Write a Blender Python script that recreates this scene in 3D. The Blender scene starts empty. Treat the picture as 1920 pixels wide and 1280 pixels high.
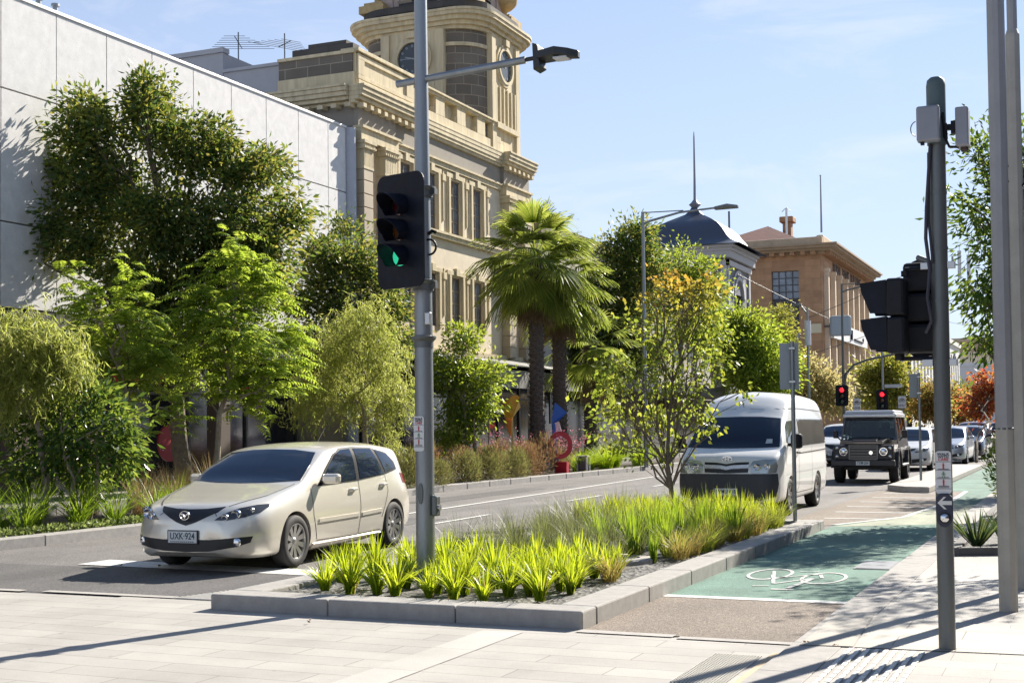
import bpy, bmesh, math, random
import numpy as np
from mathutils import Vector, Matrix
from mathutils.bvhtree import BVHTree

S = bpy.context.scene
R = math.radians
# ------------------------------------------------------------------ camera
cd = bpy.data.cameras.new("camera")
cam = bpy.data.objects.new("camera", cd)
S.collection.objects.link(cam)
S.camera = cam
cd.sensor_width = 36.0
cd.lens = 46.875
cd.shift_y = 0.0443
cd.clip_start = 0.1
cd.clip_end = 3000
YAW, PITCH, ROLL = R(23.34), R(1.7), R(0.65)
_f = Vector((-math.sin(YAW) * math.cos(PITCH), math.cos(YAW) * math.cos(PITCH), math.sin(PITCH)))
_r0 = Vector((math.cos(YAW), math.sin(YAW), 0))
_u0 = _r0.cross(_f)
_r = _r0 * math.cos(ROLL) - _u0 * math.sin(ROLL)
_u = _u0 * math.cos(ROLL) + _r0 * math.sin(ROLL)
_m = Matrix((_r, _u, -_f)).transposed().to_4x4()
_m.translation = (0, 0, 1.66)
cam.matrix_world = _m
# ------------------------------------------------------------------ sky, sun, exposure
SUN_EL, SUN_AZ = R(34), R(18)          # azimuth measured from the street direction (+Y) toward +X
W = bpy.data.worlds.new("World")
S.world = W
W.use_nodes = True
_n = W.node_tree.nodes
_l = W.node_tree.links
_sky = _n.new("ShaderNodeTexSky")
_sky.sky_type = 'NISHITA'
_sky.sun_disc = False
_sky.sun_elevation = SUN_EL
_sky.sun_rotation = SUN_AZ
_sky.air_density = 0.9
_sky.dust_density = 0.0
_sky.ozone_density = 1.6
_bg = _n["Background"]
_bg.inputs["Strength"].default_value = 0.075
# thin pale haze low in the sky, thinning out toward the zenith
_tc = _n.new("ShaderNodeTexCoord"); _sx = _n.new("ShaderNodeSeparateXYZ"); _l.new(_tc.outputs["Generated"], _sx.inputs[0])
_mr = _n.new("ShaderNodeMapRange"); _l.new(_sx.outputs[2], _mr.inputs[0])
_mr.inputs[1].default_value = 0.0; _mr.inputs[2].default_value = 0.65; _mr.inputs[3].default_value = 0.85; _mr.inputs[4].default_value = 0.0
_mx = _n.new("ShaderNodeMix"); _mx.data_type = 'RGBA'; _l.new(_mr.outputs[0], _mx.inputs[0]); _l.new(_sky.outputs[0], _mx.inputs[6])
_mx.inputs[7].default_value = (4.3, 4.75, 6.1, 1)
# faint high cirrus
_mp = _n.new("ShaderNodeMapping"); _mp.inputs["Scale"].default_value = (2.2, 2.2, 9.0); _mp.inputs["Rotation"].default_value = (0.1, 0.2, 0.5); _l.new(_tc.outputs["Generated"], _mp.inputs[0])
_cn = _n.new("ShaderNodeTexNoise"); _cn.inputs["Scale"].default_value = 2.4; _cn.inputs["Detail"].default_value = 8; _cn.inputs["Roughness"].default_value = 0.62; _cn.inputs["Distortion"].default_value = 0.6; _l.new(_mp.outputs[0], _cn.inputs[0])
_cr = _n.new("ShaderNodeMapRange"); _l.new(_cn.outputs[0], _cr.inputs[0]); _cr.inputs[1].default_value = 0.52; _cr.inputs[2].default_value = 0.78; _cr.inputs[3].default_value = 0.0; _cr.inputs[4].default_value = 0.42
_m2 = _n.new("ShaderNodeMix"); _m2.data_type = 'RGBA'; _l.new(_cr.outputs[0], _m2.inputs[0]); _l.new(_mx.outputs[2], _m2.inputs[6]); _m2.inputs[7].default_value = (6.3, 6.4, 6.6, 1)
_l.new(_m2.outputs[2], _bg.inputs[0])
sd = bpy.data.lights.new("sun", 'SUN')
sd.energy = 5.0
sd.angle = R(0.5)
sd.color = (1.0, 0.93, 0.82)
sun = bpy.data.objects.new("sun", sd)
S.collection.objects.link(sun)
_d = Vector((math.sin(SUN_AZ) * math.cos(SUN_EL), math.cos(SUN_AZ) * math.cos(SUN_EL), math.sin(SUN_EL)))
sun.rotation_euler = _d.to_track_quat('Z', 'Y').to_euler()
sun.location = (20, 60, 50)
S.view_settings.view_transform = 'Standard'
S.view_settings.look = 'None'
S.view_settings.gamma = 1.0
S.view_settings.exposure = 1.12
S.render.engine = 'CYCLES'
S.cycles.max_bounces = 6
S.cycles.transparent_max_bounces = 6
S.cycles.caustics_reflective = False
S.cycles.caustics_refractive = False
S.cycles.use_denoising = True

# ------------------------------------------------------------------ materials
MATS = {}
def M(name, col, rough=0.6, metal=0.0, var=0.0, scale=6.0, bump=0.0, bscale=60.0, coat=0.0, emit=None, estr=1.0,
      streak=False, spec=0.5, col2=None):
    """procedural principled surface: tone variation by noise, optional second colour and bump"""
    if name in MATS: return MATS[name]
    m = bpy.data.materials.new(name); m.use_nodes = True
    nt = m.node_tree; N = nt.nodes; L = nt.links
    b = N["Principled BSDF"]
    b.inputs["Base Color"].default_value = (*col, 1)
    b.inputs["Roughness"].default_value = rough
    b.inputs["Metallic"].default_value = metal
    b.inputs["Specular IOR Level"].default_value = spec
    if coat: b.inputs["Coat Weight"].default_value = coat; b.inputs["Coat Roughness"].default_value = 0.04
    if emit:
        b.inputs["Emission Color"].default_value = (*emit, 1); b.inputs["Emission Strength"].default_value = estr
    if var or bump or col2:
        tc = N.new("ShaderNodeTexCoord")
        mp = N.new("ShaderNodeMapping"); L.new(tc.outputs["Object"], mp.inputs[0])
        if streak: mp.inputs["Scale"].default_value = (1, 1, 0.12)
    if var or col2:
        nz = N.new("ShaderNodeTexNoise"); nz.inputs["Scale"].default_value = scale
        nz.inputs["Detail"].default_value = 6; nz.inputs["Roughness"].default_value = 0.65
        L.new(mp.outputs[0], nz.inputs[0])
        cr = N.new("ShaderNodeValToRGB")
        lo = [c * (1 - var) for c in col]; hi = [min(1, c * (1 + var)) for c in (col2 or col)]
        cr.color_ramp.elements[0].color = (*lo, 1); cr.color_ramp.elements[0].position = 0.3
        cr.color_ramp.elements[1].color = (*hi, 1); cr.color_ramp.elements[1].position = 0.7
        L.new(nz.outputs[0], cr.inputs[0]); L.new(cr.outputs[0], b.inputs["Base Color"])
    if bump:
        n2 = N.new("ShaderNodeTexNoise"); n2.inputs["Scale"].default_value = bscale; n2.inputs["Detail"].default_value = 4
        L.new(mp.outputs[0], n2.inputs[0])
        bp = N.new("ShaderNodeBump"); bp.inputs["Strength"].default_value = bump; bp.inputs["Distance"].default_value = 0.02
        L.new(n2.outputs[0], bp.inputs["Height"]); L.new(bp.outputs[0], b.inputs["Normal"])
    MATS[name] = m
    return m

def brickmat(name, c1, c2, mortar, bw, rh, msize=0.006, rough=0.8, plane='xy', var=0.12, bump=0.3, offset=0.5, rot=0.0, grain=0.25, gscale=150, stain=0.0):
    """blocks / pavers: Brick texture in object space on the given plane plus grain"""
    if name in MATS: return MATS[name]
    m = bpy.data.materials.new(name); m.use_nodes = True
    nt = m.node_tree; N = nt.nodes; L = nt.links; b = N["Principled BSDF"]
    b.inputs["Roughness"].default_value = rough
    tc = N.new("ShaderNodeTexCoord"); mp = N.new("ShaderNodeMapping")
    mp.vector_type = 'POINT'
    if plane == 'xz': mp.inputs["Rotation"].default_value = (R(-90), 0, 0)
    if plane == 'yz': mp.inputs["Rotation"].default_value = (R(-90), 0, R(-90))
    if plane == 'xy': mp.inputs["Rotation"].default_value = (0, 0, rot)
    src = tc.outputs["Object"]
    if plane == 'wall':
        sx = N.new("ShaderNodeSeparateXYZ"); L.new(src, sx.inputs[0])
        ad = N.new("ShaderNodeMath"); ad.operation = 'ADD'; L.new(sx.outputs[0], ad.inputs[0]); L.new(sx.outputs[1], ad.inputs[1])
        cb = N.new("ShaderNodeCombineXYZ"); L.new(ad.outputs[0], cb.inputs[0]); L.new(sx.outputs[2], cb.inputs[1])
        src = cb.outputs[0]
    L.new(src, mp.inputs[0])
    br = N.new("ShaderNodeTexBrick"); L.new(mp.outputs[0], br.inputs["Vector"])
    br.offset = offset
    br.inputs["Scale"].default_value = 1.0
    br.inputs["Brick Width"].default_value = bw; br.inputs["Row Height"].default_value = rh
    br.inputs["Mortar Size"].default_value = msize; br.inputs["Mortar Smooth"].default_value = 0.1
    br.inputs["Bias"].default_value = 0.0
    br.inputs["Color1"].default_value = (*c1, 1); br.inputs["Color2"].default_value = (*c2, 1); br.inputs["Mortar"].default_value = (*mortar, 1)
    nz = N.new("ShaderNodeTexNoise"); nz.inputs["Scale"].default_value = 1.3; nz.inputs["Detail"].default_value = 8; L.new(tc.outputs["Object"], nz.inputs[0])
    n2 = N.new("ShaderNodeTexNoise"); n2.inputs["Scale"].default_value = gscale; n2.inputs["Detail"].default_value = 2; L.new(tc.outputs["Object"], n2.inputs[0])
    mr = N.new("ShaderNodeMapRange"); mr.inputs[1].default_value = 0.25; mr.inputs[2].default_value = 0.75
    mr.inputs[3].default_value = 1 - var; mr.inputs[4].default_value = 1 + var; L.new(nz.outputs[0], mr.inputs[0])
    m2 = N.new("ShaderNodeMapRange"); m2.inputs[1].default_value = 0.3; m2.inputs[2].default_value = 0.7
    m2.inputs[3].default_value = 1 - grain; m2.inputs[4].default_value = 1 + grain; L.new(n2.outputs[0], m2.inputs[0])
    mu = N.new("ShaderNodeMath"); mu.operation = 'MULTIPLY'; L.new(mr.outputs[0], mu.inputs[0]); L.new(m2.outputs[0], mu.inputs[1])
    if stain:
        n3 = N.new("ShaderNodeTexNoise"); n3.inputs["Scale"].default_value = .55; n3.inputs["Detail"].default_value = 9; n3.inputs["Roughness"].default_value = .72; L.new(tc.outputs["Object"], n3.inputs[0])
        m3 = N.new("ShaderNodeMapRange"); m3.inputs[1].default_value = .42; m3.inputs[2].default_value = .62; m3.inputs[3].default_value = 1; m3.inputs[4].default_value = 1 - stain; L.new(n3.outputs[0], m3.inputs[0])
        v3 = N.new("ShaderNodeTexVoronoi"); v3.inputs["Scale"].default_value = 2.6; L.new(tc.outputs["Object"], v3.inputs["Vector"])
        g3 = N.new("ShaderNodeMath"); g3.operation = 'LESS_THAN'; L.new(v3.outputs["Distance"], g3.inputs[0]); g3.inputs[1].default_value = .055
        s3 = N.new("ShaderNodeMath"); s3.operation = 'MULTIPLY_ADD'; L.new(g3.outputs[0], s3.inputs[0]); s3.inputs[1].default_value = -.22; L.new(m3.outputs[0], s3.inputs[2])
        k3 = N.new("ShaderNodeMath"); k3.operation = 'MULTIPLY'; L.new(mu.outputs[0], k3.inputs[0]); L.new(s3.outputs[0], k3.inputs[1]); mu = k3
    mx = N.new("ShaderNodeVectorMath"); mx.operation = 'SCALE'; L.new(br.outputs[0], mx.inputs[0]); L.new(mu.outputs[0], mx.inputs["Scale"])
    L.new(mx.outputs[0], b.inputs["Base Color"])
    if bump:
        bp = N.new("ShaderNodeBump"); bp.inputs["Strength"].default_value = bump; bp.inputs["Distance"].default_value = 0.01
        iv = N.new("ShaderNodeMath"); iv.operation = 'SUBTRACT'; iv.inputs[0].default_value = 1; L.new(br.outputs["Fac"], iv.inputs[1])
        L.new(iv.outputs[0], bp.inputs["Height"]); L.new(bp.outputs[0], b.inputs["Normal"])
    MATS[name] = m
    return m

def speckle(name, cols, scale=140, rough=0.85, big=0.15, bump=0.4, bigscale=0.7, wear=.14):
    """asphalt / gravel: voronoi aggregate with several tones, broad wear"""
    if name in MATS: return MATS[name]
    m = bpy.data.materials.new(name); m.use_nodes = True
    nt = m.node_tree; N = nt.nodes; L = nt.links; b = N["Principled BSDF"]; b.inputs["Roughness"].default_value = rough
    tc = N.new("ShaderNodeTexCoord")
    vo = N.new("ShaderNodeTexVoronoi"); vo.inputs["Scale"].default_value = scale; L.new(tc.outputs["Object"], vo.inputs["Vector"])
    cr = N.new("ShaderNodeValToRGB"); sp = N.new("ShaderNodeSeparateColor"); L.new(vo.outputs["Color"], sp.inputs[0]); L.new(sp.outputs[0], cr.inputs[0])
    el = cr.color_ramp.elements
    while len(el) < len(cols): el.new(0.5)
    for i, c in enumerate(cols): el[i].position = i / (len(cols) - 1); el[i].color = (*c, 1)
    nz = N.new("ShaderNodeTexNoise"); nz.inputs["Scale"].default_value = bigscale; nz.inputs["Detail"].default_value = 7; L.new(tc.outputs["Object"], nz.inputs[0])
    mr = N.new("ShaderNodeMapRange"); mr.inputs[1].default_value = 0.3; mr.inputs[2].default_value = 0.7; mr.inputs[3].default_value = 1 - big; mr.inputs[4].default_value = 1 + big
    L.new(nz.outputs[0], mr.inputs[0])
    mx = N.new("ShaderNodeVectorMath"); mx.operation = 'SCALE'; L.new(cr.outputs[0], mx.inputs[0]); L.new(mr.outputs[0], mx.inputs["Scale"])
    # tyre wear along the street, oil and rain stains
    mp = N.new("ShaderNodeMapping"); mp.inputs["Scale"].default_value = (1.7, .05, 1); L.new(tc.outputs["Object"], mp.inputs[0])
    n4 = N.new("ShaderNodeTexNoise"); n4.inputs["Scale"].default_value = 1.0; n4.inputs["Detail"].default_value = 5; L.new(mp.outputs[0], n4.inputs[0])
    m4 = N.new("ShaderNodeMapRange"); m4.inputs[1].default_value = .35; m4.inputs[2].default_value = .65; m4.inputs[3].default_value = 1 - wear; m4.inputs[4].default_value = 1 + wear*.7; L.new(n4.outputs[0], m4.inputs[0])
    m5 = N.new("ShaderNodeVectorMath"); m5.operation = 'SCALE'; L.new(mx.outputs[0], m5.inputs[0]); L.new(m4.outputs[0], m5.inputs["Scale"])
    L.new(m5.outputs[0], b.inputs["Base Color"])
    bp = N.new("ShaderNodeBump"); bp.inputs["Strength"].default_value = bump; bp.inputs["Distance"].default_value = 0.008
    L.new(vo.outputs["Distance"], bp.inputs["Height"]); L.new(bp.outputs[0], b.inputs["Normal"])
    MATS[name] = m
    return m

def leafmat(name, cols, tcols=None, trans=0.5, rough=0.45, gloss=0.12, zramp=None):
    """foliage: a tone per leaf, light passing through the blade; zramp=(z0,z1,colours) blends in autumn tints with height"""
    if name in MATS: return MATS[name]
    m = bpy.data.materials.new(name); m.use_nodes = True
    nt = m.node_tree; N = nt.nodes; L = nt.links; N.remove(N["Principled BSDF"])
    out = N["Material Output"]
    geo = N.new("ShaderNodeNewGeometry")
    def ramp(cs, src):
        cr = N.new("ShaderNodeValToRGB"); el = cr.color_ramp.elements
        while len(el) < len(cs): el.new(0.5)
        for i, c in enumerate(cs): el[i].position = c[3] if len(c) > 3 else i / (len(cs) - 1); el[i].color = (*c[:3], 1)
        L.new(src, cr.inputs[0]); return cr.outputs[0]
    rnd = geo.outputs["Random Per Island"]
    if tcols is None: tcols = [tuple(min(1, c * 2.4) for c in k[:3]) for k in cols]
    c1 = ramp(cols, rnd); c2 = ramp(tcols, rnd)
    if zramp:
        z0, z1, zc, ztc = zramp
        tc = N.new("ShaderNodeTexCoord"); sx = N.new("ShaderNodeSeparateXYZ"); L.new(tc.outputs["Object"], sx.inputs[0])
        nz = N.new("ShaderNodeTexNoise"); nz.inputs["Scale"].default_value = 1.1; L.new(tc.outputs["Object"], nz.inputs[0])
        ad = N.new("ShaderNodeMath"); ad.operation = 'MULTIPLY_ADD'; L.new(nz.outputs[0], ad.inputs[0]); ad.inputs[1].default_value = (z1 - z0) * 1.6; L.new(sx.outputs[2], ad.inputs[2])
        mr = N.new("ShaderNodeMapRange"); L.new(ad.outputs[0], mr.inputs[0]); mr.inputs[1].default_value = z0 + (z1 - z0) * .8; mr.inputs[2].default_value = z1 + (z1 - z0) * .8
        a1 = ramp(zc, rnd); a2 = ramp(ztc, rnd)
        def mix(a, b):
            mx = N.new("ShaderNodeMix"); mx.data_type = 'RGBA'; L.new(mr.outputs[0], mx.inputs[0]); L.new(a, mx.inputs[6]); L.new(b, mx.inputs[7]); return mx.outputs[2]
        c1, c2 = mix(c1, a1), mix(c2, a2)
    d = N.new("ShaderNodeBsdfDiffuse"); L.new(c1, d.inputs[0])
    t = N.new("ShaderNodeBsdfTranslucent"); L.new(c2, t.inputs[0])
    g = N.new("ShaderNodeBsdfGlossy"); g.inputs["Roughness"].default_value = rough; g.inputs[0].default_value = (1, 1, 1, 1)
    a = N.new("ShaderNodeMixShader"); a.inputs[0].default_value = trans; L.new(d.outputs[0], a.inputs[1]); L.new(t.outputs[0], a.inputs[2])
    fr = N.new("ShaderNodeFresnel"); fr.inputs[0].default_value = 1.35
    mm = N.new("ShaderNodeMath"); mm.operation = 'MULTIPLY'; L.new(fr.outputs[0], mm.inputs[0]); mm.inputs[1].default_value = gloss * .55
    e = N.new("ShaderNodeMixShader"); L.new(mm.outputs[0], e.inputs[0]); L.new(a.outputs[0], e.inputs[1]); L.new(g.outputs[0], e.inputs[2])
    L.new(e.outputs[0], out.inputs[0])
    MATS[name] = m
    return m

# ------------------------------------------------------------------ scene helpers
COL = S.collection
def root_of(o):
    while o.parent: o = o.parent
    return o
def tag(o, label=None, cat=None, group=None, kind=None):
    if label: o["label"] = label
    if cat: o["category"] = cat
    if group: o["group"] = group
    if kind: o["kind"] = kind
    return o
def thing(name, label, cat, loc=(0, 0, 0), group=None, rz=0.0):
    o = bpy.data.objects.new(name, None); COL.objects.link(o)
    o.location = loc; o.rotation_euler = (0, 0, rz); o.empty_display_size = 0.2
    return tag(o, label, cat, group)
def dup(root, loc=None, rz=None, label=None, scale=None, group=None):
    r = root.copy(); COL.objects.link(r)
    if loc is not None: r.location = loc
    if rz is not None: r.rotation_euler = (0, 0, rz)
    if scale is not None: r.scale = (scale,) * 3 if not hasattr(scale, '__len__') else scale
    if label: r["label"] = label
    if group: r["group"] = group
    for ch in list(root.children):
        c = ch.copy(); COL.objects.link(c); c.parent = r
        for g in list(ch.children):
            d = g.copy(); COL.objects.link(d); d.parent = c
    return r
def link_mesh(name, me, parent=None, base=None):
    o = bpy.data.objects.new(name, me); COL.objects.link(o)
    if parent is not None: o.parent = parent
    elif base is not None: o.location = base
    return o

class MB:
    """collects boxes, tubes, lathes and polygons; build() links them as ONE mesh object.
    Coordinates are world coordinates; they are shifted to the thing's base."""
    def __init__(s): s.v = []; s.f = []; s.m = []
    def add(s, vs, fs, mi=0):
        o = len(s.v); s.v += [tuple(map(float, v)) for v in vs]
        s.f += [tuple(int(i) + o for i in f) for f in fs]; s.m += [mi] * len(fs); return s
    def box(s, x0, y0, z0, x1, y1, z1, mi=0):
        x0, x1 = min(x0, x1), max(x0, x1); y0, y1 = min(y0, y1), max(y0, y1); z0, z1 = min(z0, z1), max(z0, z1)
        return s.add([(x0,y0,z0),(x1,y0,z0),(x1,y1,z0),(x0,y1,z0),(x0,y0,z1),(x1,y0,z1),(x1,y1,z1),(x0,y1,z1)],
                     [(0,3,2,1),(4,5,6,7),(0,1,5,4),(1,2,6,5),(2,3,7,6),(3,0,4,7)], mi)
    def obox(s, c, ax, ay, az, mi=0):
        """box from centre and three half-axis vectors"""
        c, ax, ay, az = Vector(c), Vector(ax), Vector(ay), Vector(az)
        vs = [c + ax*i + ay*j + az*k for k in (-1,1) for j in (-1,1) for i in (-1,1)]
        return s.add(vs, [(0,2,3,1),(4,5,7,6),(0,1,5,4),(1,3,7,5),(3,2,6,7),(2,0,4,6)], mi)
    def tube(s, pts, rad, n=8, mi=0, cap=True):
        pts = [Vector(p) for p in pts]; k = len(pts)
        rad = rad if hasattr(rad, '__len__') else [rad] * k
        o = len(s.v); ref = None
        for i, p in enumerate(pts):
            t = (pts[min(i+1,k-1)] - pts[max(i-1,0)]).normalized()
            if ref is None: ref = Vector((1,0,0)) if abs(t.x) < .8 else Vector((0,1,0))
            a = (ref - t*ref.dot(t)).normalized(); b = t.cross(a); ref = a
            for j in range(n):
                th = 2*math.pi*j/n; q = p + (a*math.cos(th) + b*math.sin(th))*rad[i]; s.v.append(tuple(q))
        for i in range(k-1):
            for j in range(n):
                s.f.append((o+i*n+j, o+i*n+(j+1)%n, o+(i+1)*n+(j+1)%n, o+(i+1)*n+j)); s.m.append(mi)
        if cap:
            s.f.append(tuple(o+j for j in range(n))[::-1]); s.m.append(mi)
            s.f.append(tuple(o+(k-1)*n+j for j in range(n))); s.m.append(mi)
        return s
    def lathe(s, prof, c=(0,0,0), n=24, mi=0, axis='z', cap=True):
        o = len(s.v); k = len(prof); c = Vector(c)
        for r, h in prof:
            for j in range(n):
                th = 2*math.pi*(j+.5)/n; a, b = r*math.cos(th), r*math.sin(th)
                q = {'z': (a,b,h), 'x': (h,a,b), 'y': (b,h,a)}[axis]; s.v.append(tuple(c + Vector(q)))
        for i in range(k-1):
            for j in range(n):
                s.f.append((o+i*n+j, o+i*n+(j+1)%n, o+(i+1)*n+(j+1)%n, o+(i+1)*n+j)); s.m.append(mi)
        if cap:
            s.f.append(tuple(o+j for j in range(n))[::-1]); s.m.append(mi)
            s.f.append(tuple(o+(k-1)*n+j for j in range(n))); s.m.append(mi)
        return s
    def ext(s, poly, vec, mi=0):
        """planar polygon (3d points) extruded along vec"""
        vec = Vector(vec); n = len(poly); a = [Vector(p) for p in poly]; b = [p + vec for p in a]
        return s.add(a + b, [tuple(range(n))[::-1], tuple(range(n, 2*n))] + [(i, (i+1)%n, n+(i+1)%n, n+i) for i in range(n)], mi)
    def build(s, name, mats, parent=None, smooth=False, bevel=0, base=None, angle=40, label=None):
        me = bpy.data.meshes.new(name)
        if parent is not None:
            off = Vector(root_of(parent).location)
        else: off = Vector(base) if base is not None else Vector((0,0,0))
        me.from_pydata([tuple(Vector(v) - off) for v in s.v], [], s.f)
        mats = mats if isinstance(mats, (list, tuple)) else [mats]
        for m in mats: me.materials.append(m)
        if len(mats) > 1: me.polygons.foreach_set("material_index", s.m)
        bm = bmesh.new(); bm.from_mesh(me); bmesh.ops.recalc_face_normals(bm, faces=bm.faces); bm.to_mesh(me); bm.free()
        if smooth:
            me.polygons.foreach_set("use_smooth", [True]*len(me.polygons))
            try: me.set_sharp_from_angle(angle=R(angle))
            except Exception: pass
        me.update()
        o = link_mesh(name, me, parent, base if parent is None else None)
        if bevel:
            b = o.modifiers.new("bevel", 'BEVEL'); b.width = bevel; b.segments = 2; b.limit_method = 'ANGLE'; b.angle_limit = R(40)
        if label: o["label"] = label
        return o

def text_mesh(body, size, mat, name, parent, loc, rot, extrude=0.01, align='CENTER', sx=1.0, bold=0.0):
    """lettering turned into a mesh; loc in world, rot euler, parent root unrotated unless loc is local"""
    c = bpy.data.curves.new(name, 'FONT'); c.body = body; c.size = size; c.extrude = extrude
    c.align_x = align; c.align_y = 'CENTER'; c.offset = bold
    t = bpy.data.objects.new("tmp_text", c); COL.objects.link(t)
    dg = bpy.context.evaluated_depsgraph_get()
    me = bpy.data.meshes.new_from_object(t.evaluated_get(dg))
    bpy.data.objects.remove(t); bpy.data.curves.remove(c)
    off = Vector(root_of(parent).location) if parent else Vector((0,0,0))
    mtx = Matrix.Translation(Vector(loc) - off) @ Matrix(rot).to_4x4() @ Matrix.Diagonal((sx, 1, 1, 1))
    me.transform(mtx)
    me.materials.clear(); me.materials.append(mat)
    return link_mesh(name, me, parent)
ROT_PX = ((0,0,1),(1,0,0),(0,1,0))     # text on a wall facing +X, reading toward +Y
ROT_NY = ((1,0,0),(0,0,-1),(0,1,0))    # text on a wall facing -Y, reading toward +X

def wall_holes(mb, origin, u, nrm, w, h, holes, depth, mi=0, mi_rev=None):
    """wall sheet of w x h starting at origin along unit u (and up), openings cut out with reveals going in by depth"""
    o, u, n = Vector(origin), Vector(u), Vector(nrm); z = Vector((0,0,1))
    us = sorted({0.0, w, *[a for q in holes for a in (q[0], q[2])]}); zs = sorted({0.0, h, *[a for q in holes for a in (q[1], q[3])]})
    for i in range(len(us)-1):
        for j in range(len(zs)-1):
            cu, cz = (us[i]+us[i+1])/2, (zs[j]+zs[j+1])/2
            if any(a < cu < c and b < cz < d for a, b, c, d in holes): continue
            p = [o+u*us[i]+z*zs[j], o+u*us[i+1]+z*zs[j], o+u*us[i+1]+z*zs[j+1], o+u*us[i]+z*zs[j+1]]
            mb.add(p, [(0,1,2,3)], mi)
    for a, b, c, d in holes:
        q = [o+u*a+z*b, o+u*c+z*b, o+u*c+z*d, o+u*a+z*d]; k = [p - n*depth for p in q]
        for i in range(4): mb.add([q[i], q[(i+1)%4], k[(i+1)%4], k[i]], [(0,1,2,3)], mi if mi_rev is None else mi_rev)

def clearglass(name, tint, amount=.75):
    """see-through pane: tinted transparency with a sharp surface reflection"""
    m = bpy.data.materials.new(name); m.use_nodes = True; nt = m.node_tree; N = nt.nodes; L = nt.links; N.remove(N["Principled BSDF"])
    t = N.new("ShaderNodeBsdfTransparent"); t.inputs[0].default_value = (*tint, 1)
    g = N.new("ShaderNodeBsdfGlossy"); g.inputs["Roughness"].default_value = .02
    f = N.new("ShaderNodeFresnel"); f.inputs[0].default_value = 1.5
    x = N.new("ShaderNodeMixShader"); L.new(f.outputs[0], x.inputs[0]); L.new(t.outputs[0], x.inputs[1]); L.new(g.outputs[0], x.inputs[2]); L.new(x.outputs[0], N["Material Output"].inputs[0])
    return m
# common materials
ASPH = speckle("asphalt", [(.07,.066,.068),(.125,.118,.116),(.18,.168,.16),(.27,.25,.235)], scale=110, big=.16)
ASPH_R = speckle("asphalt_brown", [(.075,.058,.046),(.15,.12,.095),(.21,.17,.135),(.30,.25,.2)], scale=110, big=.14)
PAVE = brickmat("pale_pavers", (.415,.395,.36), (.36,.342,.315), (.22,.205,.185), 1.2, .30, msize=.005, var=.09, grain=.15, bump=.25, stain=.16)
PAVE2 = brickmat("footpath_pavers", (.40,.382,.355), (.355,.338,.315), (.24,.225,.205), .6, .30, msize=.004, var=.09, grain=.15, bump=.25, stain=.14)
KERB = M("kerb_concrete", (.335,.32,.30), .85, var=.14, scale=9, bump=.25, bscale=120)
CONC = M("concrete", (.38,.36,.335), .85, var=.14, scale=7, bump=.2, bscale=110)
GREEN = speckle("green_surface", [(.06,.125,.098),(.085,.175,.135),(.115,.215,.17),(.19,.31,.25)], scale=150, big=.22, bigscale=1.1, wear=.2)
WHITE = M("white_marking", (.60,.595,.57), .8, var=.28, scale=22, bump=.3)
SOIL = speckle("gravel_mulch", [(.03,.028,.026),(.09,.085,.08),(.16,.155,.145),(.28,.27,.25)], scale=30, big=.2, bump=1.0)
GALV = M("galvanised_steel", (.27,.29,.305), .42, .7, var=.16, scale=5, bump=.06, bscale=90, streak=True)
GALVD = M("weathered_steel", (.13,.14,.142), .45, .5, var=.2, scale=6, bump=.08, bscale=90, streak=True)
GREYP = M("grey_painted_pole", (.30,.30,.31), .5, .2, var=.08, scale=4)
BLACK = M("black_plastic", (.008,.009,.013), .5, var=.3, scale=12, spec=.25)
RUBBER = M("rubber", (.022,.021,.02), .75, var=.25, scale=20)
CHROME = M("chrome", (.75,.76,.78), .12, 1.0)
ALLOY = M("alloy", (.55,.54,.52), .3, .9)
GLASS = M("dark_glass", (.010,.017,.036), .04, .0, spec=.55)
SHOPG = M("shop_glass", (.02,.022,.026), .08, spec=.8)
WINPANE = M("window_pane", (.13,.155,.19), .12, spec=.9, var=.6, scale=1.1)
STEEL = M("bare_steel", (.48,.48,.48), .35, .9)
BARK = M("bark", (.16,.125,.09), .9, var=.35, scale=14, bump=.8, bscale=40)
BARKP = M("pale_bark", (.30,.25,.19), .9, var=.3, scale=12, bump=.6, bscale=50)
PALMBARK = M("palm_bark", (.10,.08,.065), .95, var=.4, scale=18, bump=1.0, bscale=30)
# ------------------------------------------------------------------ ground, road, paving
def sheet(name, pts, z, mat, kind='structure', thick=0.0):
    mb = MB()
    if thick: mb.ext([(x, y, z - thick) for x, y in pts], (0, 0, thick))
    else: mb.add([(x, y, z) for x, y in pts], [tuple(range(len(pts)))])
    o = mb.build(name, mat); o["kind"] = kind; return o
def rects(name, rs, z, mat, kind='structure'):
    mb = MB()
    for x0, y0, x1, y1 in rs: mb.add([(x0,y0,z),(x1,y0,z),(x1,y1,z),(x0,y1,z)], [(0,1,2,3)])
    o = mb.build(name, mat); o["kind"] = kind; return o

GROUNDM = M("bare_ground", (.24,.22,.19), .95, var=.15, scale=.3)
sheet("ground", [(-900,-60),(900,-60),(900,1500),(-900,1500)], -.05, GROUNDM)
sheet("road", [(-15.6,10.3),(-2.0,9.95),(-2.0,420),(-15.6,420)], 0, ASPH)
sheet("cross_street", [(-120,74),(90,74),(90,94),(-120,94)], .004, ASPH)
sheet("pavement_crossing", [(-40,-8),(-2.05,-8),(-2.05,10.02),(-3.3,10.06),(-3.32,10.2),(-7.4,10.42),(-7.4,10.72),(-8.9,10.74),(-8.9,10.66),(-40,10.3)], .008, PAVE)
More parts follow.
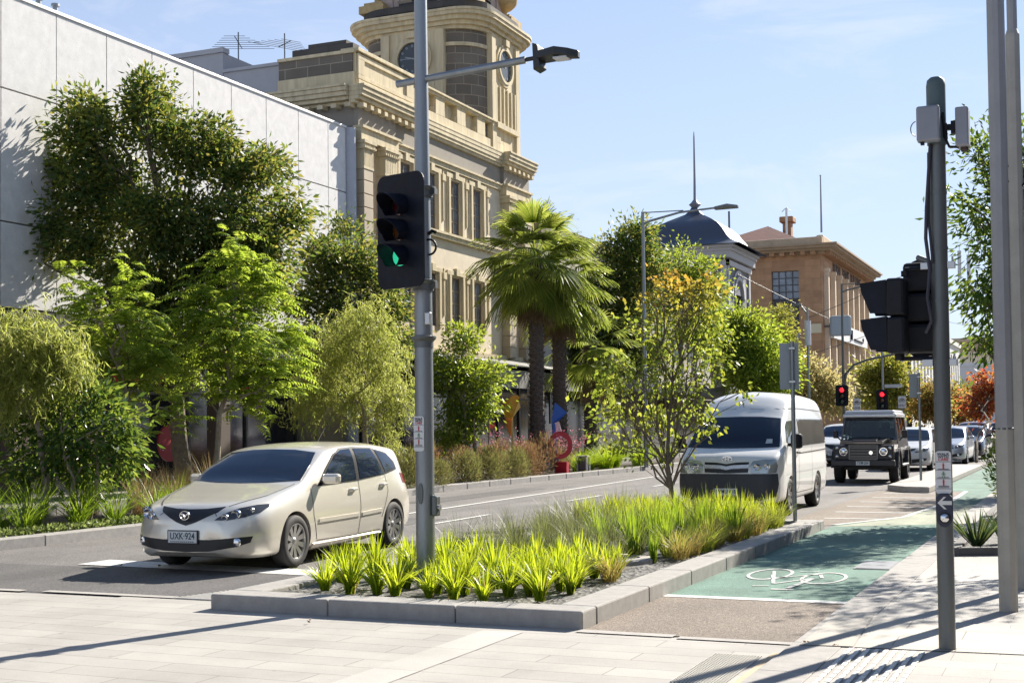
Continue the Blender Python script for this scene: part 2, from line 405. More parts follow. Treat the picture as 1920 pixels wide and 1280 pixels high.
# pale header strips where the paving meets the asphalt
rects("paving_edge_strip", [(-11.6,10.70,-10.2,10.82),(-9.95,10.75,-8.3,10.87),(-3.80,10.03,-3.0,10.16),(-2.95,9.98,-2.05,10.09)], .016, CONC)
rects("paving_band", [(-4.55,-8,-4.2,9.9)], .012, brickmat("pale_band", (.47,.447,.41), (.43,.41,.375), (.25,.23,.21), 4.0, .9, msize=.004, grain=.15, stain=.14))
# bike lane
sheet("bike_lane_entry", [(-3.80,10.2),(-2.05,10.09),(-2.05,12.42),(-3.80,12.42)], .006, ASPH_R)
sheet("bike_lane", [(-3.80,12.58),(-2.05,12.58),(-2.05,60),(-3.40,60),(-3.40,33.3),(-2.66,33.2),(-2.62,29.2),(-2.98,24.1),(-3.80,21.9)], .006, GREEN)
sheet("buffer_hatching_ground", [(-4.7,21.2),(-3.84,21.9),(-3.02,24.1),(-2.66,29.2),(-2.70,33.2),(-4.7,33.2)], .006, ASPH_R)
rects("bike_lane_stop_line", [(-3.80,12.42,-2.05,12.58)], .010, WHITE)
rects("hatch_markings", [(-4.25,23.4,-3.15,23.52),(-4.35,25.1,-2.98,25.22),(-4.4,26.75,-2.9,26.87),(-4.4,28.4,-2.8,28.52),(-4.4,30.1,-2.75,30.22),(-4.4,31.9,-2.8,32.02)], .011, WHITE)
mb = MB()
for a, b in (((-2.98,24.1),(-2.64,29.2)),((-2.64,29.2),(-2.68,33.2)),((-3.82,21.95),(-2.98,24.1))):
    mb.add([(a[0]-.05,a[1],.012),(a[0]+.05,a[1],.012),(b[0]+.05,b[1],.012),(b[0]-.05,b[1],.012)], [(0,1,2,3)])
mb.build("hatch_border", WHITE)["kind"] = 'structure'
sheet("sunlit_worn_patch", [(-3.78,21.6),(-3.02,24.0),(-2.7,27.6),(-2.08,27.9),(-2.08,22.6)], .0085, speckle("sunlit_worn_green", [(.20,.24,.17),(.28,.31,.22),(.34,.35,.26),(.42,.42,.33)], scale=140, big=.2, bigscale=1.6, wear=.2))  # paler stretch of the green lane: wear plus sunlight put into the colour
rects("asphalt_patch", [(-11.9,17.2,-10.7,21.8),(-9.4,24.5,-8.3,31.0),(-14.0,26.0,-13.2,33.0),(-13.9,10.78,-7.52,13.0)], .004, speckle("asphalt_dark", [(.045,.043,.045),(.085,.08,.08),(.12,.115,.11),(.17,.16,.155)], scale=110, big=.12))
# bicycle symbol painted on the green lane (riding direction toward the camera side, lying across the lane)
mb = MB()
def stroke(pts, w, z=.012):
    for (ax, ay), (bx, by) in zip(pts[:-1], pts[1:]):
        dx, dy = bx-ax, by-ay; l = math.hypot(dx, dy) or 1; nx, ny = -dy/l*w, dx/l*w
        mb.add([(ax+nx,ay+ny,z),(bx+nx,by+ny,z),(bx-nx,by-ny,z),(ax-nx,ay-ny,z)], [(0,1,2,3)])
def ring(cx, cy, rx, ry, w, z=.012, n=36):
    for i in range(n):
        a, b = 2*math.pi*i/n, 2*math.pi*(i+1)/n
        mb.add([(cx+rx*math.cos(a),cy+ry*math.sin(a),z),(cx+rx*math.cos(b),cy+ry*math.sin(b),z),(cx+(rx-w)*math.cos(b),cy+(ry-w*2.2)*math.sin(b),z),(cx+(rx-w)*math.cos(a),cy+(ry-w*2.2)*math.sin(a),z)], [(0,1,2,3)])
ring(-3.24,14.62,.235,.56,.036); ring(-2.62,14.40,.235,.56,.036)
stroke([(-3.20,14.55),(-3.02,13.75),(-2.72,14.35)], .02); stroke([(-3.18,14.2),(-2.72,14.75),(-2.64,14.4)], .02)
stroke([(-3.02,13.75),(-3.26,14.9)], .018, .013); stroke([(-2.98,14.95),(-2.78,15.0)], .022); stroke([(-3.02,13.55),(-3.18,13.5)], .025)
stroke([(-2.72,14.3),(-2.80,13.4)], .03, .0135); stroke([(-2.95,13.3),(-2.72,13.3)], .04)
mb.build("bicycle_marking", M("worn_white", (.47,.48,.46), .8, var=.35, scale=24, bump=.3))["kind"] = 'structure'
# road lines
mb = MB()
def line(pts, w=.06, z=.009):
    for (ax, ay), (bx, by) in zip(pts[:-1], pts[1:]):
        mb.add([(ax-w,ay,z),(ax+w,ay,z),(bx+w,by,z),(bx-w,by,z)], [(0,1,2,3)])
line([(-12.05,19.5),(-12.1,24.2),(-12.3,29.8),(-12.8,41.3),(-12.9,62)])
for y in (20.6, 27.5, 34.5, 41.5): line([(-10.35-(y-20)*.03,y),(-10.4-(y-20)*.03,y+2.4)], .05)
mb.add([(-11.6,13.15,.009),(-8.05,12.95,.009),(-8.05,13.45,.009),(-11.6,13.75,.009)], [(0,1,2,3)])
line([(-7.75,18),(-7.6,30)], .05)
mb.build("lane_markings", WHITE)["kind"] = 'structure'
# right footpath with its flush kerb
sheet("footpath", [(-1.68,-8),(14,-8),(14,120),(-1.68,120)], .03, PAVE2, thick=.06)
mb = MB(); y = -8.0
while y < 62:
    mb.box(-2.05, y, -.04, -1.684, y+1.196, .034); y += 1.2
mb.build("flush_kerb", KERB, bevel=.006)["kind"] = 'structure'
sheet("pram_ramp_slab", [(-1.98,9.86),(-1.60,9.90),(-1.70,11.58),(-2.0,11.55)], .040, M("ramp_slab", (.40,.375,.33), .85, var=.12, scale=5))
sheet("pram_ramp_pavers", [(-1.59,9.90),(.9,10.06),(-.2,11.0),(-1.10,11.45),(-1.69,11.58)], .036, brickmat("ramp_pavers", (.47,.44,.385), (.41,.385,.34), (.22,.2,.18), .9, .42, msize=.006, grain=.12))
mb = MB()
for i in range(9):
    x = -1.62 + i*.062
    for j in range(11): mb.box(x, 8.2+j*.15, .03, x+.032, 8.2+j*.15+.132, .042)
mb.build("tactile_bars", M("tactile_white", (.62,.60,.56), .6, var=.08, scale=20), bevel=.003)["kind"] = 'structure'
mb = MB()
for i in range(16):
    for j in range(32): mb.box(-2.50+i*.022, 8.3+j*.036, .010, -2.50+i*.022+.012, 8.3+j*.036+.02, .018)
mb.build("tactile_dots", M("tactile_pale", (.55,.53,.48), .7), None)["kind"] = 'structure'
rects("paving_inlay", [(-2.12,7.0,-2.07,9.6)], .013, M("tan_inlay", (.50,.38,.25), .8, var=.1))
# median planter
PX0, PX1, PY0, PY1 = -7.45, -3.80, 10.28, 21.0
mb = MB(); KW = .34; H = .155; g = .006
def blocks(x0, y0, x1, y1, along, step):
    a, b = (x0, x1) if along == 'x' else (y0, y1); t = a
    while t < b - .05:
        e = min(b, t + step)
        if b - e < .3: e = b
        if along == 'x': mb.box(t+g/2, y0, -.03, e-g/2, y1, H)
        else: mb.box(x0, t+g/2, -.03, x1, e-g/2, H)
        t = e
blocks(PX0, PY0-.08, PX1, PY0-.08+KW, 'x', 1.25)
blocks(PX1-KW, PY0-.08+KW, PX1, PY1, 'y', 1.45)
blocks(PX0, PY0-.08+KW, PX0+KW, PY1, 'y', 1.45)
blocks(PX0+KW, PY1-KW, PX1-KW, PY1, 'x', 1.25)
mb.build("median_kerb", KERB, bevel=.016)["kind"] = 'structure'
def bumpy(name, x0, x1, y0, y1, z, amp, mat, step=.12, seed=1):
    nx, ny = max(2, int((x1-x0)/step)), max(2, int((y1-y0)/step)); rg = np.random.default_rng(seed)
    X, Y = np.meshgrid(np.linspace(x0,x1,nx), np.linspace(y0,y1,ny)); Z = z + rg.normal(0, amp, X.shape)
    v = np.stack([X,Y,Z],-1).reshape(-1,3); f = [(j*nx+i, j*nx+i+1, (j+1)*nx+i+1, (j+1)*nx+i) for j in range(ny-1) for i in range(nx-1)]
    mb = MB(); mb.add(v, f); o = mb.build(name, mat, smooth=True); o["kind"] = 'stuff'; return o
bumpy("gravel_mulch", PX0+KW-.02, PX1-KW+.02, PY0+KW-.1, PY1-KW+.02, .105, .012, SOIL)
# concrete pit ring and lid inside the planter
t = thing("pit_cover", "round concrete pit cover with a dark grate lying in the planter gravel", "pit cover", (-4.98,14.4,.1))
MB().lathe([(.30,.10),(.46,.10),(.46,.155),(.44,.165),(.30,.165),(.30,.10)], (-4.98,14.4,0), 32, cap=False).build("concrete_ring", CONC, t, smooth=True)
MB().lathe([(0.001,.15),(.295,.15),(.295,.11)], (-4.98,14.4,0), 32).build("lid", M("lid_grey", (.30,.29,.27), .8, var=.25, scale=14), t)
# service pit lid in the bike lane, drain grate by the planter corner
t = thing("service_pit", "grey rectangular service pit lid set into the green bike lane", "pit lid", (-2.24,15.9,0))
MB().box(-2.48,15.42,-.02,-2.06,16.36,.014).build("frame", M("pit_frame", (.22,.22,.22), .7), t)
MB().box(-2.455,15.45,-.02,-2.085,16.33,.018).build("cover", M("pit_cover_grey", (.20,.21,.225), .6, var=.15, scale=9), t)
t = thing("drain_grate", "pale perforated drain grate beside the planter kerb corner", "drain grate", (-7.9,11.2,0))
mb = MB(); mb.add([(-8.3,10.74,.011),(-7.47,10.74,.011),(-7.47,11.7,.011),(-8.05,11.7,.011)], [(0,1,2,3)])
mb.build("frame", M("grate_base", (.30,.29,.27), .7), t)
mb = MB()
for i in range(14):
    y = 10.76 + i*.066; mb.box(-8.28+i*.017, y, .011, -7.48, y+.034, .02)
mb.build("bars", M("grate_bar", (.52,.50,.46), .55), t)
# island beside the bike lane further along
mb = MB(); mb.ext([(-4.50,33.35,0),(-3.98,32.5,0),(-3.42,32.3,0),(-3.42,49.5,0),(-4.50,49.5,0)], (0,0,.15)); mb.build("traffic_island", CONC, bevel=.02)["kind"] = 'structure'
# left kerb, planting strip and footpath in front of the buildings
LK = [(-14.5,-6),(-14.45,2),(-14.25,12),(-14.0,15.2),(-13.95,17.5),(-14.6,22.5),(-15.2,28),(-15.35,31),(-15.2,38),(-14.85,46),(-14.8,73)]
mb = MB()
for (ax, ay), (bx, by) in zip(LK[:-1], LK[1:]):
    n = max(1, int(math.hypot(bx-ax, by-ay)/1.3))
    for i in range(n):
        p, q = i/n + .003, (i+1)/n - .003
        x0, y0, x1, y1 = ax+(bx-ax)*p, ay+(by-ay)*p, ax+(bx-ax)*q, ay+(by-ay)*q
        mb.ext([(x0,y0,-.03),(x0-.32,y0,-.03),(x1-.32,y1,-.03),(x1,y1,-.03)], (0,0,.185))
mb.build("far_kerb", KERB, bevel=.012)["kind"] = 'structure'
sheet("garden_bed", [(x-.3,y) for x, y in LK] + [(-17.6,73),(-17.6,-6)], .125, M("bed_soil", (.07,.058,.045), .95, var=.35, scale=6, bump=.6, bscale=30))
sheet("far_footpath", [(-17.6,-4),(-17.6,74),(-26,74),(-26,-4)], .15, brickmat("far_pavers", (.36,.34,.31), (.31,.29,.27), (.18,.17,.16), .6, .3, grain=.1), thick=.2)
mb = MB()
for y in np.arange(-6, 73, 1.4): mb.box(-17.68, y, 0, -17.42, y+1.39, .32)
mb.build("garden_edge_kerb", KERB, bevel=.01)["kind"] = 'structure'
sheet("far_footpath_beyond", [(-15,94),(-15,420),(-30,420),(-30,94)], .12, CONC, thick=.15)
# right planter bed
mb = MB(); mb.ext([(-1.60,17.05,0),(-1.46,17.05,0),(-1.46,60,0),(-1.60,60,0)], (0,0,.13)); mb.ext([(-1.46,17.05,0),(6,20.2,0),(6,20.35,0),(-1.46,17.2,0)], (0,0,.13))
mb.build("right_bed_edging", M("dark_edging", (.11,.105,.10), .8, var=.2), bevel=.01)["kind"] = 'structure'
sheet("right_bed_soil", [(-1.46,17.2),(6,20.35),(6,60),(-1.46,60)], .08, SOIL)

# ------------------------------------------------------------------ white panelled building
XW = -21.0
WALLP = M("render_panel", (.67,.66,.645), .85, var=.10, scale=4.0, bump=.22, bscale=34)
t = thing("panelled_building", "large white building with square wall panels and dark joints at upper left", "building", (-25,25,0))
mb = MB(); ys = [13.2 + 1.66*i for i in range(-9, 14)]
ys = [y for y in ys if y < 35.5] + [35.84]
zs = [4.3, 6.13, 8.97, 11.0]
for j in range(len(ys)-1):
    for k in range(3): mb.box(XW-.12, ys[j]+.012, zs[k]+.016, XW, ys[j+1]-.012, zs[k+1]-.016)
mb.box(XW-.3, -1.7, 4.32, XW-.125, 35.8, 10.98, 1)
mb.build("wall", [WALLP, M("joint_dark", (.05,.05,.055), .9)], t, bevel=.006)
MB().box(-40, -1.7, 10.5, XW-.32, 35.8, 10.94).build("roof", M("roof_sheet", (.55,.55,.56), .6), t)
MB().box(XW-.36, -1.7, 10.984, XW+.03, 35.86, 11.06).build("coping", M("coping_metal", (.62,.61,.60), .5, .2), t, bevel=.008)
mb = MB(); mb.lathe([(.20,.15),(.20,11.02)], (XW+.02, 36.04, 0), 28); mb.build("corner_column", M("column_blue_grey", (.42,.44,.49), .6, var=.06), t, smooth=True)
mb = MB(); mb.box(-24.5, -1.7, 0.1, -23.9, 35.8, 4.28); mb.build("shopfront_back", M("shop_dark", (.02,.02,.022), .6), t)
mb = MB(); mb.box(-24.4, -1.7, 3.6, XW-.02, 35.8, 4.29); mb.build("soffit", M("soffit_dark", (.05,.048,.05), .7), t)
mb = MB()
for y in np.arange(-.0+.1, 33.5, 2.7): mb.box(-22.55, y, .15, -22.45, y+2.58, 3.55)
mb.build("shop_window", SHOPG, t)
mb = MB()
for y in np.arange(.02, 35.7, 2.7): mb.box(-22.6, y, .15, -22.38, y+.08, 3.6)
for z in (.15, 2.6): mb.box(-22.58, 0, z, -22.40, 35.7, z+.07)
mb.build("shop_frame", M("frame_grey", (.16,.16,.165), .45, .5), t)
for y in (22.2, 29.6): MB().box(-21.7, y, .15, -21.3, y+.5, 3.6).build("column", M("col_brown", (.10,.075,.06), .7), t)
RED = M("sign_red", (.55,.015,.02), .45)
mb = MB(); mb.box(-22.36, 26.4, 2.9, -22.30, 29.2, 3.35); mb.build("red_fascia", RED, t)
mb = MB(); mb.box(-22.36, 31.0, 2.75, -22.30, 33.0, 2.88); mb.build("strip", RED, t)
# white plant boxes on the roof
t = thing("roof_plant", "white rooftop unit with two vents behind the panelled wall's top edge", "roof unit", (-24,26.3,10.94))
MB().box(-24.6, 25.2, 10.94, -23.9, 26.9, 12.35).build("housing", M("unit_white", (.75,.76,.78), .5), t, bevel=.03)
for y in (25.95, 26.55): MB().lathe([(.07,12.3),(.07,12.55),(.11,12.56),(.11,12.62)], (-24.1,y,0), 12).build("vent", GALV, t)
# round red shop sign and blue-orange banner under the awning
t = thing("round_sign", "round red shop sign standing in the dark shopfront behind the thin tree trunk", "sign", (-20.6,26.6,.15))
MB().lathe([(.001,0),(.45,0),(.45,.05),(.001,.05)], (-20.63,26.6,1.35), 32, axis='x').build("disc", M("sign_red_dull", (.30,.02,.03), .5), t)
MB().tube([(-20.66,26.6,.15),(-20.66,26.6,1.0)], .025).build("post", BLACK, t)
MB().box(-20.85,26.3,.15,-20.45,26.9,.19).build("base", BLACK, t)
t = thing("shop_banner", "dark blue and orange banner panel at the far left under the awning", "banner", (-19.6,17.6,.15))
MB().box(-19.66,17.0,.55,-19.6,17.95,2.35).build("blue_panel", M("banner_blue", (.03,.03,.16), .5), t)
MB().lathe([(.001,0),(.28,0),(.28,.02),(.001,.02)], (-19.598,17.75,1.5), 24, axis='x').build("orange_disc", M("banner_orange", (.62,.12,.02), .5), t)
MB().box(-19.598,17.1,.72,-19.585,17.9,1.05).build("orange_stripe", M("banner_orange", (.62,.12,.02), .5), t)
mb = MB()
for y in (17.05, 17.9): mb.box(-19.68,y-.03,.15,-19.62,y+.03,.55)
mb.build("leg", BLACK, t)

# ------------------------------------------------------------------ town hall with clock tower
CREAM = M("cream_render", (.55,.465,.30), .85, var=.24, scale=4.5, bump=.15, bscale=40, streak=True)
STONE = brickmat("tan_stone", (.26,.225,.175), (.215,.185,.145), (.36,.31,.22), .95, .42, msize=.008, plane='wall', var=.14, grain=.08, bump=.2, gscale=30)
STONED = brickmat("dark_stone", (.17,.145,.115), (.125,.105,.082), (.30,.26,.19), .85, .40, msize=.014, plane='wall', var=.16, grain=.1, bump=.2, gscale=30)
BLACKST = brickmat("sooty_stone", (.055,.05,.045), (.075,.068,.06), (.04,.035,.03), .8, .3, plane='wall', var=.2)
WALLS = M("warm_wall", (.64,.55,.41), .85, var=.1, scale=2.5, bump=.15, bscale=40)
FRIEZE = M("frieze_grey", (.27,.24,.195), .85, var=.1, scale=3)
th = thing("clock_tower_building", "cream and stone civic building with corner clock tower and rows of tall windows", "building", (-24,44,0))
YA, YB = 36.36, 50.2
def th_part(name, mb, mats, parent=None, **k): return mb.build(name, mats, parent or th, **k)
# window openings: (y centre) for upper and lower floor
WY = [39.75, 41.65, 43.6, 45.5]; ww = .47
holes = []
for y in WY:
    holes += [(y-ww-YA, 8.62-.1, y+ww-YA, 10.6-.1), (y-ww-YA, 5.22-.1, y+ww-YA, 7.08-.1)]
holes += [(37.0-YA, 7.9-.1, 37.65-YA, 10.75-.1), (48.5-YA, 7.9-.1, 49.3-YA, 10.75-.1), (48.5-YA, 5.2-.1, 49.3-YA, 7.1-.1)]
mb = MB(); wall_holes(mb, (XW, YA, .1), (0,1,0), (1,0,0), YB-YA, 12.3, holes, .13)
mb.box(-30, YA-.01, .1, XW-.3, YA+.25, 12.3); mb.box(-30, YB-.25, .1, XW-.3, YB, 12.3)
mb.box(-30, YA+.3, 12.0, XW-.05, YB-.3, 12.25)
th_part("wall", mb, WALLS)
# bays that step forward at both ends: rusticated pilasters with fluted capitals
PIL = brickmat("pilaster_stone", (.46,.385,.28), (.40,.335,.245), (.1,.08,.06), 3.0, .425, msize=.001, plane='wall', var=.1, grain=.06)
for y0, y1 in ((36.36,36.95),(37.72,38.55),(47.75,48.4),(49.4,50.1)):
    mb = MB(); mc = MB(); z = 4.35
    while z < 9.75:
        mb.box(XW+.004, y0, z, XW+.34, y1, min(z+.40, 9.8)); z += .425
    mb.box(XW+.003, y0+.03, 4.3, XW+.30, y1-.03, 9.8)
    mc.box(XW+.005, y0-.02, 9.80, XW+.36, y1+.02, 9.88)
    n = 7
    for i in range(n):
        a = y0 + (y1-y0)*i/n; mc.box(XW+.005, a+.012, 9.88, XW+.36, a+(y1-y0)/n-.012, 10.42)
    mc.box(XW+.006, y0+.01, 9.88, XW+.335, y1-.01, 10.42)
    for i in range(n+1):
        a = y0 - .04 + (y1-y0+.08)*i/n; mc.box(XW+.30, a-.03, 10.44, XW+.43, a+.03, 10.51)
    mc.box(XW+.004, y0-.06, 10.42, XW+.39, y1+.06, 10.60); mc.box(XW+.004, y0-.10, 10.60, XW+.44, y1+.10, 10.70)
    pq = th_part("pilaster", mb, PIL, bevel=.012); mc.build("capital", CREAM, pq)
# entablature
mb = MB()
mb.box(XW+.004, 36.30, 10.72, XW+.30, 38.75, 11.08); mb.box(XW+.005, 38.75, 10.9, XW+.10, 47.65, 11.08); mb.box(XW+.004, 47.65, 10.72, XW+.30, YB, 11.08)
mb.box(XW+.006, 36.27, 11.08, XW+.38, 38.8, 11.16); mb.box(XW+.007, 38.8, 11.08, XW+.17, 47.6, 11.15); mb.box(XW+.006, 47.6, 11.08, XW+.38, YB+.03, 11.16)
th_part("architrave", mb, CREAM)
mb = MB(); mb.box(XW+.002, 38.75, 11.15, XW+.05, 47.65, 11.82); mb.box(XW+.003, 47.65, 11.16, XW+.19, YB, 11.82); mb.box(XW+.003, 36.3, 11.16, XW+.19, 38.75, 11.82)
mb.box(-23.7, YA-.05, 11.16, XW-.01, YA-.02, 11.82)
th_part("frieze", mb, [FRIEZE])
def cornice(mb, y0, y1, p, z0=11.82, left_return=None):
    for dz0, dz1, a in ((0,.10,.30),(.10,.22,.62),(.22,.36,.82),(.36,.50,.92),(.50,.58,1.0)):
        mb.box(XW+.01, y0, z0+dz0, XW+.10+(p-.10)*a, y1, z0+dz1)
mb = MB(); cornice(mb, 36.02, 40.05, .56); cornice(mb, 40.06, 47.5, .27, 11.80); cornice(mb, 47.52, YB+.22, .56)
for dz0, dz1, a in ((0,.10,.10),(.10,.22,.42),(.22,.36,.62),(.36,.50,.72),(.50,.58,.8)): mb.box(-23.9, YA-.15-a*.55, 11.82+dz0, XW+.005, YA-.05, 11.82+dz1)
th_part("cornice", mb, CREAM, bevel=.015)
mb = MB()
for y in list(np.arange(36.2, 40.0, .46)) + list(np.arange(47.65, 50.2, .46)): mb.box(XW+.20, y, 11.70, XW+.44, y+.2, 11.83)
for x in np.arange(-23.6, -21.0, .5): mb.box(x, YA-.42, 11.70, x+.2, YA-.06, 11.83)
th_part("dentils", mb, CREAM)
# parapet with panels and piers
mb = MB()
mb.box(XW-.35, 36.3, 12.40, XW+.22, 40.2, 12.62); mb.box(XW-.35, 36.3, 12.62, XW+.12, 40.2, 13.5); mb.box(XW-.40, 36.24, 13.5, XW+.24, 40.3, 13.62)
mb.box(XW+.12, 36.35, 12.66, XW+.18, 40.0, 12.80); mb.box(XW+.12, 36.35, 13.28, XW+.18, 40.0, 13.46); mb.box(XW+.12, 36.35, 12.8, XW+.18, 36.75, 13.28); mb.box(XW+.12, 39.6, 12.8, XW+.18, 40.0, 13.28)
mb.box(XW-.35, 40.2, 12.38, XW+.06, 48.0, 12.75); mb.box(XW-.35, 40.2, 12.75, XW-.16, 48.0, 13.38)
for y in (40.3, 42.0, 43.75, 45.5, 47.0):
    mb.box(XW-.3, y, 12.75, XW+.06, y+.72, 13.38)
    mb.box(XW-.3, y-.10, 12.74, XW+.02, y, 13.0); mb.box(XW-.3, y+.72, 12.74, XW+.02, y+.82, 13.0)
mb.box(XW-.42, 40.3, 13.38, XW+.10, 48.0, 13.47); mb.box(XW-.46, 40.3, 13.47, XW+.16, 48.0, 13.55)
th_part("parapet", mb, CREAM, bevel=.012)
mb = MB(); mb.box(-23.7, YA-.12, 12.85, XW+.02, YA+.2, 13.45); th_part("end_parapet", mb, STONED)
mb = MB(); mb.box(-23.72, YA-.16, 12.40, XW+.10, YA+.2, 12.85); mb.box(-23.72, YA-.18, 13.45, XW+.12, YA+.25, 13.55); th_part("end_parapet_band", mb, CREAM)
mb = MB(); mb.box(-23.2, YA-.1, 13.55, XW+.04, YA+.3, 13.78); mb.box(-22.6, YA-.1, 13.78, -21.2, YA+.3, 13.9); th_part("end_parapet_cap", mb, BLACKST)
# string courses, sill, plinth band
mb = MB(); mb.box(XW+.005, 38.56, 8.36, XW+.16, 47.7, 8.5); mb.box(XW+.004, 38.56, 8.5, XW+.22, 47.7, 8.58); mb.box(XW+.005, 38.0, 4.25, XW+.2, 50.1, 4.42)
th_part("string_course", mb, CREAM)
# windows: architrave frame proud of the wall, recessed sash
def add_window(y, z0, z1):
    mb = MB()
    for s in (-1, 1):
        a, b = sorted((y+s*(ww+.01), y+s*(ww+.17))); mb.box(XW+.004, a, z0-.05, XW+.09, b, z1+.05)
        a, b = sorted((y+s*(ww+.17), y+s*(ww+.25))); mb.box(XW+.003, a, z0-.05, XW+.05, b, z1+.22)
    mb.box(XW+.003, y-ww-.30, z1+.06, XW+.07, y+ww+.30, z1+.22); mb.box(XW+.005, y-.14, z1+.05, XW+.12, y+.14, z1+.32)
    mb.box(XW+.004, y+ww+.44, z0+.4, XW+.05, y+ww+.52, z1+.25); mb.box(XW+.004, y+ww+.36, z1-.15, XW+.08, y+ww+.62, z1+.1)
    w = th_part("window", mb, CREAM, bevel=.008)
    m2 = MB(); m2.box(XW-.125, y-ww, z0, XW-.105, y+ww, z1); m2.build("pane", WINPANE, w)
    m3 = MB()
    for yy in (y-ww, y-.02, y+ww-.05): m3.box(XW-.104, yy, z0, XW-.07, yy+.04, z1)
    for k in range(5): zz = z0 + (z1-z0-.05)*k/4; m3.box(XW-.103, y-ww, zz, XW-.075, y+ww, zz+.035)
    m3.build("sash", M("sash_wood", (.20,.16,.11), .6), w)
for y in WY:
    add_window(y, 8.62, 10.6); add_window(y, 5.22, 7.08)
for y0, z0, y1, z1 in ((37.0,7.9,37.65,10.75),(48.5,7.9,49.3,10.75),(48.5,5.2,49.3,7.1)): th_part("tall_window", MB().box(XW-.125, y0, z0, XW-.11, y1, z1), WINPANE)
mb = MB(); mb.box(-23.7, 37.5, 12.2, -23.5, 50, 12.9); th_part("roof", mb, M("roof_grey", (.25,.25,.26), .7))
# tower
TX0, TX1, TY0, TY1, CR = -26.4, -21.0, 45.6, 50.8, 1.36
def plan(inset, n=8, ext=0.0):
    x0, x1, y0, y1, r = TX0+inset, TX1-inset, TY0+inset, TY1-inset, CR
    pts = []
    for cx, cy, a0 in ((x1-r, y0+r, -90), (x1-r, y1-r, 0), (x0+r, y1-r, 90), (x0+r, y0+r, 180)):
        for i in range(n+1): a = R(a0 + 90*i/n); pts.append((cx+r*math.cos(a), cy+r*math.sin(a)))
    return pts
def slab(mb, inset, z0, z1, mi=0): mb.ext([(x, y, z0) for x, y in plan(inset)], (0, 0, z1-z0), mi)
mb = MB(); slab(mb, .10, 12.2, 17.0); th_part("tower_drum", mb, STONED, smooth=True)
mb = MB()
for z0, z1, i in ((16.28,16.42,.05),): slab(mb, i, z0, z1)
th_part("tower_band", mb, CREAM, smooth=True)
mb = MB()
for z0, z1, i in ((16.92,17.05,.0),(17.05,17.2,-.12),(17.2,17.36,-.26),(17.36,17.5,-.38),(17.5,17.6,-.42)): slab(mb, i, z0, z1)
th_part("tower_cornice", mb, CREAM, smooth=True)
mb = MB(); slab(mb, .05, 17.6, 17.78); slab(mb, -.02, 17.78, 18.05); th_part("tower_blocking_course", mb, BLACKST)
# flat clock faces of the tower, street side (+X) and side facing the crossing (-Y), with fluted panel below
fx0, fx1 = TX0+CR+.02, TX1-CR-.02
def tower_front(P, w, name):
    """P maps (a along the face, z, out) to world; w = half width of the flat face"""
    def bx(mb, a0, a1, z0, z1, o0, o1, mi=0):
        vs = [P(a, z, o) for o in (o0, o1) for z in (z0, z1) for a in (a0, a1)]
        mb.add(vs, [(0,1,3,2),(4,6,7,5),(0,4,5,1),(2,3,7,6),(0,2,6,4),(1,5,7,3)], mi)
    mb = MB(); bx(mb, -w, w, 12.2, 16.92, -.2, .02)
    bx(mb, -w, -w+.36, 12.4, 16.92, .02, .11); bx(mb, w-.36, w, 12.4, 16.92, .02, .11)
    n = 36; cz = 15.92
    for i in range(n):
        a, b = 2*math.pi*i/n, 2*math.pi*(i+1)/n
        for r0, r1, o in ((.62,.72,.13),(.72,.84,.09)):
            vs = [P(r*math.cos(t), cz+r*math.sin(t), oo) for oo in (.02, o) for r in (r0, r1) for t in (a, b)]
            mb.add(vs, [(0,1,3,2),(4,6,7,5),(0,4,5,1),(2,3,7,6)], 0)
    for k in range(6):
        a = -w+.44 + (2*w-.88)*k/5; bx(mb, a-.055, a+.055, 13.5, 15.0, .02, .10)
    bx(mb, -w+.3, w-.3, 13.3, 13.5, .02, .2); bx(mb, -.16, .16, 16.7, 16.95, .02, .2)
    pan = th_part(name, mb, CREAM)
    mf = MB(); vs = [P(.62*math.cos(2*math.pi*i/n), cz+.62*math.sin(2*math.pi*i/n), .035) for i in range(n)]; mf.add(vs, [tuple(range(n))])
    ck = mf.build("clock_face", M("clock_dark", (.045,.055,.065), .35), pan)
    mh = MB()
    def hand(ang, l, wd, o):
        dx, dz = math.sin(ang), math.cos(ang)
        mh.add([P(-dx*.08-dz*wd, cz-dz*.08+dx*wd, o), P(-dx*.08+dz*wd, cz-dz*.08-dx*wd, o), P(dx*l+dz*wd*.5, cz+dz*l-dx*wd*.5, o), P(dx*l-dz*wd*.5, cz+dz*l+dx*wd*.5, o)], [(0,1,2,3)])
    hand(R(272), .5, .022, .05); hand(R(285), .33, .03, .056)
    for k in range(12):
        a = 2*math.pi*k/12; dx, dz = math.sin(a), math.cos(a); wd = .014
        for off in (-.025, .025):
            mh.add([P(dx*.44+dz*(off-wd), cz+dz*.44-dx*(off-wd), .045), P(dx*.44+dz*(off+wd), cz+dz*.44-dx*(off+wd), .045), P(dx*.55+dz*(off+wd), cz+dz*.55-dx*(off+wd), .045), P(dx*.55+dz*(off-wd), cz+dz*.55-dx*(off-wd), .045)], [(0,1,2,3)])
    mh.build("clock_hands", M("clock_grey", (.26,.29,.31), .5), pan)
ym, xm = (TY0+TY1)/2, (TX0+TX1)/2
tower_front(lambda a, z, o: (TX1+o, ym+a, z), 1.36, "tower_front_panel")
tower_front(lambda a, z, o: (xm+a, TY0-o, z), 1.36, "tower_side_panel")
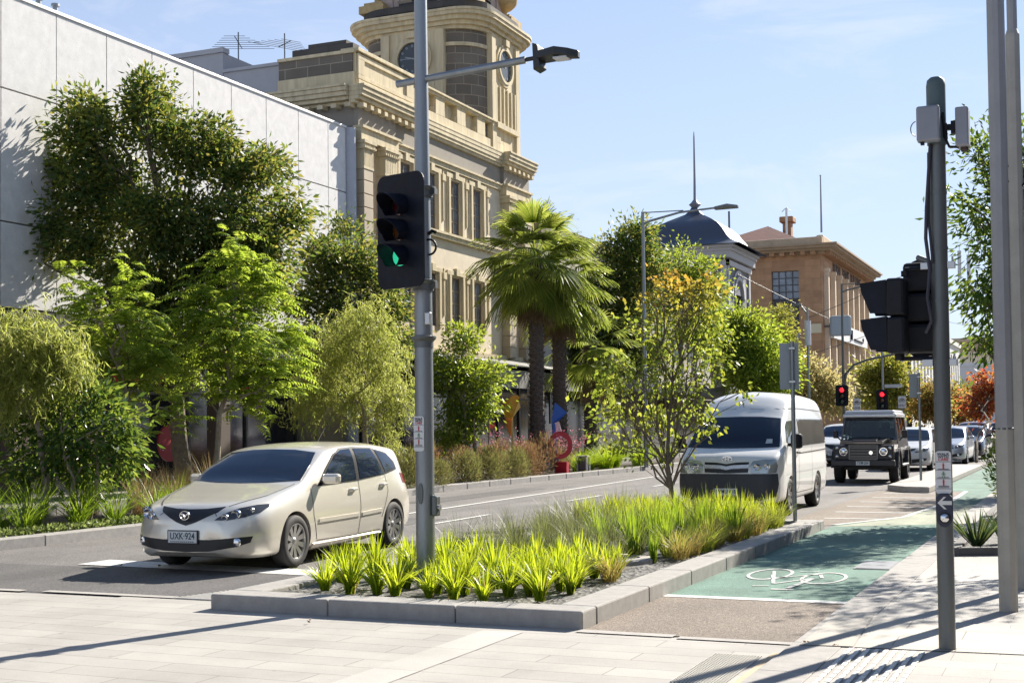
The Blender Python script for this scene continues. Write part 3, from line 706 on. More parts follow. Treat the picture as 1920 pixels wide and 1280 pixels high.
# upper stage with louvres, urns on the corners
PINK = M("pink_render", (.42,.34,.30), .85, var=.1, scale=3)
mb = MB(); ins = .85
mb.box(TX0+ins, TY0+ins, 18.0, TX1-ins, TY1-ins, 22.6)
for x in (TX0+ins, TX1-ins-.5): mb.box(x-.06, TY0+ins-.06, 18.05, x+.56, TY0+ins+.02, 22.6)
for y in (TY0+ins, TY1-ins-.5): mb.box(TX1-ins-.02, y-.06, 18.05, TX1-ins+.06, y+.56, 22.6)
mb.box(TX0+ins-.2, TY0+ins-.2, 22.6, TX1-ins+.2, TY1-ins+.2, 23.0)
th_part("belfry_stage", mb, PINK)
mb = MB()
for k in range(22):
    z = 18.5 + k*.16; mb.obox((xm-.75, TY0+ins-.05, z), (.30,0,0), (0,.06,-.045), (0,.008,.012)); mb.obox((xm+.35, TY0+ins-.05, z), (.30,0,0), (0,.06,-.045), (0,.008,.012))
    mb.obox((TX1-ins+.05, ym, z), (.06,0,-.045), (0,.62,0), (.008,0,.012))
th_part("louvre", mb, M("louvre_cream", (.48,.42,.34), .7))
mb = MB(); mb.box(TX1-ins+.002, ym-.7, 18.3, TX1-ins+.006, ym+.7, 22.1); mb.box(xm-1.05, TY0+ins-.006, 18.3, xm+.65, TY0+ins-.002, 22.1); th_part("louvre_recess", mb, M("joint_dark", (.05,.05,.055), .9))
for x, y in ((TX0+.75,TY0+.75),(TX1-.75,TY0+.75),(TX1-.75,TY1-.75)):
    mb = MB(); mb.box(x-.55, y-.55, 18.05, x+.55, y+.55, 18.35); mb.box(x-.4, y-.4, 18.35, x+.4, y+.4, 18.5)
    mb.lathe([(.20,18.5),(.13,18.62),(.12,18.72),(.30,18.82),(.50,19.0),(.56,19.2),(.52,19.28),(.60,19.34),(.60,19.4),(.4,19.42),(.16,19.6),(.1,19.75),(.001,19.8)], (x,y,0), 24)
    th_part("urn", mb, M("urn_ochre", (.42,.31,.15), .8, var=.2, scale=5), smooth=True)
# street awning of the civic building and shopfronts under it
mb = MB(); mb.box(XW+.02, 36.4, 3.62, -18.3, 50.1, 3.75); mb.ext([(-18.3,36.4,3.0),(-18.3,36.4,3.75),(XW+.5,36.4,4.2),(XW+.5,36.4,3.95),(-18.42,36.4,3.5),(-18.42,36.4,3.0)], (0,13.7,0))
th_part("awning", mb, M("awning_sheet", (.30,.295,.28), .55, .3, var=.15, scale=3))
mb = MB(); mb.box(XW+.03, 36.5, .15, XW+.06, 50.1, 3.6); th_part("shop_window", mb, SHOPG)
mb = MB()
for y in np.arange(36.5, 50.0, 2.1): mb.box(XW+.02, y, .15, XW+.12, y+.12, 3.6)
for z in (.15,.8,2.7): mb.box(XW+.02, 36.5, z, XW+.10, 50.1, z+.07)
th_part("shop_frame", mb, M("frame_dark", (.035,.035,.04), .5))

# grey rear wing behind the panelled building
t = thing("rear_wing", "plain pale grey rendered wing rising behind the white panelled wall", "building", (-26.5,40,0))
GREYW = M("grey_render", (.36,.36,.375), .85, var=.06, scale=2)
mb = MB(); mb.box(-40, YA+.02, 0, -25.96, YA+3.0, 14.1); mb.box(-25.955, YA+.05, 0, -23.73, YA+3.0, 13.42); mb.build("wall", GREYW, t)
mb = MB(); mb.box(-40, YA-.06, 14.1, -25.9, YA+.3, 14.26); mb.box(-25.95, YA-.03, 13.42, -23.74, YA+.3, 13.52); mb.box(-25.955, YA+1.2, 13.5, -25.4, YA+2.2, 13.75); mb.build("parapet", GREYW, t)

def antenna(x, y, z0, z1, n, L, ang, label):
    t = thing("tv_antenna", label, "antenna", (x, y, z0))
    MB().tube([(x,y,z0),(x,y,z1)], .022).build("mast", GALVD, t)
    m = MB(); a = Vector((math.cos(ang), math.sin(ang), .0)); b = Vector((-a.y, a.x, 0))
    c = Vector((x, y, z1-.35)); m.tube([c - b*L*.5, c + b*L*.5], .016, 6); m.build("boom", GALVD, t)
    m = MB()
    for k in range(n):
        p = c + b*L*(k/(n-1)-.5); l = .35 + .75*(k/(n-1)); m.tube([p - a*l, p + a*l], .009, 5)
    m.build("element", GALVD, t)
antenna(-26.13, 37.5, 13.5, 15.1, 7, 1.5, R(25), "larger television antenna with long horizontal rods on the grey wing")
antenna(-24.16, 37.3, 13.5, 14.75, 6, .9, R(60), "smaller slanted television antenna close to the stone parapet")

# ------------------------------------------------------------------ low shops past the civic building
t = thing("low_shop_row", "low shop row with dark parapet cap hidden behind the street trees", "building", (-24,66,0))
mb = MB(); mb.box(-34, 51.6, 0, XW, 70, 9.75); mb.box(-34, 70.02, 0, XW-.3, 80.4, 10.9); mb.build("wall", M("shop_wall", (.42,.39,.34), .85, var=.08), t)
mb = MB(); mb.box(-34.1, 51.55, 9.75, XW+.15, 70.02, 10.25); mb.build("parapet", M("parapet_brown", (.11,.09,.075), .8), t)
mb = MB(); mb.box(-34, 70.0, 10.9, XW-.2, 80.4, 11.2); mb.build("fascia", M("fascia_white", (.6,.6,.6), .7), t)
mb = MB(); mb.box(XW+.02, 52, 3.15, -18.2, 80, 3.65); mb.build("awning", M("awning_dark", (.085,.085,.09), .6), t)
mb = MB(); mb.box(XW+.02, 52, .15, XW+.05, 80, 3.1); mb.build("shop_window", SHOPG, t)
mb = MB()
for y in np.arange(53, 79, 3): mb.box(XW+.005, y, 5.2, XW+.06, y+1.2, 7.6)
mb.build("upper_window", WINPANE, t)
t = thing("vertical_sign", "narrow dark hanging sign with pale vertical lettering under the dark awning", "sign", (-18.9,47.6,.15))
MB().box(-18.93,47.4,1.75,-18.87,47.95,3.05).build("board", M("sign_black", (.015,.017,.02), .4), t)
text_mesh("SAVINGS", .27, M("sign_pale_letter", (.30,.33,.33), .6), "lettering", t, (-18.865,47.66,2.4), ((0,0,1),(0,1,0),(-1,0,0)), .004)
MB().tube([(-18.9,47.66,3.05),(-18.9,47.66,3.4)], .02).build("hanger", BLACK, t)
MB().box(-18.95,47.5,.15,-18.85,47.8,.2).build("foot", BLACK, t)

# ------------------------------------------------------------------ domed corner building
dm = thing("domed_building", "grey building with bell shaped slate dome and tall spire", "building", (-24.6,88,0))
SL = M("slate_blue", (.055,.065,.095), .38, .1, var=.18, scale=30, spec=.7)
DX, DY = -24.25, 88.0
mb = MB(); wall_holes(mb, (-27.6,85.1,.1), (1,0,0), (0,-1,0), 6.2, 13, [(2.6,6.5,4.4,9.4),(.7,6.5,2.0,11.2)], .3); wall_holes(mb, (-21.4,85.1,.1), (0,1,0), (1,0,0), 6.2, 13, [(1.9,5.5,4.3,10.2)], .35)
mb.box(-27.6,85.45,.1,-21.8,91.3,12.9)
dmw = mb.build("wall", M("dark_render", (.15,.155,.175), .8, var=.2, scale=2), dm)
mb = MB()
for x in (-27.62,-25.75,-23.3,-21.75): mb.box(x,84.98,5,x+.38,85.095,12.0)
for y in (85.1,90.9): mb.box(-21.395,y,5,-21.28,y+.38,12.2)
n = 14
for i in range(n):
    a, b = math.pi*i/n, math.pi*(i+1)/n
    for r0, r1, o in ((1.2,1.45,.14),(1.65,1.85,.09)):
        mb.add([(-21.4+oo, 88.2+r*math.cos(t_), 10.1+r*math.sin(t_)) for oo in (.005,o) for r in (r0,r1) for t_ in (a,b)], [(0,1,3,2),(4,6,7,5),(0,4,5,1),(2,3,7,6)])
mb.box(-27.7,84.9,12.0,-21.2,85.09,12.35); mb.box(-21.39,84.9,12.0,-21.2,91.4,12.35)
mb.build("trim", M("trim_pale", (.42,.42,.43), .7), dm)
mb = MB(); mb.box(-28.0,84.4,12.9,-20.9,91.7,13.1); mb.box(-28.15,84.25,13.1,-20.75,91.8,13.28); mb.box(-27.9,84.5,12.45,-21.0,91.6,12.9); mb.build("eaves", M("eaves_grey", (.33,.33,.34), .6), dm)
mb = MB(); mb.box(-26.9,84.92,6.6,-25.62,85.0,11.2); mb.build("banner_window", WINPANE, dm)
mb = MB(); prof = [(4.05, 13.28), (3.6, 13.45), (3.2, 13.68), (2.92, 13.94), (2.7, 14.24), (2.42, 14.63), (2.02, 15.02), (1.5, 15.36), (0.95, 15.66), (0.55, 15.88), (0.32, 16.14), (0.2, 16.39), (0.16, 16.57)]
k = len(prof); vs = []
for r, z in prof:
    m_ = 6
    for sx, sy, ex, ey in ((-1,-1,1,-1),(1,-1,1,1),(1,1,-1,1),(-1,1,-1,-1)):
        for i in range(m_):
            q = i/m_; vs.append((DX+r*(sx+(ex-sx)*q), DY+r*(sy+(ey-sy)*q), z))
nn = 24
mb.add(vs, [(i*nn+j, i*nn+(j+1)%nn, (i+1)*nn+(j+1)%nn, (i+1)*nn+j) for i in range(k-1) for j in range(nn)])
mb.build("dome", SL, dm, smooth=True, angle=30)
mb = MB(); mb.lathe([(.22,16.4),(.42,16.6),(.25,16.75),(.10,16.95),(.075,18.5),(.05,21.2),(.02,21.6)], (DX,DY,0), 12); mb.build("spire", M("spire_grey", (.20,.21,.25), .5, .3), dm, smooth=True)
mb = MB(); mb.tube([(-22.4,90.0,14.2),(-22.4,90.0,16.3)], .07); mb.build("vent_pipe", GALVD, dm)
mb = MB(); mb.lathe([(.25,13.3),(.3,13.5),(.55,13.8),(.62,14.9),(.55,14.95)], (-27.3,86.2,0), 8); mb.box(-27.9,85.6,12.9,-26.7,86.8,13.3); mb.build("chimney_pot", M("pot_white", (.42,.42,.42), .8), dm)

# ------------------------------------------------------------------ sandstone bank-like corner building
ss = thing("sandstone_building", "brown sandstone corner building with red hipped roof and tall pilastered street front", "building", (-25,130,0))
SAND = brickmat("sandstone", (.42,.245,.13), (.34,.195,.105), (.26,.15,.085), 1.4, .55, msize=.01, plane='wall', var=.2, grain=.06, bump=.2, gscale=20)
SX, SY0, SY1 = -21.0, 117.0, 143.0
hl = [(15.9,9.8,18.4,15.0),(10.9,12.9,12.2,15.0)]
mb = MB(); wall_holes(mb, (SX-20,SY0,.1), (1,0,0), (0,-1,0), 20, 16.4, [(15.6,5.2,18.0,14.95),(11.2,12.7,13.4,14.95)], .4)
cols = [118.0 + 3.35*i for i in range(8)]
hs = [(cols[i]-SY0+.5, 10.4, cols[i+1]-SY0-.1, 14.7) for i in range(7)] + [(cols[i]-SY0+.5, 4.6, cols[i+1]-SY0-.1, 9.1) for i in range(7)]
wall_holes(mb, (SX,SY0,.1), (0,1,0), (1,0,0), SY1-SY0, 16.4, hs, .9); mb.box(SX-20,SY0+.5,.1,SX-1,SY1,16.3)
mb.build("wall", SAND, ss)
for x0, z0, x1, z1 in ((SX-4.4,5.3,SX-2.0,9.6),(SX-4.4,12.6,SX-2.0,15.05),(SX-8.8,12.8,SX-6.6,15.05)): MB().box(x0,SY0+.33,z0,x1,SY0+.36,z1).build("window_pane", WINPANE, ss)
mb = MB()
for x0, x1, z0, z1 in ((SX-4.4,SX-2.0,12.6,15.05),(SX-8.8,SX-6.6,12.8,15.05),(SX-4.4,SX-2.0,5.3,9.6)):
    for i in range(5): xx = x0+(x1-x0)*i/4; mb.box(xx-.04,SY0+.27,z0,xx+.04,SY0+.33,z1)
    for i in range(5): zz = z0+(z1-z0)*i/4; mb.box(x0,SY0+.275,zz-.04,x1,SY0+.325,zz+.04)
mb.build("glazing_bar", M("bar_dark", (.06,.065,.07), .6), ss)
mb = MB(); mb.box(SX-4.4,SY0+.2,9.6,SX-2.0,SY0+.30,12.6); mb.build("spandrel", M("spandrel", (.045,.042,.05), .6), ss)
mb = MB(); mb.box(SX-.92,SY0+1,4.4,SX-.88,SY1-.5,15); mb.build("recess_glass", M("recess_brown", (.055,.038,.028), .4), ss)
mb = MB()
for y in cols: mb.box(SX+.004,y-.08,4.4,SX+.42,y+.42,15.2); mb.box(SX+.003,y-.18,14.9,SX+.5,y+.52,15.2)
for i in range(7):
    y = (cols[i]+cols[i+1])/2+.17; mb.box(SX-.8,y-.16,4.4,SX-.3,y+.16,15)
mb.build("pilaster", M("pilaster_pale", (.66,.54,.40), .8, var=.1, scale=2), ss)
mb = MB()
for z0, z1, p in ((16.4,16.6,.3),(16.6,16.8,.9),(16.8,17.0,1.4),(17.0,17.15,1.6)): mb.box(SX-20,SY0-p,z0,SX+p,SY1+.3,z1)
mb.build("cornice", M("cornice_stone", (.33,.245,.16), .85, var=.15, scale=1.5), ss)
mb = MB()
for x in np.arange(SX-8, SX, .9): mb.box(x,SY0-.8,16.3,x+.4,SY0-.01,16.6)
for y in np.arange(SY0, SY1, .9): mb.box(SX+.01,y,16.3,SX+.8,y+.4,16.6)
mb.build("dentils", SAND, ss)
mb = MB(); mb.box(SX-20,SY0-.2,17.15,SX+.1,SY0+.4,17.9); mb.box(SX-.5,SY0+.41,17.15,SX+.1,SY0+9.5,18.1); mb.box(SX-.5,SY0+16,17.15,SX+.1,SY0+20,18.0); mb.box(SX-.5,SY0+9.5,17.15,SX+.1,SY0+16,18.1); mb.box(SX-.5,SY0+22.5,17.15,SX+.1,SY0+25.5,18.4)
mb.build("parapet", M("parapet_sand", (.48,.37,.25), .85, var=.2, scale=1.2), ss, bevel=.1)
mb = MB(); mb.add([(SX-13,SY0+1,17.3),(SX-.8,SY0+1,17.3),(SX-.8,SY1-1,17.3),(SX-13,SY1-1,17.3),(SX-6.4,SY0+8,20.3),(SX-6.4,SY1-8,20.3)], [(0,1,4),(1,2,5,4),(2,3,5),(3,0,4,5)])
mb.build("roof", brickmat("red_tiles", (.17,.055,.04), (.13,.042,.032), (.07,.025,.02), .35, .32, plane='wall', var=.15), ss)
mb = MB(); mb.box(SX-5.3,SY0+9.4,18.8,SX-4.5,SY0+10.4,20.75); mb.box(SX-5.55,SY0+9.1,20.75,SX-4.25,SY0+10.7,21.3); mb.build("chimney", SAND, ss, bevel=.08)
mb = MB(); mb.box(SX+.43,118.2,9.1,SX+.75,137.5,10.55); mb.build("sign_band", M("sign_white", (.72,.72,.70), .6), ss)
mb = MB(); mb.tube([(SX+.76,127.3,9.4),(SX+.78,127.3,10.3)], .18, 6); mb.tube([(SX+.78,129.3,9.55),(SX+.78,134.3,9.5),(SX+.78,134.5,9.9)], .1, 6); mb.build("sign_emblem", BLACK, ss)
text_mesh("RURAL  BANK  BUILDING", 1.25, M("letter_dark", (.10,.08,.065), .8), "frieze_lettering", ss, (SX+.02,130.6,15.72), ROT_PX, .03, sx=1.15)
text_mesh("BANK BUILDING", .95, M("letter_dark", (.10,.08,.065), .8), "side_lettering", ss, (SX-9.35,SY0-.02,15.55), ROT_NY, .03)
mb = MB(); mb.box(SX-1.0,SY0-.06,9.5,SX-.1+.0,SY0-.003,10.3); mb.build("wall_plate", M("plate_cream", (.58,.52,.36), .7), ss)
mb = MB(); mb.box(SX+.01,117.5,3.3,SX+4.5,142,4.3); mb.build("awning", M("awning_black", (.03,.03,.032), .6), ss)
t = thing("flagpole", "tall thin bare flagpole on the sandstone building's corner", "flagpole", (SX-.1,SY0+.8,18.4))
mb = MB(); mb.tube([(SX-.1,SY0+.8,18.35),(SX-.1,SY0+.8,23.3)], [.09,.05]); mb.build("pole", M("pole_grey", (.25,.26,.28), .5), t); MB().lathe([(.001,-.1),(.1,0),(.001,.1)], (SX-.1,SY0+.8,23.35), 8).build("finial", M("pole_grey", (.25,.26,.28), .5), t)
t = thing("tv_antenna", "small white rooftop mast beside the red tiled roof", "antenna", (SX-3.0,SY0+.6,18.3))
MB().tube([(SX-3,SY0+.1,18.3),(SX-3,SY0+.1,20.6)], .1).build("mast", M("unit_white", (.75,.76,.78), .5), t); MB().tube([(SX-3.4,SY0+.1,20.3),(SX-3,SY0+.1,20.65),(SX-2.6,SY0+.1,20.3)], .03).build("arm", GALVD, t)
t = thing("projecting_sign", "round edged grey boxed sign projecting from the sandstone street front", "sign", (SX,118.2,9.2))
MB().box(SX+.46,117.6,9.2,SX+2.3,118.1,11.0).build("box", M("sign_grey", (.28,.33,.36), .5), t, bevel=.2)
MB().tube([(SX+.0,117.85,10.1),(SX+.5,117.85,10.1)], .08).build("bracket", GALVD, t)

# ------------------------------------------------------------------ buildings at the end of the street
t = thing("white_terrace", "distant white building with tall narrow window slots behind the yellow tree", "building", (-19,175,0))
mb = MB(); wall_holes(mb, (-17.5,150,.1), (0,1,0), (1,0,0), 60, 12.5, [(2+3.4*i,4.6,3.9+3.4*i,11.0) for i in range(17)], .5); mb.box(-40,150.02,.1,-18.1,210,12.4); mb.build("wall", M("white_wall", (.62,.61,.58), .8), t)
mb = MB(); mb.box(-18.0,150.5,4,-17.95,209,11.8); mb.build("window", WINPANE, t)
mb = MB(); mb.box(-40,149.8,12.5,-17.2,210,13.1); mb.build("parapet", M("white_wall", (.62,.61,.58), .8), t)
t = thing("tan_block", "wide tan brick block far down the street under the wires", "building", (-11,320,0))
mb = MB(); mb.box(-46,330,0,60,360,20.5); mb.build("wall", M("tan_wall", (.40,.30,.22), .9, var=.06), t)
mb = MB(); mb.box(-46.2,329.8,20.5,60.2,360,21.2); mb.build("parapet", M("tan_trim", (.45,.37,.28), .9), t)
t = thing("grey_shop_block", "small pale grey shop building below the tan block", "building", (-15,245,0))
mb = MB(); mb.box(-40,245,0,-13.2,262,11.2); mb.box(-40,244.8,11.2,-13,262,11.9); mb.build("wall", M("grey_pale", (.52,.53,.54), .8), t)
mb = MB()
for i in range(5): mb.box(-13.19,246+3.1*i,4.2,-13.14,247.6+3.1*i,9.4)
mb.build("window", WINPANE, t)
t = thing("cream_shop_block", "cream shop building with flat parapet at the street's end", "building", (-17,285,0))
mb = MB(); mb.box(-45,275,0,-14.5,300,14.5); mb.build("wall", M("cream_pale", (.55,.47,.36), .8), t)
mb = MB(); mb.box(-45.2,274.8,14.5,-14.3,300,15.2); mb.build("parapet", M("cream_pale2", (.5,.43,.33), .8), t)

t = thing("brick_shop_row", "low brick shop row with awning on the near footpath side of the street", "building", (12,30,0))
mb = MB(); wall_holes(mb, (7.5,-20,.03), (0,1,0), (-1,0,0), 84, 7.4, [(2+4*i,4.4,4+4*i,6.4) for i in range(20)] + [(1.2+4*i,.5,4.6+4*i,2.8) for i in range(20)], .2); mb.box(7.75,-20,.03,24,64,7.4); mb.build("wall", brickmat("shop_brick", (.30,.17,.11), (.24,.135,.09), (.32,.29,.25), .24, .086, msize=.01, plane='wall', var=.15), t)
mb = MB(); mb.box(7.71,-20,.4,7.74,64,6.6); mb.build("window", WINPANE, t)
mb = MB(); mb.box(5.2,-20,3.2,7.49,64,3.45); mb.build("awning", M("awning_dark", (.085,.085,.09), .6), t)
mb = MB(); mb.box(7.3,-20,7.43,24,64,7.8); mb.build("parapet", CONC, t)
# ------------------------------------------------------------------ vegetation
def np_mesh(name, V, F, mat, smooth=False, counts=None):
    """V (n,3), F (m,k) index array -> mesh"""
    me = bpy.data.meshes.new(name); V = np.asarray(V, np.float32); F = np.asarray(F, np.int32); k = F.shape[1]
    me.vertices.add(len(V)); me.vertices.foreach_set("co", V.ravel())
    me.loops.add(F.size); me.loops.foreach_set("vertex_index", F.ravel())
    me.polygons.add(len(F)); me.polygons.foreach_set("loop_start", np.arange(0, F.size, k, dtype=np.int32))
    try: me.polygons.foreach_set("loop_total", np.full(len(F), k, np.int32))
    except Exception: pass
    if smooth: me.polygons.foreach_set("use_smooth", np.ones(len(F), bool))
    me.update(calc_edges=True); me.validate()
    me.materials.append(mat); return me
def nrm(a): return a / np.maximum(np.linalg.norm(a, axis=-1, keepdims=True), 1e-9)
def leaf_cards(P, D, Lh, Wd, rg, fold=.18, N=None):
    """folded kite shaped leaves from base points P along D"""
    n = len(P); D = nrm(D); rn = rg.normal(size=(n,3)) if N is None else N + rg.normal(size=(n,3))*.35
    Sd = nrm(np.cross(D, rn)); Nn = np.cross(Sd, D); Lh = Lh[:,None]; Wd = Wd[:,None]
    m = P + D*Lh*.45 + Nn*Wd*fold
    V = np.stack([P, m + Sd*Wd*.5, P + D*Lh - Nn*Lh*.06, m - Sd*Wd*.5], 1).reshape(-1,3)
    return V, np.arange(4*n).reshape(n,4)
def in_ball(rg, n, p=.6):
    d = nrm(rg.normal(size=(n,3))); return d * (rg.random((n,1))**p)
def merge(parts):
    Vs, Fs, o = [], [], 0
    for V, F in parts: Vs.append(V); Fs.append(F + o); o += len(V)
    return np.concatenate(Vs), np.concatenate(Fs)
def limb_path(rg, a, b, k=4, wob=.08):
    a, b = np.array(a, float), np.array(b, float); l = np.linalg.norm(b-a); out = []
    for i in range(k+1):
        t = i/k; p = a + (b-a)*t; p[2] += math.sin(math.pi*t)*l*.06
        if 0 < i < k: p += rg.normal(size=3)*l*wob
        out.append(p)
    return out
def tree(name, label, cat, base, blobs, style, mat, nclump, per, Lf, Wf, seed, bark=None, tr=.08, fork=.4, sig=.22, group=None,
         stems=None, limb_r=.35, twig=.5, droop=.35):
    """trunk with limbs reaching every clump region, crown of leaf cards gathered in clumps with gaps between"""
    rg = np.random.default_rng(seed); bl = np.array(blobs); bark = bark or BARK
    base = np.array(base, float); t = thing(name, label, cat, base, group)
    w = bl[:,3]**2; idx = rg.choice(len(bl), nclump, p=w/w.sum())
    C = bl[idx,:3] + in_ball(rg, nclump, .42)*bl[idx,3:4]*np.array([1,1,.92])
    cen = np.average(bl[:,:3], axis=0, weights=bl[:,3]**3)
    # wood
    mb = MB(); zmin = (bl[:,2]-bl[:,3]).min(); ztop = bl[:,2].max()
    fz = base[2] + (cen[2]-base[2])*fork
    stems = stems or [(0,0)]
    for sx, sy in stems:
        f = np.array([base[0]+(cen[0]-base[0])*fork*.6+sx*3, base[1]+(cen[1]-base[1])*fork*.6+sy*3, fz])
        b0 = base + np.array([sx, sy, 0]); r0 = tr/math.sqrt(len(stems))
        top = np.array([cen[0]+sx*4, cen[1]+sy*4, base[2]+(ztop-base[2])*.8])
        pth = limb_path(rg, b0, f, 4, .025); mb.tube([tuple(p) for p in pth], list(np.linspace(r0*1.15, r0*.8, 5)), 8)
        p2 = limb_path(rg, f, top, 5, .04); mb.tube([tuple(p) for p in p2], list(np.linspace(r0*.8, r0*.12, 6)), 7)
    for i, b in enumerate(bl):
        q = p2[min(4, max(0, int((b[2]-fz)/(max(.1, top[2]-fz))*4) - 1))]
        if b[2] < fz: q = pth[3]
        pl = limb_path(rg, q, b[:3], 4, .06); mb.tube([tuple(p) for p in pl], list(np.linspace(tr*limb_r, tr*.07, 5)), 6)
        for c in C[idx == i][: int(np.sum(idx == i)*twig)]:
            k = rg.integers(1, 5); pl2 = limb_path(rg, pl[k], c, 2, .06); mb.tube([tuple(p) for p in pl2], [max(.006,tr*.09), .006, .004], 4, cap=False)
    mb.build("trunk", bark, t, smooth=True)
    # leaves
    parts = []
    if style == 'leaf':
        n = nclump*per; ci = np.repeat(np.arange(nclump), per)
        off = rg.normal(size=(n,3))*sig*np.array([1,1,.75])*(.6+.8*rg.random((nclump,1)))[ci]
        P = C[ci] + off
        D = nrm(off)*.7 + nrm(C[ci]-cen)*.5 + rg.normal(size=(n,3))*.45; D[:,2] -= droop
        parts.append(leaf_cards(P, D, Lf*(.65+.7*rg.random(n)), Wf*(.7+.6*rg.random(n)), rg))
    elif style == 'pinnate':
        for c in C:
            out = nrm((c-cen)*np.array([1,1,.6]))
            for q in range(per):
                d = nrm(out + rg.normal(size=3)*.6); d[2] = abs(d[2])*.7 + .25
                k = 10; ts = np.linspace(0, 1, k); l = Lf*(.8+.5*rg.random())
                pts = c + rg.normal(size=3)*sig + d*l*ts[:,None]; pts[:,2] -= (ts**2)*l*(.45+.4*rg.random())
                tg = nrm(np.gradient(pts, axis=0)); sd = nrm(np.cross(tg, np.array([0,0,1.0]) + rg.normal(size=3)*.15)); up = np.cross(sd, tg)
                P = np.concatenate([pts[1:], pts[1:]]); D = np.concatenate([sd[1:]*.9 + tg[1:]*.45, -sd[1:]*.9 + tg[1:]*.45]); D[:,2] -= .35
                lw = Wf*np.concatenate([np.sin(np.pi*(.18+.7*ts[1:]))]*2)
                parts.append(leaf_cards(P, D, lw*3.0, lw*1.0, rg, N=np.concatenate([up[1:]]*2)*1.0))
    elif style == 'weep':
        for c in C:
            for q in range(per):
                k = 8; l = Lf*(.35+1.0*rg.random()); o = c + rg.normal(size=3)*sig*(.6+.9*rg.random())
                pts = np.repeat(o[None], k, 0); tt = np.linspace(0,1,k); dr = rg.normal(size=2)*.55 + nrm((c-cen)[None,:2])[0]*.35
                pts[:,0] += dr[0]*l*tt; pts[:,1] += dr[1]*l*tt; pts[:,2] += l*(.25*tt - 1.15*tt**1.7)
                P = np.repeat(pts, 2, 0); D = rg.normal(size=P.shape)*.55; D[:,2] -= .8
                parts.append(leaf_cards(P, D, Wf*9*(.7+.6*rg.random(len(P))), Wf*(.8+.5*rg.random(len(P))), rg, .05))
    V, F = merge(parts); me = np_mesh("crown", V - base, F, mat); link_mesh("crown", me, t)
    return t

def strip_blades(rg, n, h, w, spread, base_r, mode='arch', segs=3, hvar=.3):
    """grass-like blades: tapering strips curving outward; local coordinates"""
    a = rg.random(n)*2*np.pi; r = base_r*np.sqrt(rg.random(n)); l = h*(1-hvar+hvar*2*rg.random(n))
    o = np.stack([r*np.cos(a), r*np.sin(a), np.zeros(n)], 1); a2 = a + rg.normal(size=n)*.5
    lean = spread*(.25+.95*rg.random(n)); dirh = np.stack([np.cos(a2), np.sin(a2), np.zeros(n)], 1)
    sd = np.stack([-np.sin(a2), np.cos(a2), np.zeros(n)], 1)
    tw = rg.normal(size=n)*.6; sd = nrm(sd*np.cos(tw)[:,None] + dirh*np.sin(tw)[:,None])
    ws = w*(.7+.6*rg.random(n)); rows = []
    for s in range(segs+1):
        t = s/segs; cv = t**1.7 if mode == 'arch' else t
        p = o + dirh*(l*lean*cv)[:,None]; p[:,2] += l*(t - (lean*.45*t*t if mode == 'arch' else 0))
        ww = ws*(1-t**2.2*.97)*(.6+.4*min(1,t*3)); rows.append((p - sd*ww[:,None]*.5, p + sd*ww[:,None]*.5))
    V = np.stack([q for pr in rows for q in pr], 1).reshape(-1,3); k = 2*(segs+1); F = []
    b = np.arange(n)*k
    for s in range(segs): F.append(np.stack([b+2*s, b+2*s+1, b+2*s+3, b+2*s+2], 1))
    return V, np.concatenate(F)

# ---- leaf colours (reflected, transmitted)
LM = dict(
 dark=leafmat("leaf_dark", [(.03,.068,.026),(.05,.095,.032),(.08,.12,.036),(.12,.13,.038)], [(.09,.16,.03),(.19,.27,.04),(.40,.42,.06),(.48,.42,.09)], .46, gloss=.10),
 pin=leafmat("leaf_bright", [(.075,.14,.028),(.11,.18,.035),(.15,.21,.045)], [(.34,.48,.04),(.46,.58,.06),(.58,.66,.09)], .56, gloss=.08),
 weep=leafmat("leaf_olive", [(.12,.155,.04),(.17,.20,.06),(.21,.23,.08)], [(.46,.54,.08),(.58,.62,.14),(.66,.66,.22)], .55, gloss=.08),
 broad=leafmat("leaf_glossy", [(.03,.075,.026),(.048,.105,.032),(.08,.15,.04)], [(.12,.21,.03),(.23,.32,.04),(.42,.5,.07)], .44, .35, gloss=.14),
 mid=leafmat("leaf_mid", [(.06,.11,.025),(.09,.15,.03),(.13,.18,.04)], [(.30,.40,.03),(.42,.52,.05),(.54,.60,.08)], .52),
 maple=leafmat("leaf_maple", [(.09,.14,.03),(.125,.175,.04),(.165,.19,.045)], [(.32,.42,.05),(.44,.52,.06),(.56,.56,.08)], .5,
               zramp=(3.35, 4.5, [(.28,.13,.03),(.33,.17,.04),(.34,.22,.06)], [(.72,.25,.05),(.78,.36,.06),(.80,.50,.10)])),
 yel=leafmat("leaf_yellow", [(.13,.15,.03),(.18,.19,.04),(.22,.20,.05)], [(.34,.38,.05),(.45,.45,.07),(.52,.46,.10)], .5),
 pale=leafmat("leaf_straw", [(.26,.24,.11),(.32,.29,.14),(.36,.30,.14)], [(.60,.55,.22),(.68,.60,.26),(.70,.55,.25)], .5),
 orange=leafmat("leaf_orange", [(.14,.16,.045),(.24,.16,.05),(.27,.12,.045),(.28,.21,.06),(.15,.17,.05)], [(.36,.42,.08),(.56,.40,.09),(.60,.28,.09),(.60,.48,.12),(.36,.42,.08)], .5),
 red=leafmat("leaf_red", [(.26,.05,.03),(.30,.09,.035),(.26,.16,.05)], [(.62,.10,.05),(.68,.20,.06),(.55,.36,.08)], .5),
)
BL = {}
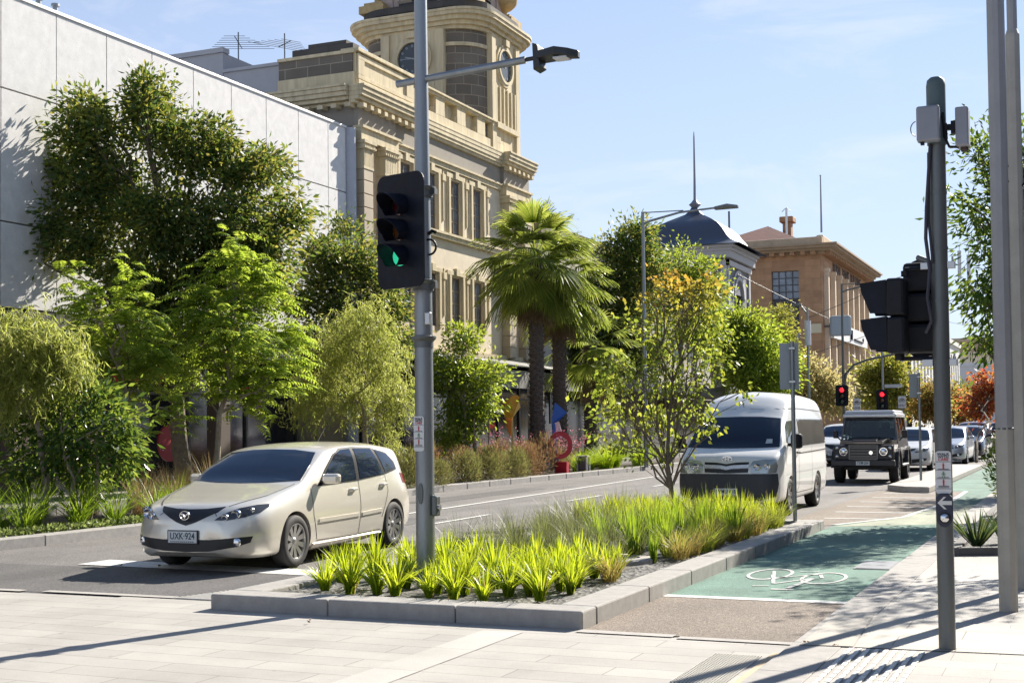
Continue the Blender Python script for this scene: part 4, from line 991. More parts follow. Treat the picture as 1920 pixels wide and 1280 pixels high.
BL["bigdark"]=[(-20.02,23.14,8.21,0.82),(-18.87,23.79,8.46,0.83),(-17.89,24.3,7.76,0.89),(-17.03,24.88,7.31,0.77),(-20.79,22.99,7.31,0.65),(-19.96,23.59,7.1,1.01),(-18.0,23.3,6.32,1.09),(-17.05,24.29,6.04,0.99),(-16.39,25.18,6.35,0.54),(-20.31,23.12,5.99,1.0),(-21.44,22.96,5.93,0.48),(-18.72,23.14,4.96,1.09),(-17.5,24.13,4.87,0.99),(-16.38,24.32,5.18,0.75),(-20.0,23.03,8.84,0.3),(-18.91,23.53,9.07,0.4),(-15.86,24.17,7.26,0.25),(-19.68,22.91,3.6,0.81),(-18.46,23.52,3.47,0.93),(-17.64,24.7,3.51,0.71)]
BL["pinnate1"]=[(-15.65,22.39,5.34,0.21),(-15.38,21.91,4.92,0.38),(-15.43,22.53,4.72,0.39),(-15.77,21.74,4.24,0.55),(-15.25,22.45,4.27,0.51),(-16.17,21.59,3.51,0.55),(-15.24,21.87,3.39,0.65),(-14.96,22.85,3.43,0.43),(-15.65,21.92,2.56,0.55),(-14.88,22.26,2.66,0.51),(-14.83,23.04,2.89,0.28),(-16.7,22.12,2.91,0.39),(-15.32,22.16,2.13,0.38)]
BL["pinnate2"]=[(-17.44,19.71,4.55,0.22),(-16.35,19.83,4.26,0.26),(-17.07,19.64,3.98,0.36),(-16.1,19.67,3.69,0.33),(-16.9,19.96,3.24,0.42),(-16.18,20.07,2.92,0.36),(-17.29,19.83,2.75,0.3),(-16.57,20.09,2.44,0.36),(-15.51,20.06,2.02,0.28)]
BL["brushL"]=[(-15.99,16.41,3.55,0.24),(-15.49,16.53,3.23,0.44),(-15.1,16.7,3.02,0.36),(-15.78,16.37,2.77,0.41),(-15.4,16.66,2.6,0.38),(-15.1,16.94,2.77,0.26),(-15.7,16.39,2.21,0.22)]
BL["shrubL"]=[(-16.02,17.09,1.74,0.44),(-15.29,17.15,1.47,0.51),(-14.72,17.38,1.64,0.45),(-15.67,17.33,2.23,0.39),(-14.94,17.39,2.21,0.35),(-14.49,17.49,1.29,0.33),(-15.94,17.0,1.04,0.35),(-15.32,17.44,0.94,0.35),(-14.28,17.37,1.81,0.26)]
BL["behindpole"]=[(-18.83,31.85,7.15,0.44),(-18.81,30.7,6.14,0.64),(-18.31,31.83,6.09,0.73),(-17.72,32.23,5.21,0.66),(-18.57,30.83,4.99,0.79),(-18.11,32.02,4.33,0.81),(-19.2,31.03,4.02,0.61),(-18.68,31.54,3.45,0.67),(-17.01,31.53,3.97,0.51),(-19.37,30.52,5.15,0.43)]
BL["weeping"]=[(-15.95,28.47,4.29,0.57),(-16.94,28.87,3.56,0.59),(-15.74,28.61,3.25,0.62),(-17.34,28.51,2.76,0.45),(-16.7,28.98,2.49,0.53),(-15.85,29.35,2.48,0.48),(-17.57,28.0,2.23,0.31),(-16.75,28.31,4.05,0.39),(-15.98,28.89,1.69,0.32)]
BL["small"]=[(-17.11,36.07,4.22,0.54),(-17.37,35.47,3.25,0.69),(-16.84,36.2,3.1,0.64),(-17.17,36.13,2.14,0.77),(-16.59,36.42,2.3,0.42),(-17.24,35.53,1.35,0.54),(-16.3,36.58,3.42,0.19),(-15.89,36.1,3.04,0.16)]
BL["dark1"]=[(-19.2,56.03,9.41,0.71),(-18.31,56.76,10.16,0.76),(-18.57,57.12,8.77,1.2),(-19.67,55.88,7.76,1.0),(-18.83,57.07,6.86,1.32),(-19.37,56.37,5.4,1.19),(-20.36,55.62,5.39,0.99),(-18.2,56.58,4.89,1.09),(-19.69,55.78,3.72,1.09),(-17.6,56.4,8.17,0.61)]
BL["green1"]=[(-18.52,64.29,10.46,0.53),(-17.54,65.16,9.43,0.64),(-18.84,64.84,9.2,0.97),(-17.71,64.72,8.19,1.17),(-18.93,64.13,7.4,1.17),(-17.66,65.43,6.37,1.18)]
BL["maple"]=[(-6.56,22.23,4.07,0.31),(-6.1,22.28,3.95,0.35),(-6.79,21.78,3.81,0.25),(-6.33,22.42,3.56,0.43),(-7.35,22.26,3.45,0.26),(-5.91,22.43,3.53,0.22),(-6.71,22.06,3.09,0.46),(-7.35,21.36,2.58,0.32),(-6.27,22.85,2.93,0.39),(-6.93,21.52,2.53,0.45),(-6.41,22.3,2.36,0.46),(-5.91,22.92,2.64,0.3),(-5.39,22.31,2.2,0.18),(-7.61,22.08,1.91,0.34),(-7.08,22.58,1.81,0.43),(-6.3,22.53,1.71,0.35),(-7.9,22.02,2.2,0.22),(-7.15,21.55,1.27,0.25),(-6.59,22.19,1.16,0.26),(-5.97,22.09,1.93,0.22),(-7.83,22.14,1.52,0.19),(-5.82,22.34,1.61,0.14)]
BL["g2"]=[(-17.73,71.83,7.2,0.82),(-16.81,72.93,7.03,0.83),(-18.28,72.14,6.06,1.18),(-16.42,73.1,5.9,1.18),(-17.39,72.06,4.71,1.23),(-18.69,71.48,6.78,0.94)]
BL["g3"]=[(-16.08,71.57,5.81,1.04),(-16.86,71.07,4.37,1.21),(-15.24,71.6,4.63,1.03),(-15.81,71.49,3.49,1.04)]
BL["cyp"]=[(-17.4,82.83,8.36,0.5),(-17.45,82.94,7.1,0.83),(-17.22,83.32,5.78,1.0),(-17.97,82.97,6.45,0.73)]
BL["pale"]=[(-15.92,84.27,5.11,0.87),(-15.16,84.5,3.75,1.14),(-16.51,83.75,3.43,1.07),(-14.33,84.42,3.07,0.83)]
BL["yel"]=[(-12.2,91.78,5.27,0.93),(-13.12,92.01,4.59,1.15),(-11.49,92.83,4.21,1.22),(-12.43,91.85,3.13,1.29),(-10.84,93.05,3.12,0.79)]
BL["or1"]=[(-8.02,77.45,3.21,0.71),(-7.62,77.61,2.41,0.65),(-8.39,77.28,2.27,0.53)]
BL["or2"]=[(-7.17,81.58,3.05,0.68),(-6.84,81.68,2.21,0.68)]
BL["red1"]=[(-4.04,61.79,3.23,0.51),(-4.3,61.56,2.34,0.65),(-3.66,61.89,2.8,0.56)]
BL["far1"]=[(-15.21,186.44,5.53,1.06),(-14.8,186.66,3.76,1.28)]
BL["rt"]=[(-1.66,24.61,6.37,0.21),(-1.54,25.23,6.86,0.15),(-1.76,24.92,5.35,0.28),(-1.99,24.75,5.6,0.14),(-1.62,24.43,4.61,0.33),(-1.84,24.83,4.01,0.28),(-1.59,24.69,3.61,0.34),(-1.78,25.0,3.07,0.23),(-1.29,24.93,5.97,0.41),(-1.15,25.34,5.07,0.51),(-1.25,25.18,3.92,0.51),(-1.37,25.29,3.08,0.38),(-0.68,25.1,5.76,0.75),(-0.63,25.42,4.57,0.85),(-0.57,25.57,3.44,0.71),(-0.94,25.39,6.67,0.32),(-0.24,25.27,6.23,0.66)]
tree("broadleaf_tree", "largest dark green street tree with an uneven crown against the white panels", "tree", (-18.4,24.2,.12), BL["bigdark"], 'leaf', LM['dark'], 560, 80, .155, .064, 1, tr=.19, fork=.36, sig=.19)
tree("pinnate_tree", "bright green feathery leaved tree with thin pale trunk behind the champagne car", "tree", (-15.55,21.35,.12), BL["pinnate1"], 'pinnate', LM['pin'], 310, 3, .52, .050, 2, bark=BARKP, tr=.062, fork=.55, sig=.14, droop=.5)
tree("pinnate_tree", "feathery leaved sapling left of the pale trunked tree under the dark crown", "tree", (-16.5,20.1,.12), BL["pinnate2"], 'pinnate', LM['pin'], 150, 3, .50, .050, 3, bark=BARKP, tr=.05, fork=.55, sig=.14)
tree("weeping_tree", "olive weeping tree with fine hanging leaves at the left edge", "tree", (-15.6,16.9,.12), BL["brushL"], 'weep', LM['weep'], 150, 5, .34, .017, 4, bark=BARKP, tr=.06, fork=.55, sig=.14, limb_r=.45)
tree("leafy_shrub", "tall glossy leaved shrub with bare lower stems at the left kerb", "shrub", (-15.15,17.3,.12), BL["shrubL"], 'leaf', LM['broad'], 200, 22, .15, .055, 5, bark=BARKP, tr=.07, fork=.35, sig=.17, stems=[(-.12,.05),(.1,0),(.02,-.1)])
tree("street_tree", "dense dark tree with a few reddish tips just left of the signal pole", "tree", (-17.2,31.4,.12), BL["behindpole"], 'leaf', LM['dark'], 380, 50, .15, .06, 6, tr=.11, fork=.4, sig=.22)
tree("weeping_tree", "drooping olive tree above the champagne car's rear roof", "tree", (-16.5,29.0,.12), BL["weeping"], 'weep', LM['weep'], 240, 5, .38, .018, 7, bark=BARKP, tr=.075, fork=.5, sig=.18)
tree("small_street_tree", "small upright green tree right of the signal pole with slim stakes", "tree", (-16.8,35.6,.12), BL["small"], 'leaf', LM['mid'], 240, 34, .15, .06, 8, bark=BARKP, tr=.06, fork=.4, sig=.17)
tree("street_tree", "dense dark green tree right of the palms behind the tall lamp post", "tree", (-18.4,57,.12), BL["dark1"], 'leaf', LM['dark'], 460, 46, .22, .09, 9, tr=.16, fork=.35, sig=.34)
tree("street_tree", "fresh green upright tree in front of the dome", "tree", (-17.6,64.5,.12), BL["green1"], 'leaf', LM['mid'], 260, 36, .2, .09, 10, tr=.13, fork=.4, sig=.34)
tree("maple_tree", "young maple with yellow green leaves turning orange on top in the planter", "tree", (-6.55,22.0,.1), BL["maple"], 'leaf', LM['maple'], 265, 10, .10, .066, 11, bark=BARK, tr=.055, fork=.18, sig=.12, limb_r=.38, twig=1.0, droop=.5)
tree("street_tree", "rounded green tree above the white van's roof", "tree", (-17.5,72.5,.12), BL["g2"], 'leaf', LM['mid'], 300, 32, .24, .11, 12, tr=.14, sig=.38)
tree("street_tree", "light green tree just above the van windscreen's top", "tree", (-16,71,.12), BL["g3"], 'leaf', LM['pin'], 220, 30, .24, .10, 13, tr=.12, sig=.36)
tree("narrow_tree", "narrow olive conical tree against the sandstone side wall", "tree", (-17.5,83.2,.12), BL["cyp"], 'leaf', LM['yel'], 160, 30, .24, .09, 14, tr=.1, sig=.34)
tree("autumn_tree", "pale straw coloured autumn tree beside the red signal", "tree", (-15.5,83.7,.12), BL["pale"], 'leaf', LM['pale'], 200, 28, .26, .12, 15, tr=.1, sig=.4)
tree("street_tree", "yellow green round tree beyond the intersection behind the second red signal", "tree", (-12,91,.05), BL["yel"], 'leaf', LM['yel'], 260, 30, .28, .13, 16, tr=.13, sig=.42)
tree("autumn_tree", "orange and yellow tree showing left of the right hand signal pole", "tree", (-8,79.5,.05), BL["or1"], 'leaf', LM['orange'], 130, 24, .22, .12, 17, tr=.07, sig=.3)
tree("autumn_tree", "orange tree showing right of the right hand signal pole", "tree", (-7,78,.05), BL["or2"], 'leaf', LM['orange'], 110, 24, .22, .12, 18, tr=.07, sig=.3)
tree("autumn_tree", "red leaved tree beside the big grey poles above the parked cars", "tree", (-4,54.5,.1), BL["red1"], 'leaf', LM['red'], 130, 22, .17, .1, 19, tr=.06, sig=.24)
tree("street_tree", "distant small dark green tree down the street among autumn trees", "tree", (-15,150,.1), BL["far1"], 'leaf', LM['dark'], 90, 22, .4, .2, 20, tr=.12, sig=.6)
tree("footpath_tree", "footpath tree further back behind the two big grey poles", "tree", (.5,35.2,.08), [(.4,35.2,4.8,1.1),(-.5,35.0,4.2,.8),(1.2,35.6,4.4,.9),(.3,35.4,6.0,.9),(-.6,36.0,5.2,.7)], 'leaf', LM['broad'], 150, 26, .17, .06, 23, tr=.08, fork=.45, sig=.2)
tree("footpath_tree", "slim footpath tree standing past the right edge whose shade dapples the paving", "tree", (1.0,19.3,.08), [(.9,19.3,4.6,.9),(.3,19.0,4.0,.6),(1.6,19.9,4.2,.7),(.8,19.6,5.6,.7),(.2,20.2,5.0,.5),(.2,21.6,5.6,.6)], 'leaf', LM['broad'], 75, 18, .15, .055, 22, tr=.07, fork=.45, sig=.17)
tree("footpath_tree", "tall dark leaved tree partly hidden by the two big grey poles", "tree", (-.55,25.4,.08), BL["rt"], 'leaf', LM['broad'], 430, 24, .15, .055, 21, tr=.12, fork=.35, sig=.19)

# ---- fan palms
PALM = leafmat("palm_leaf", [(.06,.10,.025),(.09,.14,.035),(.13,.17,.045)], [(.26,.34,.04),(.40,.48,.07),(.54,.56,.13)], .48, .35, .14)
PALMD = leafmat("palm_dead", [(.20,.14,.08),(.26,.19,.11),(.15,.10,.06)], [(.30,.2,.1),(.36,.25,.13),(.2,.14,.07)], .3)
def fan(rg, o, d, R_, pet, segs=32, arc=3.0, droop=.5):
    """one fan leaf: petiole strip plus pleated ray blades whose tips hang"""
    d = nrm(np.array(d, float)); up = np.array([0,0,1.0]); sd = nrm(np.cross(d, up) + 1e-6); nv = np.cross(sd, d); o = np.array(o, float)
    k = 5; pts = []
    for i in range(k+1):
        t = i/k; p = o + d*pet*t; p = p - up*(pet*.16*t*t); pts.append(p)
    hub = pts[-1]; V = []; F = []; b = 0
    for i in range(k+1): V += [pts[i] - sd*.018, pts[i] + sd*.018]
    for i in range(k): F.append((2*i, 2*i+1, 2*i+3, 2*i+2))
    b = len(V); d2 = nrm(d - up*.35); nv2 = np.cross(sd, d2)
    for j in range(segs):
        a = -arc/2 + arc*(j+.5)/segs; l = R_*(1 - .22*(abs(a)/(arc/2))**2)*(.92+.16*rg.random())
        dr = d2*math.cos(a) + sd*math.sin(a); dr = nrm(dr + nv2*(.10*math.cos(2*a))); wv = nrm(np.cross(dr, nv2)); w = R_*.62*arc/segs*1.05
        pleat = nv2*(w*.35*(1 if j % 2 else -1))
        rows = []
        for t in (0, .45, .72, 1.0):
            p = hub + dr*l*t; p = p - up*(droop*l*max(0, t-.35)**1.8*(1+.5*rg.random())); ww = w*(.25 + .75*min(1, t/.5) if t < .6 else .8*(1-t)/.4 + .06)
            rows.append((p - wv*ww*.5 + pleat*t*.4, p + wv*ww*.5 - pleat*t*.4))
        for q in rows: V += list(q)
        for i in range(3): F.append((b+2*i, b+2*i+1, b+2*i+3, b+2*i+2))
        b += 8
    return np.array(V), np.array(F)
def palm(base, H, R_, label, seed, nf=34, skirt=30, tr=.27, pet=1.0):
    rg = np.random.default_rng(seed); t = thing("fan_palm", label, "palm tree", base, "fan palms in the roadside garden"); b = np.array(base, float)
    mb = MB(); prof = []; k = 60
    for i in range(k+1): prof.append((tr*(1.12 - .22*min(1, i/14) + .06*(i % 2)), H*i/k))
    mb.lathe(prof, base, 14)
    for i in range(420):
        z = H*(.02+.95*i/420); a = i*2.39996; c = b + np.array([math.cos(a)*tr*.98, math.sin(a)*tr*.98, z]); o = np.array([math.cos(a), math.sin(a), .9]); s_ = np.array([-math.sin(a), math.cos(a), 0])
        mb.add([c - s_*.07, c + s_*.07, c + o*.075 + s_*.02, c + o*.075 - s_*.02], [(0,1,2,3)])
    mb.build("trunk", PALMBARK, t)
    parts = []; top = b + np.array([0,0,H])
    for i in range(nf):
        e = R(80 - 142*(i/nf)**.85 + rg.normal()*7); a = i*2.39996 + rg.normal()*.2
        d = np.array([math.cos(a)*math.cos(e), math.sin(a)*math.cos(e), math.sin(e)])
        parts.append(fan(rg, top + np.array([0,0,.1*rg.random()]), d, R_*(.85+.3*rg.random()), pet*(.8+.4*rg.random()), droop=.28+.42*rg.random()))
    V, F = merge(parts); link_mesh("crown", np_mesh("crown", V - b, F, PALM), t)
    parts = []
    for i in range(skirt):
        a = rg.random()*6.283; d = np.array([math.cos(a)*.34, math.sin(a)*.34, -1.0]); o = top + np.array([math.cos(a)*tr*.7, math.sin(a)*tr*.7, -.15-1.0*rg.random()])
        parts.append(fan(rg, o, d, R_*.85, .35, 18, 1.1, .2))
    V, F = merge(parts); link_mesh("dead_frond", np_mesh("dead_frond", V - b, F, PALMD), t)
palm((-17.2,42.0,.12), 7.3, 1.08, "front fan palm with the thickest clear trunk and brown skirt", 31, nf=62, skirt=70, pet=1.2)
palm((-17.3,44.4,.12), 6.8, 1.0, "middle fan palm with darker trunk close behind the front palm", 32, nf=48, skirt=60, pet=1.2)
palm((-16.9,46.5,.12), 4.5, .95, "shortest fan palm, its low fronds spreading right of the other trunks", 33, nf=30, skirt=20)

# ---- planter plants (each clump its own object, meshes shared between copies)
BLADE = leafmat("blade_lime", [(.26,.19,.09,0),(.24,.18,.07,.07),(.085,.15,.015,.10),(.12,.20,.02,.5),(.16,.25,.025,1)], [(.5,.38,.16,0),(.5,.38,.14,.07),(.46,.58,.02,.1),(.58,.68,.03,.5),(.68,.74,.05,1)], .55, .4, .10)
BLADE2 = leafmat("blade_green", [(.06,.12,.015),(.09,.16,.02),(.12,.20,.025)], [(.26,.42,.02),(.36,.52,.03),(.46,.58,.05)], .5, .4, .10)
WISP = leafmat("wispy_grass", [(.075,.09,.03),(.11,.12,.045),(.15,.15,.06)], [(.17,.21,.06),(.24,.27,.09),(.30,.31,.12)], .45)
TUFTO = leafmat("tuft_ochre", [(.20,.16,.055),(.27,.20,.07),(.20,.22,.05)], [(.46,.36,.1),(.55,.4,.13),(.44,.48,.09)], .5)
TUFTG = leafmat("tuft_lime", [(.14,.18,.03),(.18,.22,.035),(.2,.2,.05)], [(.42,.5,.05),(.5,.56,.07),(.54,.5,.12)], .5)
BROWNG = leafmat("brown_grass", [(.20,.13,.07),(.26,.17,.085),(.14,.13,.05)], [(.46,.3,.13),(.52,.36,.17),(.32,.3,.1)], .45)
AGAVE = leafmat("spiky_leaf", [(.035,.06,.036),(.05,.085,.04),(.09,.115,.045)], [(.08,.14,.05),(.14,.2,.06),(.26,.3,.09)], .35)
def variants(name, kinds, mat, seed, n=4):
    out = []
    for i in range(n):
        rg = np.random.default_rng(seed+i); parts = [strip_blades(rg, *k) for k in kinds]; V, F = merge(parts); out.append(np_mesh(name, V, F, mat))
    return out
def plants(name, meshes, spots, label, cat, group, seed, smin=.85, smax=1.2, z=.11):
    rg = np.random.default_rng(seed)
    for i, sp in enumerate(spots):
        o = link_mesh(name, meshes[i % len(meshes)]); k = smin + (smax-smin)*rg.random()
        o.location = (sp[0], sp[1], sp[2] if len(sp) > 2 else z); o.rotation_euler = (0, 0, rg.random()*6.28); o.scale = (k, k, k*(.92+.16*rg.random()))
        lb = label[i] if isinstance(label, list) else label
        tag(o, lb, cat, group, 'thing')
rgp = np.random.default_rng(77)
def scatter(x0, x1, y0, y1, n, dmin):
    pts = []; tries = 0
    while len(pts) < n and tries < 8000:
        tries += 1; p = (x0+(x1-x0)*rgp.random(), y0+(y1-y0)*rgp.random())
        if all((p[0]-q[0])**2 + (p[1]-q[1])**2 > dmin*dmin for q in pts): pts.append(p)
    return pts
strap = variants("strappy_plant", [(60,.44,.026,.75,.05,'arch',4,.28),(18,.5,.024,.25,.03,'arch',4,.2)], BLADE, 100)
front = [(-6.74,11.05),(-6.39,10.92),(-5.91,10.92),(-6.62,11.75),(-5.55,10.9),(-5.61,11.42),(-4.93,10.74),(-5.0,11.4),(-4.5,11.0),(-4.42,11.55),(-6.05,11.4),(-6.95,11.7),(-6.0,12.15),(-5.35,12.0),(-6.55,12.5),(-4.85,12.0),(-5.6,12.7),(-7.0,12.5),(-6.1,13.0),(-5.0,12.7),(-6.25,11.75),(-5.25,10.8),(-4.75,11.35),(-5.25,11.7),(-5.9,12.6),(-6.7,12.1),(-6.35,12.95),(-4.55,12.1),(-5.5,12.25)]
front += [p for p in scatter(-7.0,-4.35,10.95,13.4,60,.24) if all((p[0]-q[0])**2+(p[1]-q[1])**2 > .045 for q in front) and (p[0]+5.965)**2+(p[1]-11.65)**2 > .05]
plants("strappy_plant", strap, front, "lime green strappy plant clump in the planter's front rows facing the crossing", "plant", "strappy clumps at the front of the planter", 1, .58, .92)
wisp = variants("wispy_grass", [(150,.62,.006,.55,.10,'arch',4,.35),(60,.5,.005,1.0,.12,'arch',4,.35)], WISP, 120)
plants("wispy_grass", wisp, scatter(-7.0,-4.7,13.6,19.4,46,.33), "grey green wispy grass tuft in the middle of the planter", "grass tuft", "wispy grass tufts in the planter's middle", 2, .55, 1.0)
iris = variants("upright_plant", [(46,.55,.022,.30,.07,'arch',4,.3),(10,.72,.016,.2,.04,'arch',4,.2)], BLADE2, 140)
plants("upright_plant", iris, scatter(-5.4,-4.3,14.2,18.2,20,.36), "upright green iris-like clump behind the round pit cover", "plant", "upright clumps behind the pit cover", 3, .6, 1.0)
hedge = variants("strappy_plant", [(80,.62,.024,.6,.09,'arch',4,.3),(20,.72,.022,.25,.05,'arch',4,.2)], BLADE, 160)
plants("strappy_plant", hedge, scatter(-6.9,-4.35,18.4,20.5,56,.25), "tall lime strappy clump in the dense row before the white van", "plant", "strappy clumps in the dense back row", 4, .46, .80)
plants("ochre_tuft", variants("ochre_tuft", [(170,.30,.005,.9,.07,'arch',3,.3)], TUFTO, 180), [(-4.36,15.4),(-4.32,16.3),(-4.45,17.7),(-4.3,18.4),(-4.4,12.6),(-4.6,17.0),(-4.34,14.9),(-4.55,16.5),(-4.3,17.3),(-4.5,18.9)], "small straw coloured grass tuft along the planter's bike lane kerb", "grass tuft", "straw tufts along the bike lane kerb", 5, 1.0, 1.45)
plants("lime_tuft", variants("lime_tuft", [(170,.32,.006,.85,.07,'arch',3,.3)], TUFTG, 190), [(-4.4,16.8),(-4.32,17.9),(-4.36,19.0),(-4.3,19.6),(-4.55,18.3),(-4.3,15.8),(-4.62,19.3),(-4.7,17.7),(-4.5,15.1),(-4.35,20.1)], "small fine lime grass tuft along the planter's bike lane kerb", "grass tuft", "lime tufts along the bike lane kerb", 6, 1.0, 1.5)
# left kerb planting
lom = variants("long_grass", [(110,.95,.012,.95,.10,'arch',5,.3)], BLADE2, 200)
plants("long_grass", lom, [(-14.75,14.2),(-14.9,15.0),(-14.6,15.4),(-14.85,15.9),(-14.55,16.5),(-14.9,16.9),(-14.5,17.3),(-15.2,15.6)], "long arching bright grass clump on the far kerb at the left edge", "grass", "long grass clumps on the left kerb", 7)
plants("brown_grass", variants("brown_grass", [(150,.85,.007,.5,.14,'arch',4,.35),(60,.95,.006,.4,.12,'arch',4,.3)], BROWNG, 210), [(-15.0,18.6),(-15.5,19.2),(-15.9,20.0),(-15.2,19.8),(-16.2,21.0),(-15.6,20.8),(-16.3,22.4),(-15.7,22.2),(-16.6,23.4),(-16.1,24.0),(-15.4,23.6),(-16.8,19.4)], "tall brown and orange grass clump behind the champagne car's bonnet", "grass", "brown grasses behind the champagne car", 8)
plants("long_grass", lom, [(-14.45,18.3),(-14.6,19.0),(-14.9,19.6),(-14.7,20.4),(-14.95,21.4),(-15.1,22.6)], "green grass clump in front of the brown grasses at the kerb", "grass", "green grasses before the brown ones", 9, .7, .9)
rgc = np.random.default_rng(9); n = 2600
P = np.stack([-14.45 - .35*rgc.random(n), 12.5 + 6.2*rgc.random(n), .14 + .10*rgc.random(n)], 1); P[:,0] += np.interp(P[:,1], [12.5,15.2,17.5,18.7], [0,.15,.2,.1])
D = rgc.normal(size=(n,3)); D[:,2] = abs(D[:,2]) + .3
V, F = leaf_cards(P, D, .06*(.6+.8*rgc.random(n)), .035*np.ones(n), rgc)
o = link_mesh("ground_cover", np_mesh("ground_cover", V, F, leafmat("cover_leaf", [(.10,.14,.04),(.14,.18,.05),(.18,.2,.07)], None, .45))); tag(o, "low pale green ground cover spilling along the far kerb", "ground cover", kind='stuff')
# shrubs on the far kerb
def shrub_mesh(seed, r, h, n, Lf, Wf, mat, upright=.6, name="fine_shrub"):
    rg = np.random.default_rng(seed); q = in_ball(rg, n, .38)*np.array([r, r, h*.62]); q[:,2] += h*.42; q = q[q[:,2] > .0]
    lob = .75 + .25*np.sin(3*np.arctan2(q[:,1], q[:,0]) + seed) ; q[:,:2] *= lob[:,None]
    D = nrm(q - np.array([0,0,h*.2])) + rg.normal(size=q.shape)*.45; D[:,2] += upright
    V, F = leaf_cards(q, D, Lf*(.6+.8*rg.random(len(q))), Wf*np.ones(len(q)), rg, .1); return np_mesh(name, V, F, mat)
OLIVE = leafmat("shrub_olive", [(.07,.085,.03),(.10,.11,.04),(.14,.12,.05)], [(.2,.24,.06),(.3,.31,.09),(.38,.3,.12)], .42)
REDB = leafmat("shrub_red", [(.15,.075,.055),(.18,.10,.06),(.12,.11,.045)], [(.4,.17,.11),(.42,.25,.12),(.3,.3,.09)], .42)
LIME = leafmat("mound_lime", [(.11,.19,.015),(.15,.24,.02),(.18,.28,.025)], [(.42,.6,.02),(.52,.68,.03),(.6,.72,.05)], .52)
PINK = leafmat("gaura_flower", [(.35,.06,.12),(.5,.14,.22),(.6,.35,.42)], [(.5,.1,.2),(.6,.2,.3),(.7,.45,.5)], .4)
sm = [shrub_mesh(300+i, .62, .85, 2600, .13, .013, OLIVE) for i in range(3)]
sr = [shrub_mesh(310+i, .68, 1.05, 2800, .14, .012, REDB) for i in range(3)]
plants("fine_shrub", sm, [(-15.7,29.8),(-15.6,31.2),(-15.8,33.4),(-15.85,35.0),(-15.7,36.6),(-16.6,30.4)], "rounded olive fine leaved shrub on the far kerb behind the lane line", "shrub", "olive shrubs on the far kerb", 10, .8, 1.1, .12)
plants("fine_shrub", sr, [(-16.4,34.2),(-16.3,35.8),(-15.95,38.2),(-16.5,37.4),(-16.7,39.3),(-16.9,33.0),(-16.2,40.0)], "reddish brown fine leaved shrub below the coloured sculptures", "shrub", "reddish shrubs below the sculptures", 11, .85, 1.15, .12)
ml = variants("grass_mound", [(520,.78,.011,.95,.22,'arch',4,.3)], LIME, 330)
plants("grass_mound", ml, [(-15.8,42.3),(-16.0,43.6),(-15.9,45.2),(-16.1,46.6),(-15.7,48.4),(-16.0,50.0),(-15.8,52.2)], "vivid lime mounded grass clump on the far kerb right of the palms", "grass", "lime grass mounds by the palms", 12, .95, 1.25, .12)
def gaura(loc, seed, label):
    rg = np.random.default_rng(seed); t = thing("flowering_plant", label, "flowering plant", loc, "pink flowers below the sculptures")
    n = 46; V, F = strip_blades(rg, n, 1.35, .008, .45, .22, 'arch', 4, .25); link_mesh("stem", np_mesh("stem", V, F, REDB), t)
    k = 5; tips = V.reshape(n, 10, 3)[:, -3:, :].reshape(-1,3); P = np.repeat(tips, 2, 0) + rg.normal(size=(len(tips)*2,3))*.05
    A, B = leaf_cards(P, rg.normal(size=P.shape), .05*np.ones(len(P)), .035*np.ones(len(P)), rg); link_mesh("blossom", np_mesh("blossom", A, B, PINK), t)
gaura((-17.0,36.0,.12), 1, "pink flowering plant left of the orange sculpture"); gaura((-16.7,38.2,.12), 2, "pink flowering plant between the orange and blue sculptures"); gaura((-15.9,41.2,.12), 3, "pink flowering plant at the red ring's foot"); gaura((-16.2,42.0,.12), 4, "pink flowering plant right of the red ring")
# right bed: spiky plants and a dark bush
sp = variants("spiky_plant", [(60,.50,.045,.9,.05,'line',3,.25)], AGAVE, 350, 2)
plants("spiky_plant", sp, [(-1.32,17.75),(-1.02,18.3)], ["spiky blue green plant at the right bed's near corner, lit yellow", "larger darker spiky plant behind the one at the bed corner"], "plant", "spiky plants in the right bed", 13, .62, .82, .08)
plants("spiky_plant", sp, [(-.5,18.6),(.3,19.3),(-.6,20.0)], "spiky plant in the right bed behind the big poles", "plant", "spiky plants behind the big poles", 14, .7, .95, .08)
bush = [shrub_mesh(360, .72, 1.5, 4200, .12, .03, LM['broad'], name="dark_bush")]
plants("dark_bush", bush, [(-1.35,30.4)], "dark green bush leaning over the bike lane beside the big pole", "bush", None, 15, 1, 1.05, .08)
plants("dark_bush", bush, [(-.9,34.0)], "dark bush further back in the right bed", "bush", None, 16, 1, 1.05, .08)
# a few fallen leaves on the paving
FALL = leafmat("fallen_leaf", [(.10,.05,.025),(.18,.09,.04),(.06,.04,.025)], None, .2)
for i, (x, y, l) in enumerate([(-6.1,9.75,"curled brown leaf on the paving before the planter kerb"),(-1.95,9.98,"dark dry leaf on the pale kerb by the ramp slab"),(-1.72,9.93,"dry leaf lying on the grey ramp slab"),(-10.9,13.1,"tan leaf on the white stop line"),(-10.4,13.2,"second tan leaf on the stop line nearer the car")]):
    rg = np.random.default_rng(400+i); V, F = leaf_cards(np.zeros((4,3)) + np.array([0,0,.012]), rg.normal(size=(4,3))*np.array([1,1,.25]) + np.array([0,0,.25]), .032+.02*rg.random(4), .02*np.ones(4), rg, .5)
    o = link_mesh("fallen_leaf", np_mesh("fallen_leaf", V, F, FALL)); o.location = (x, y, .02 if y < 12 else .01); tag(o, l, "leaf", "fallen leaves on the ground")
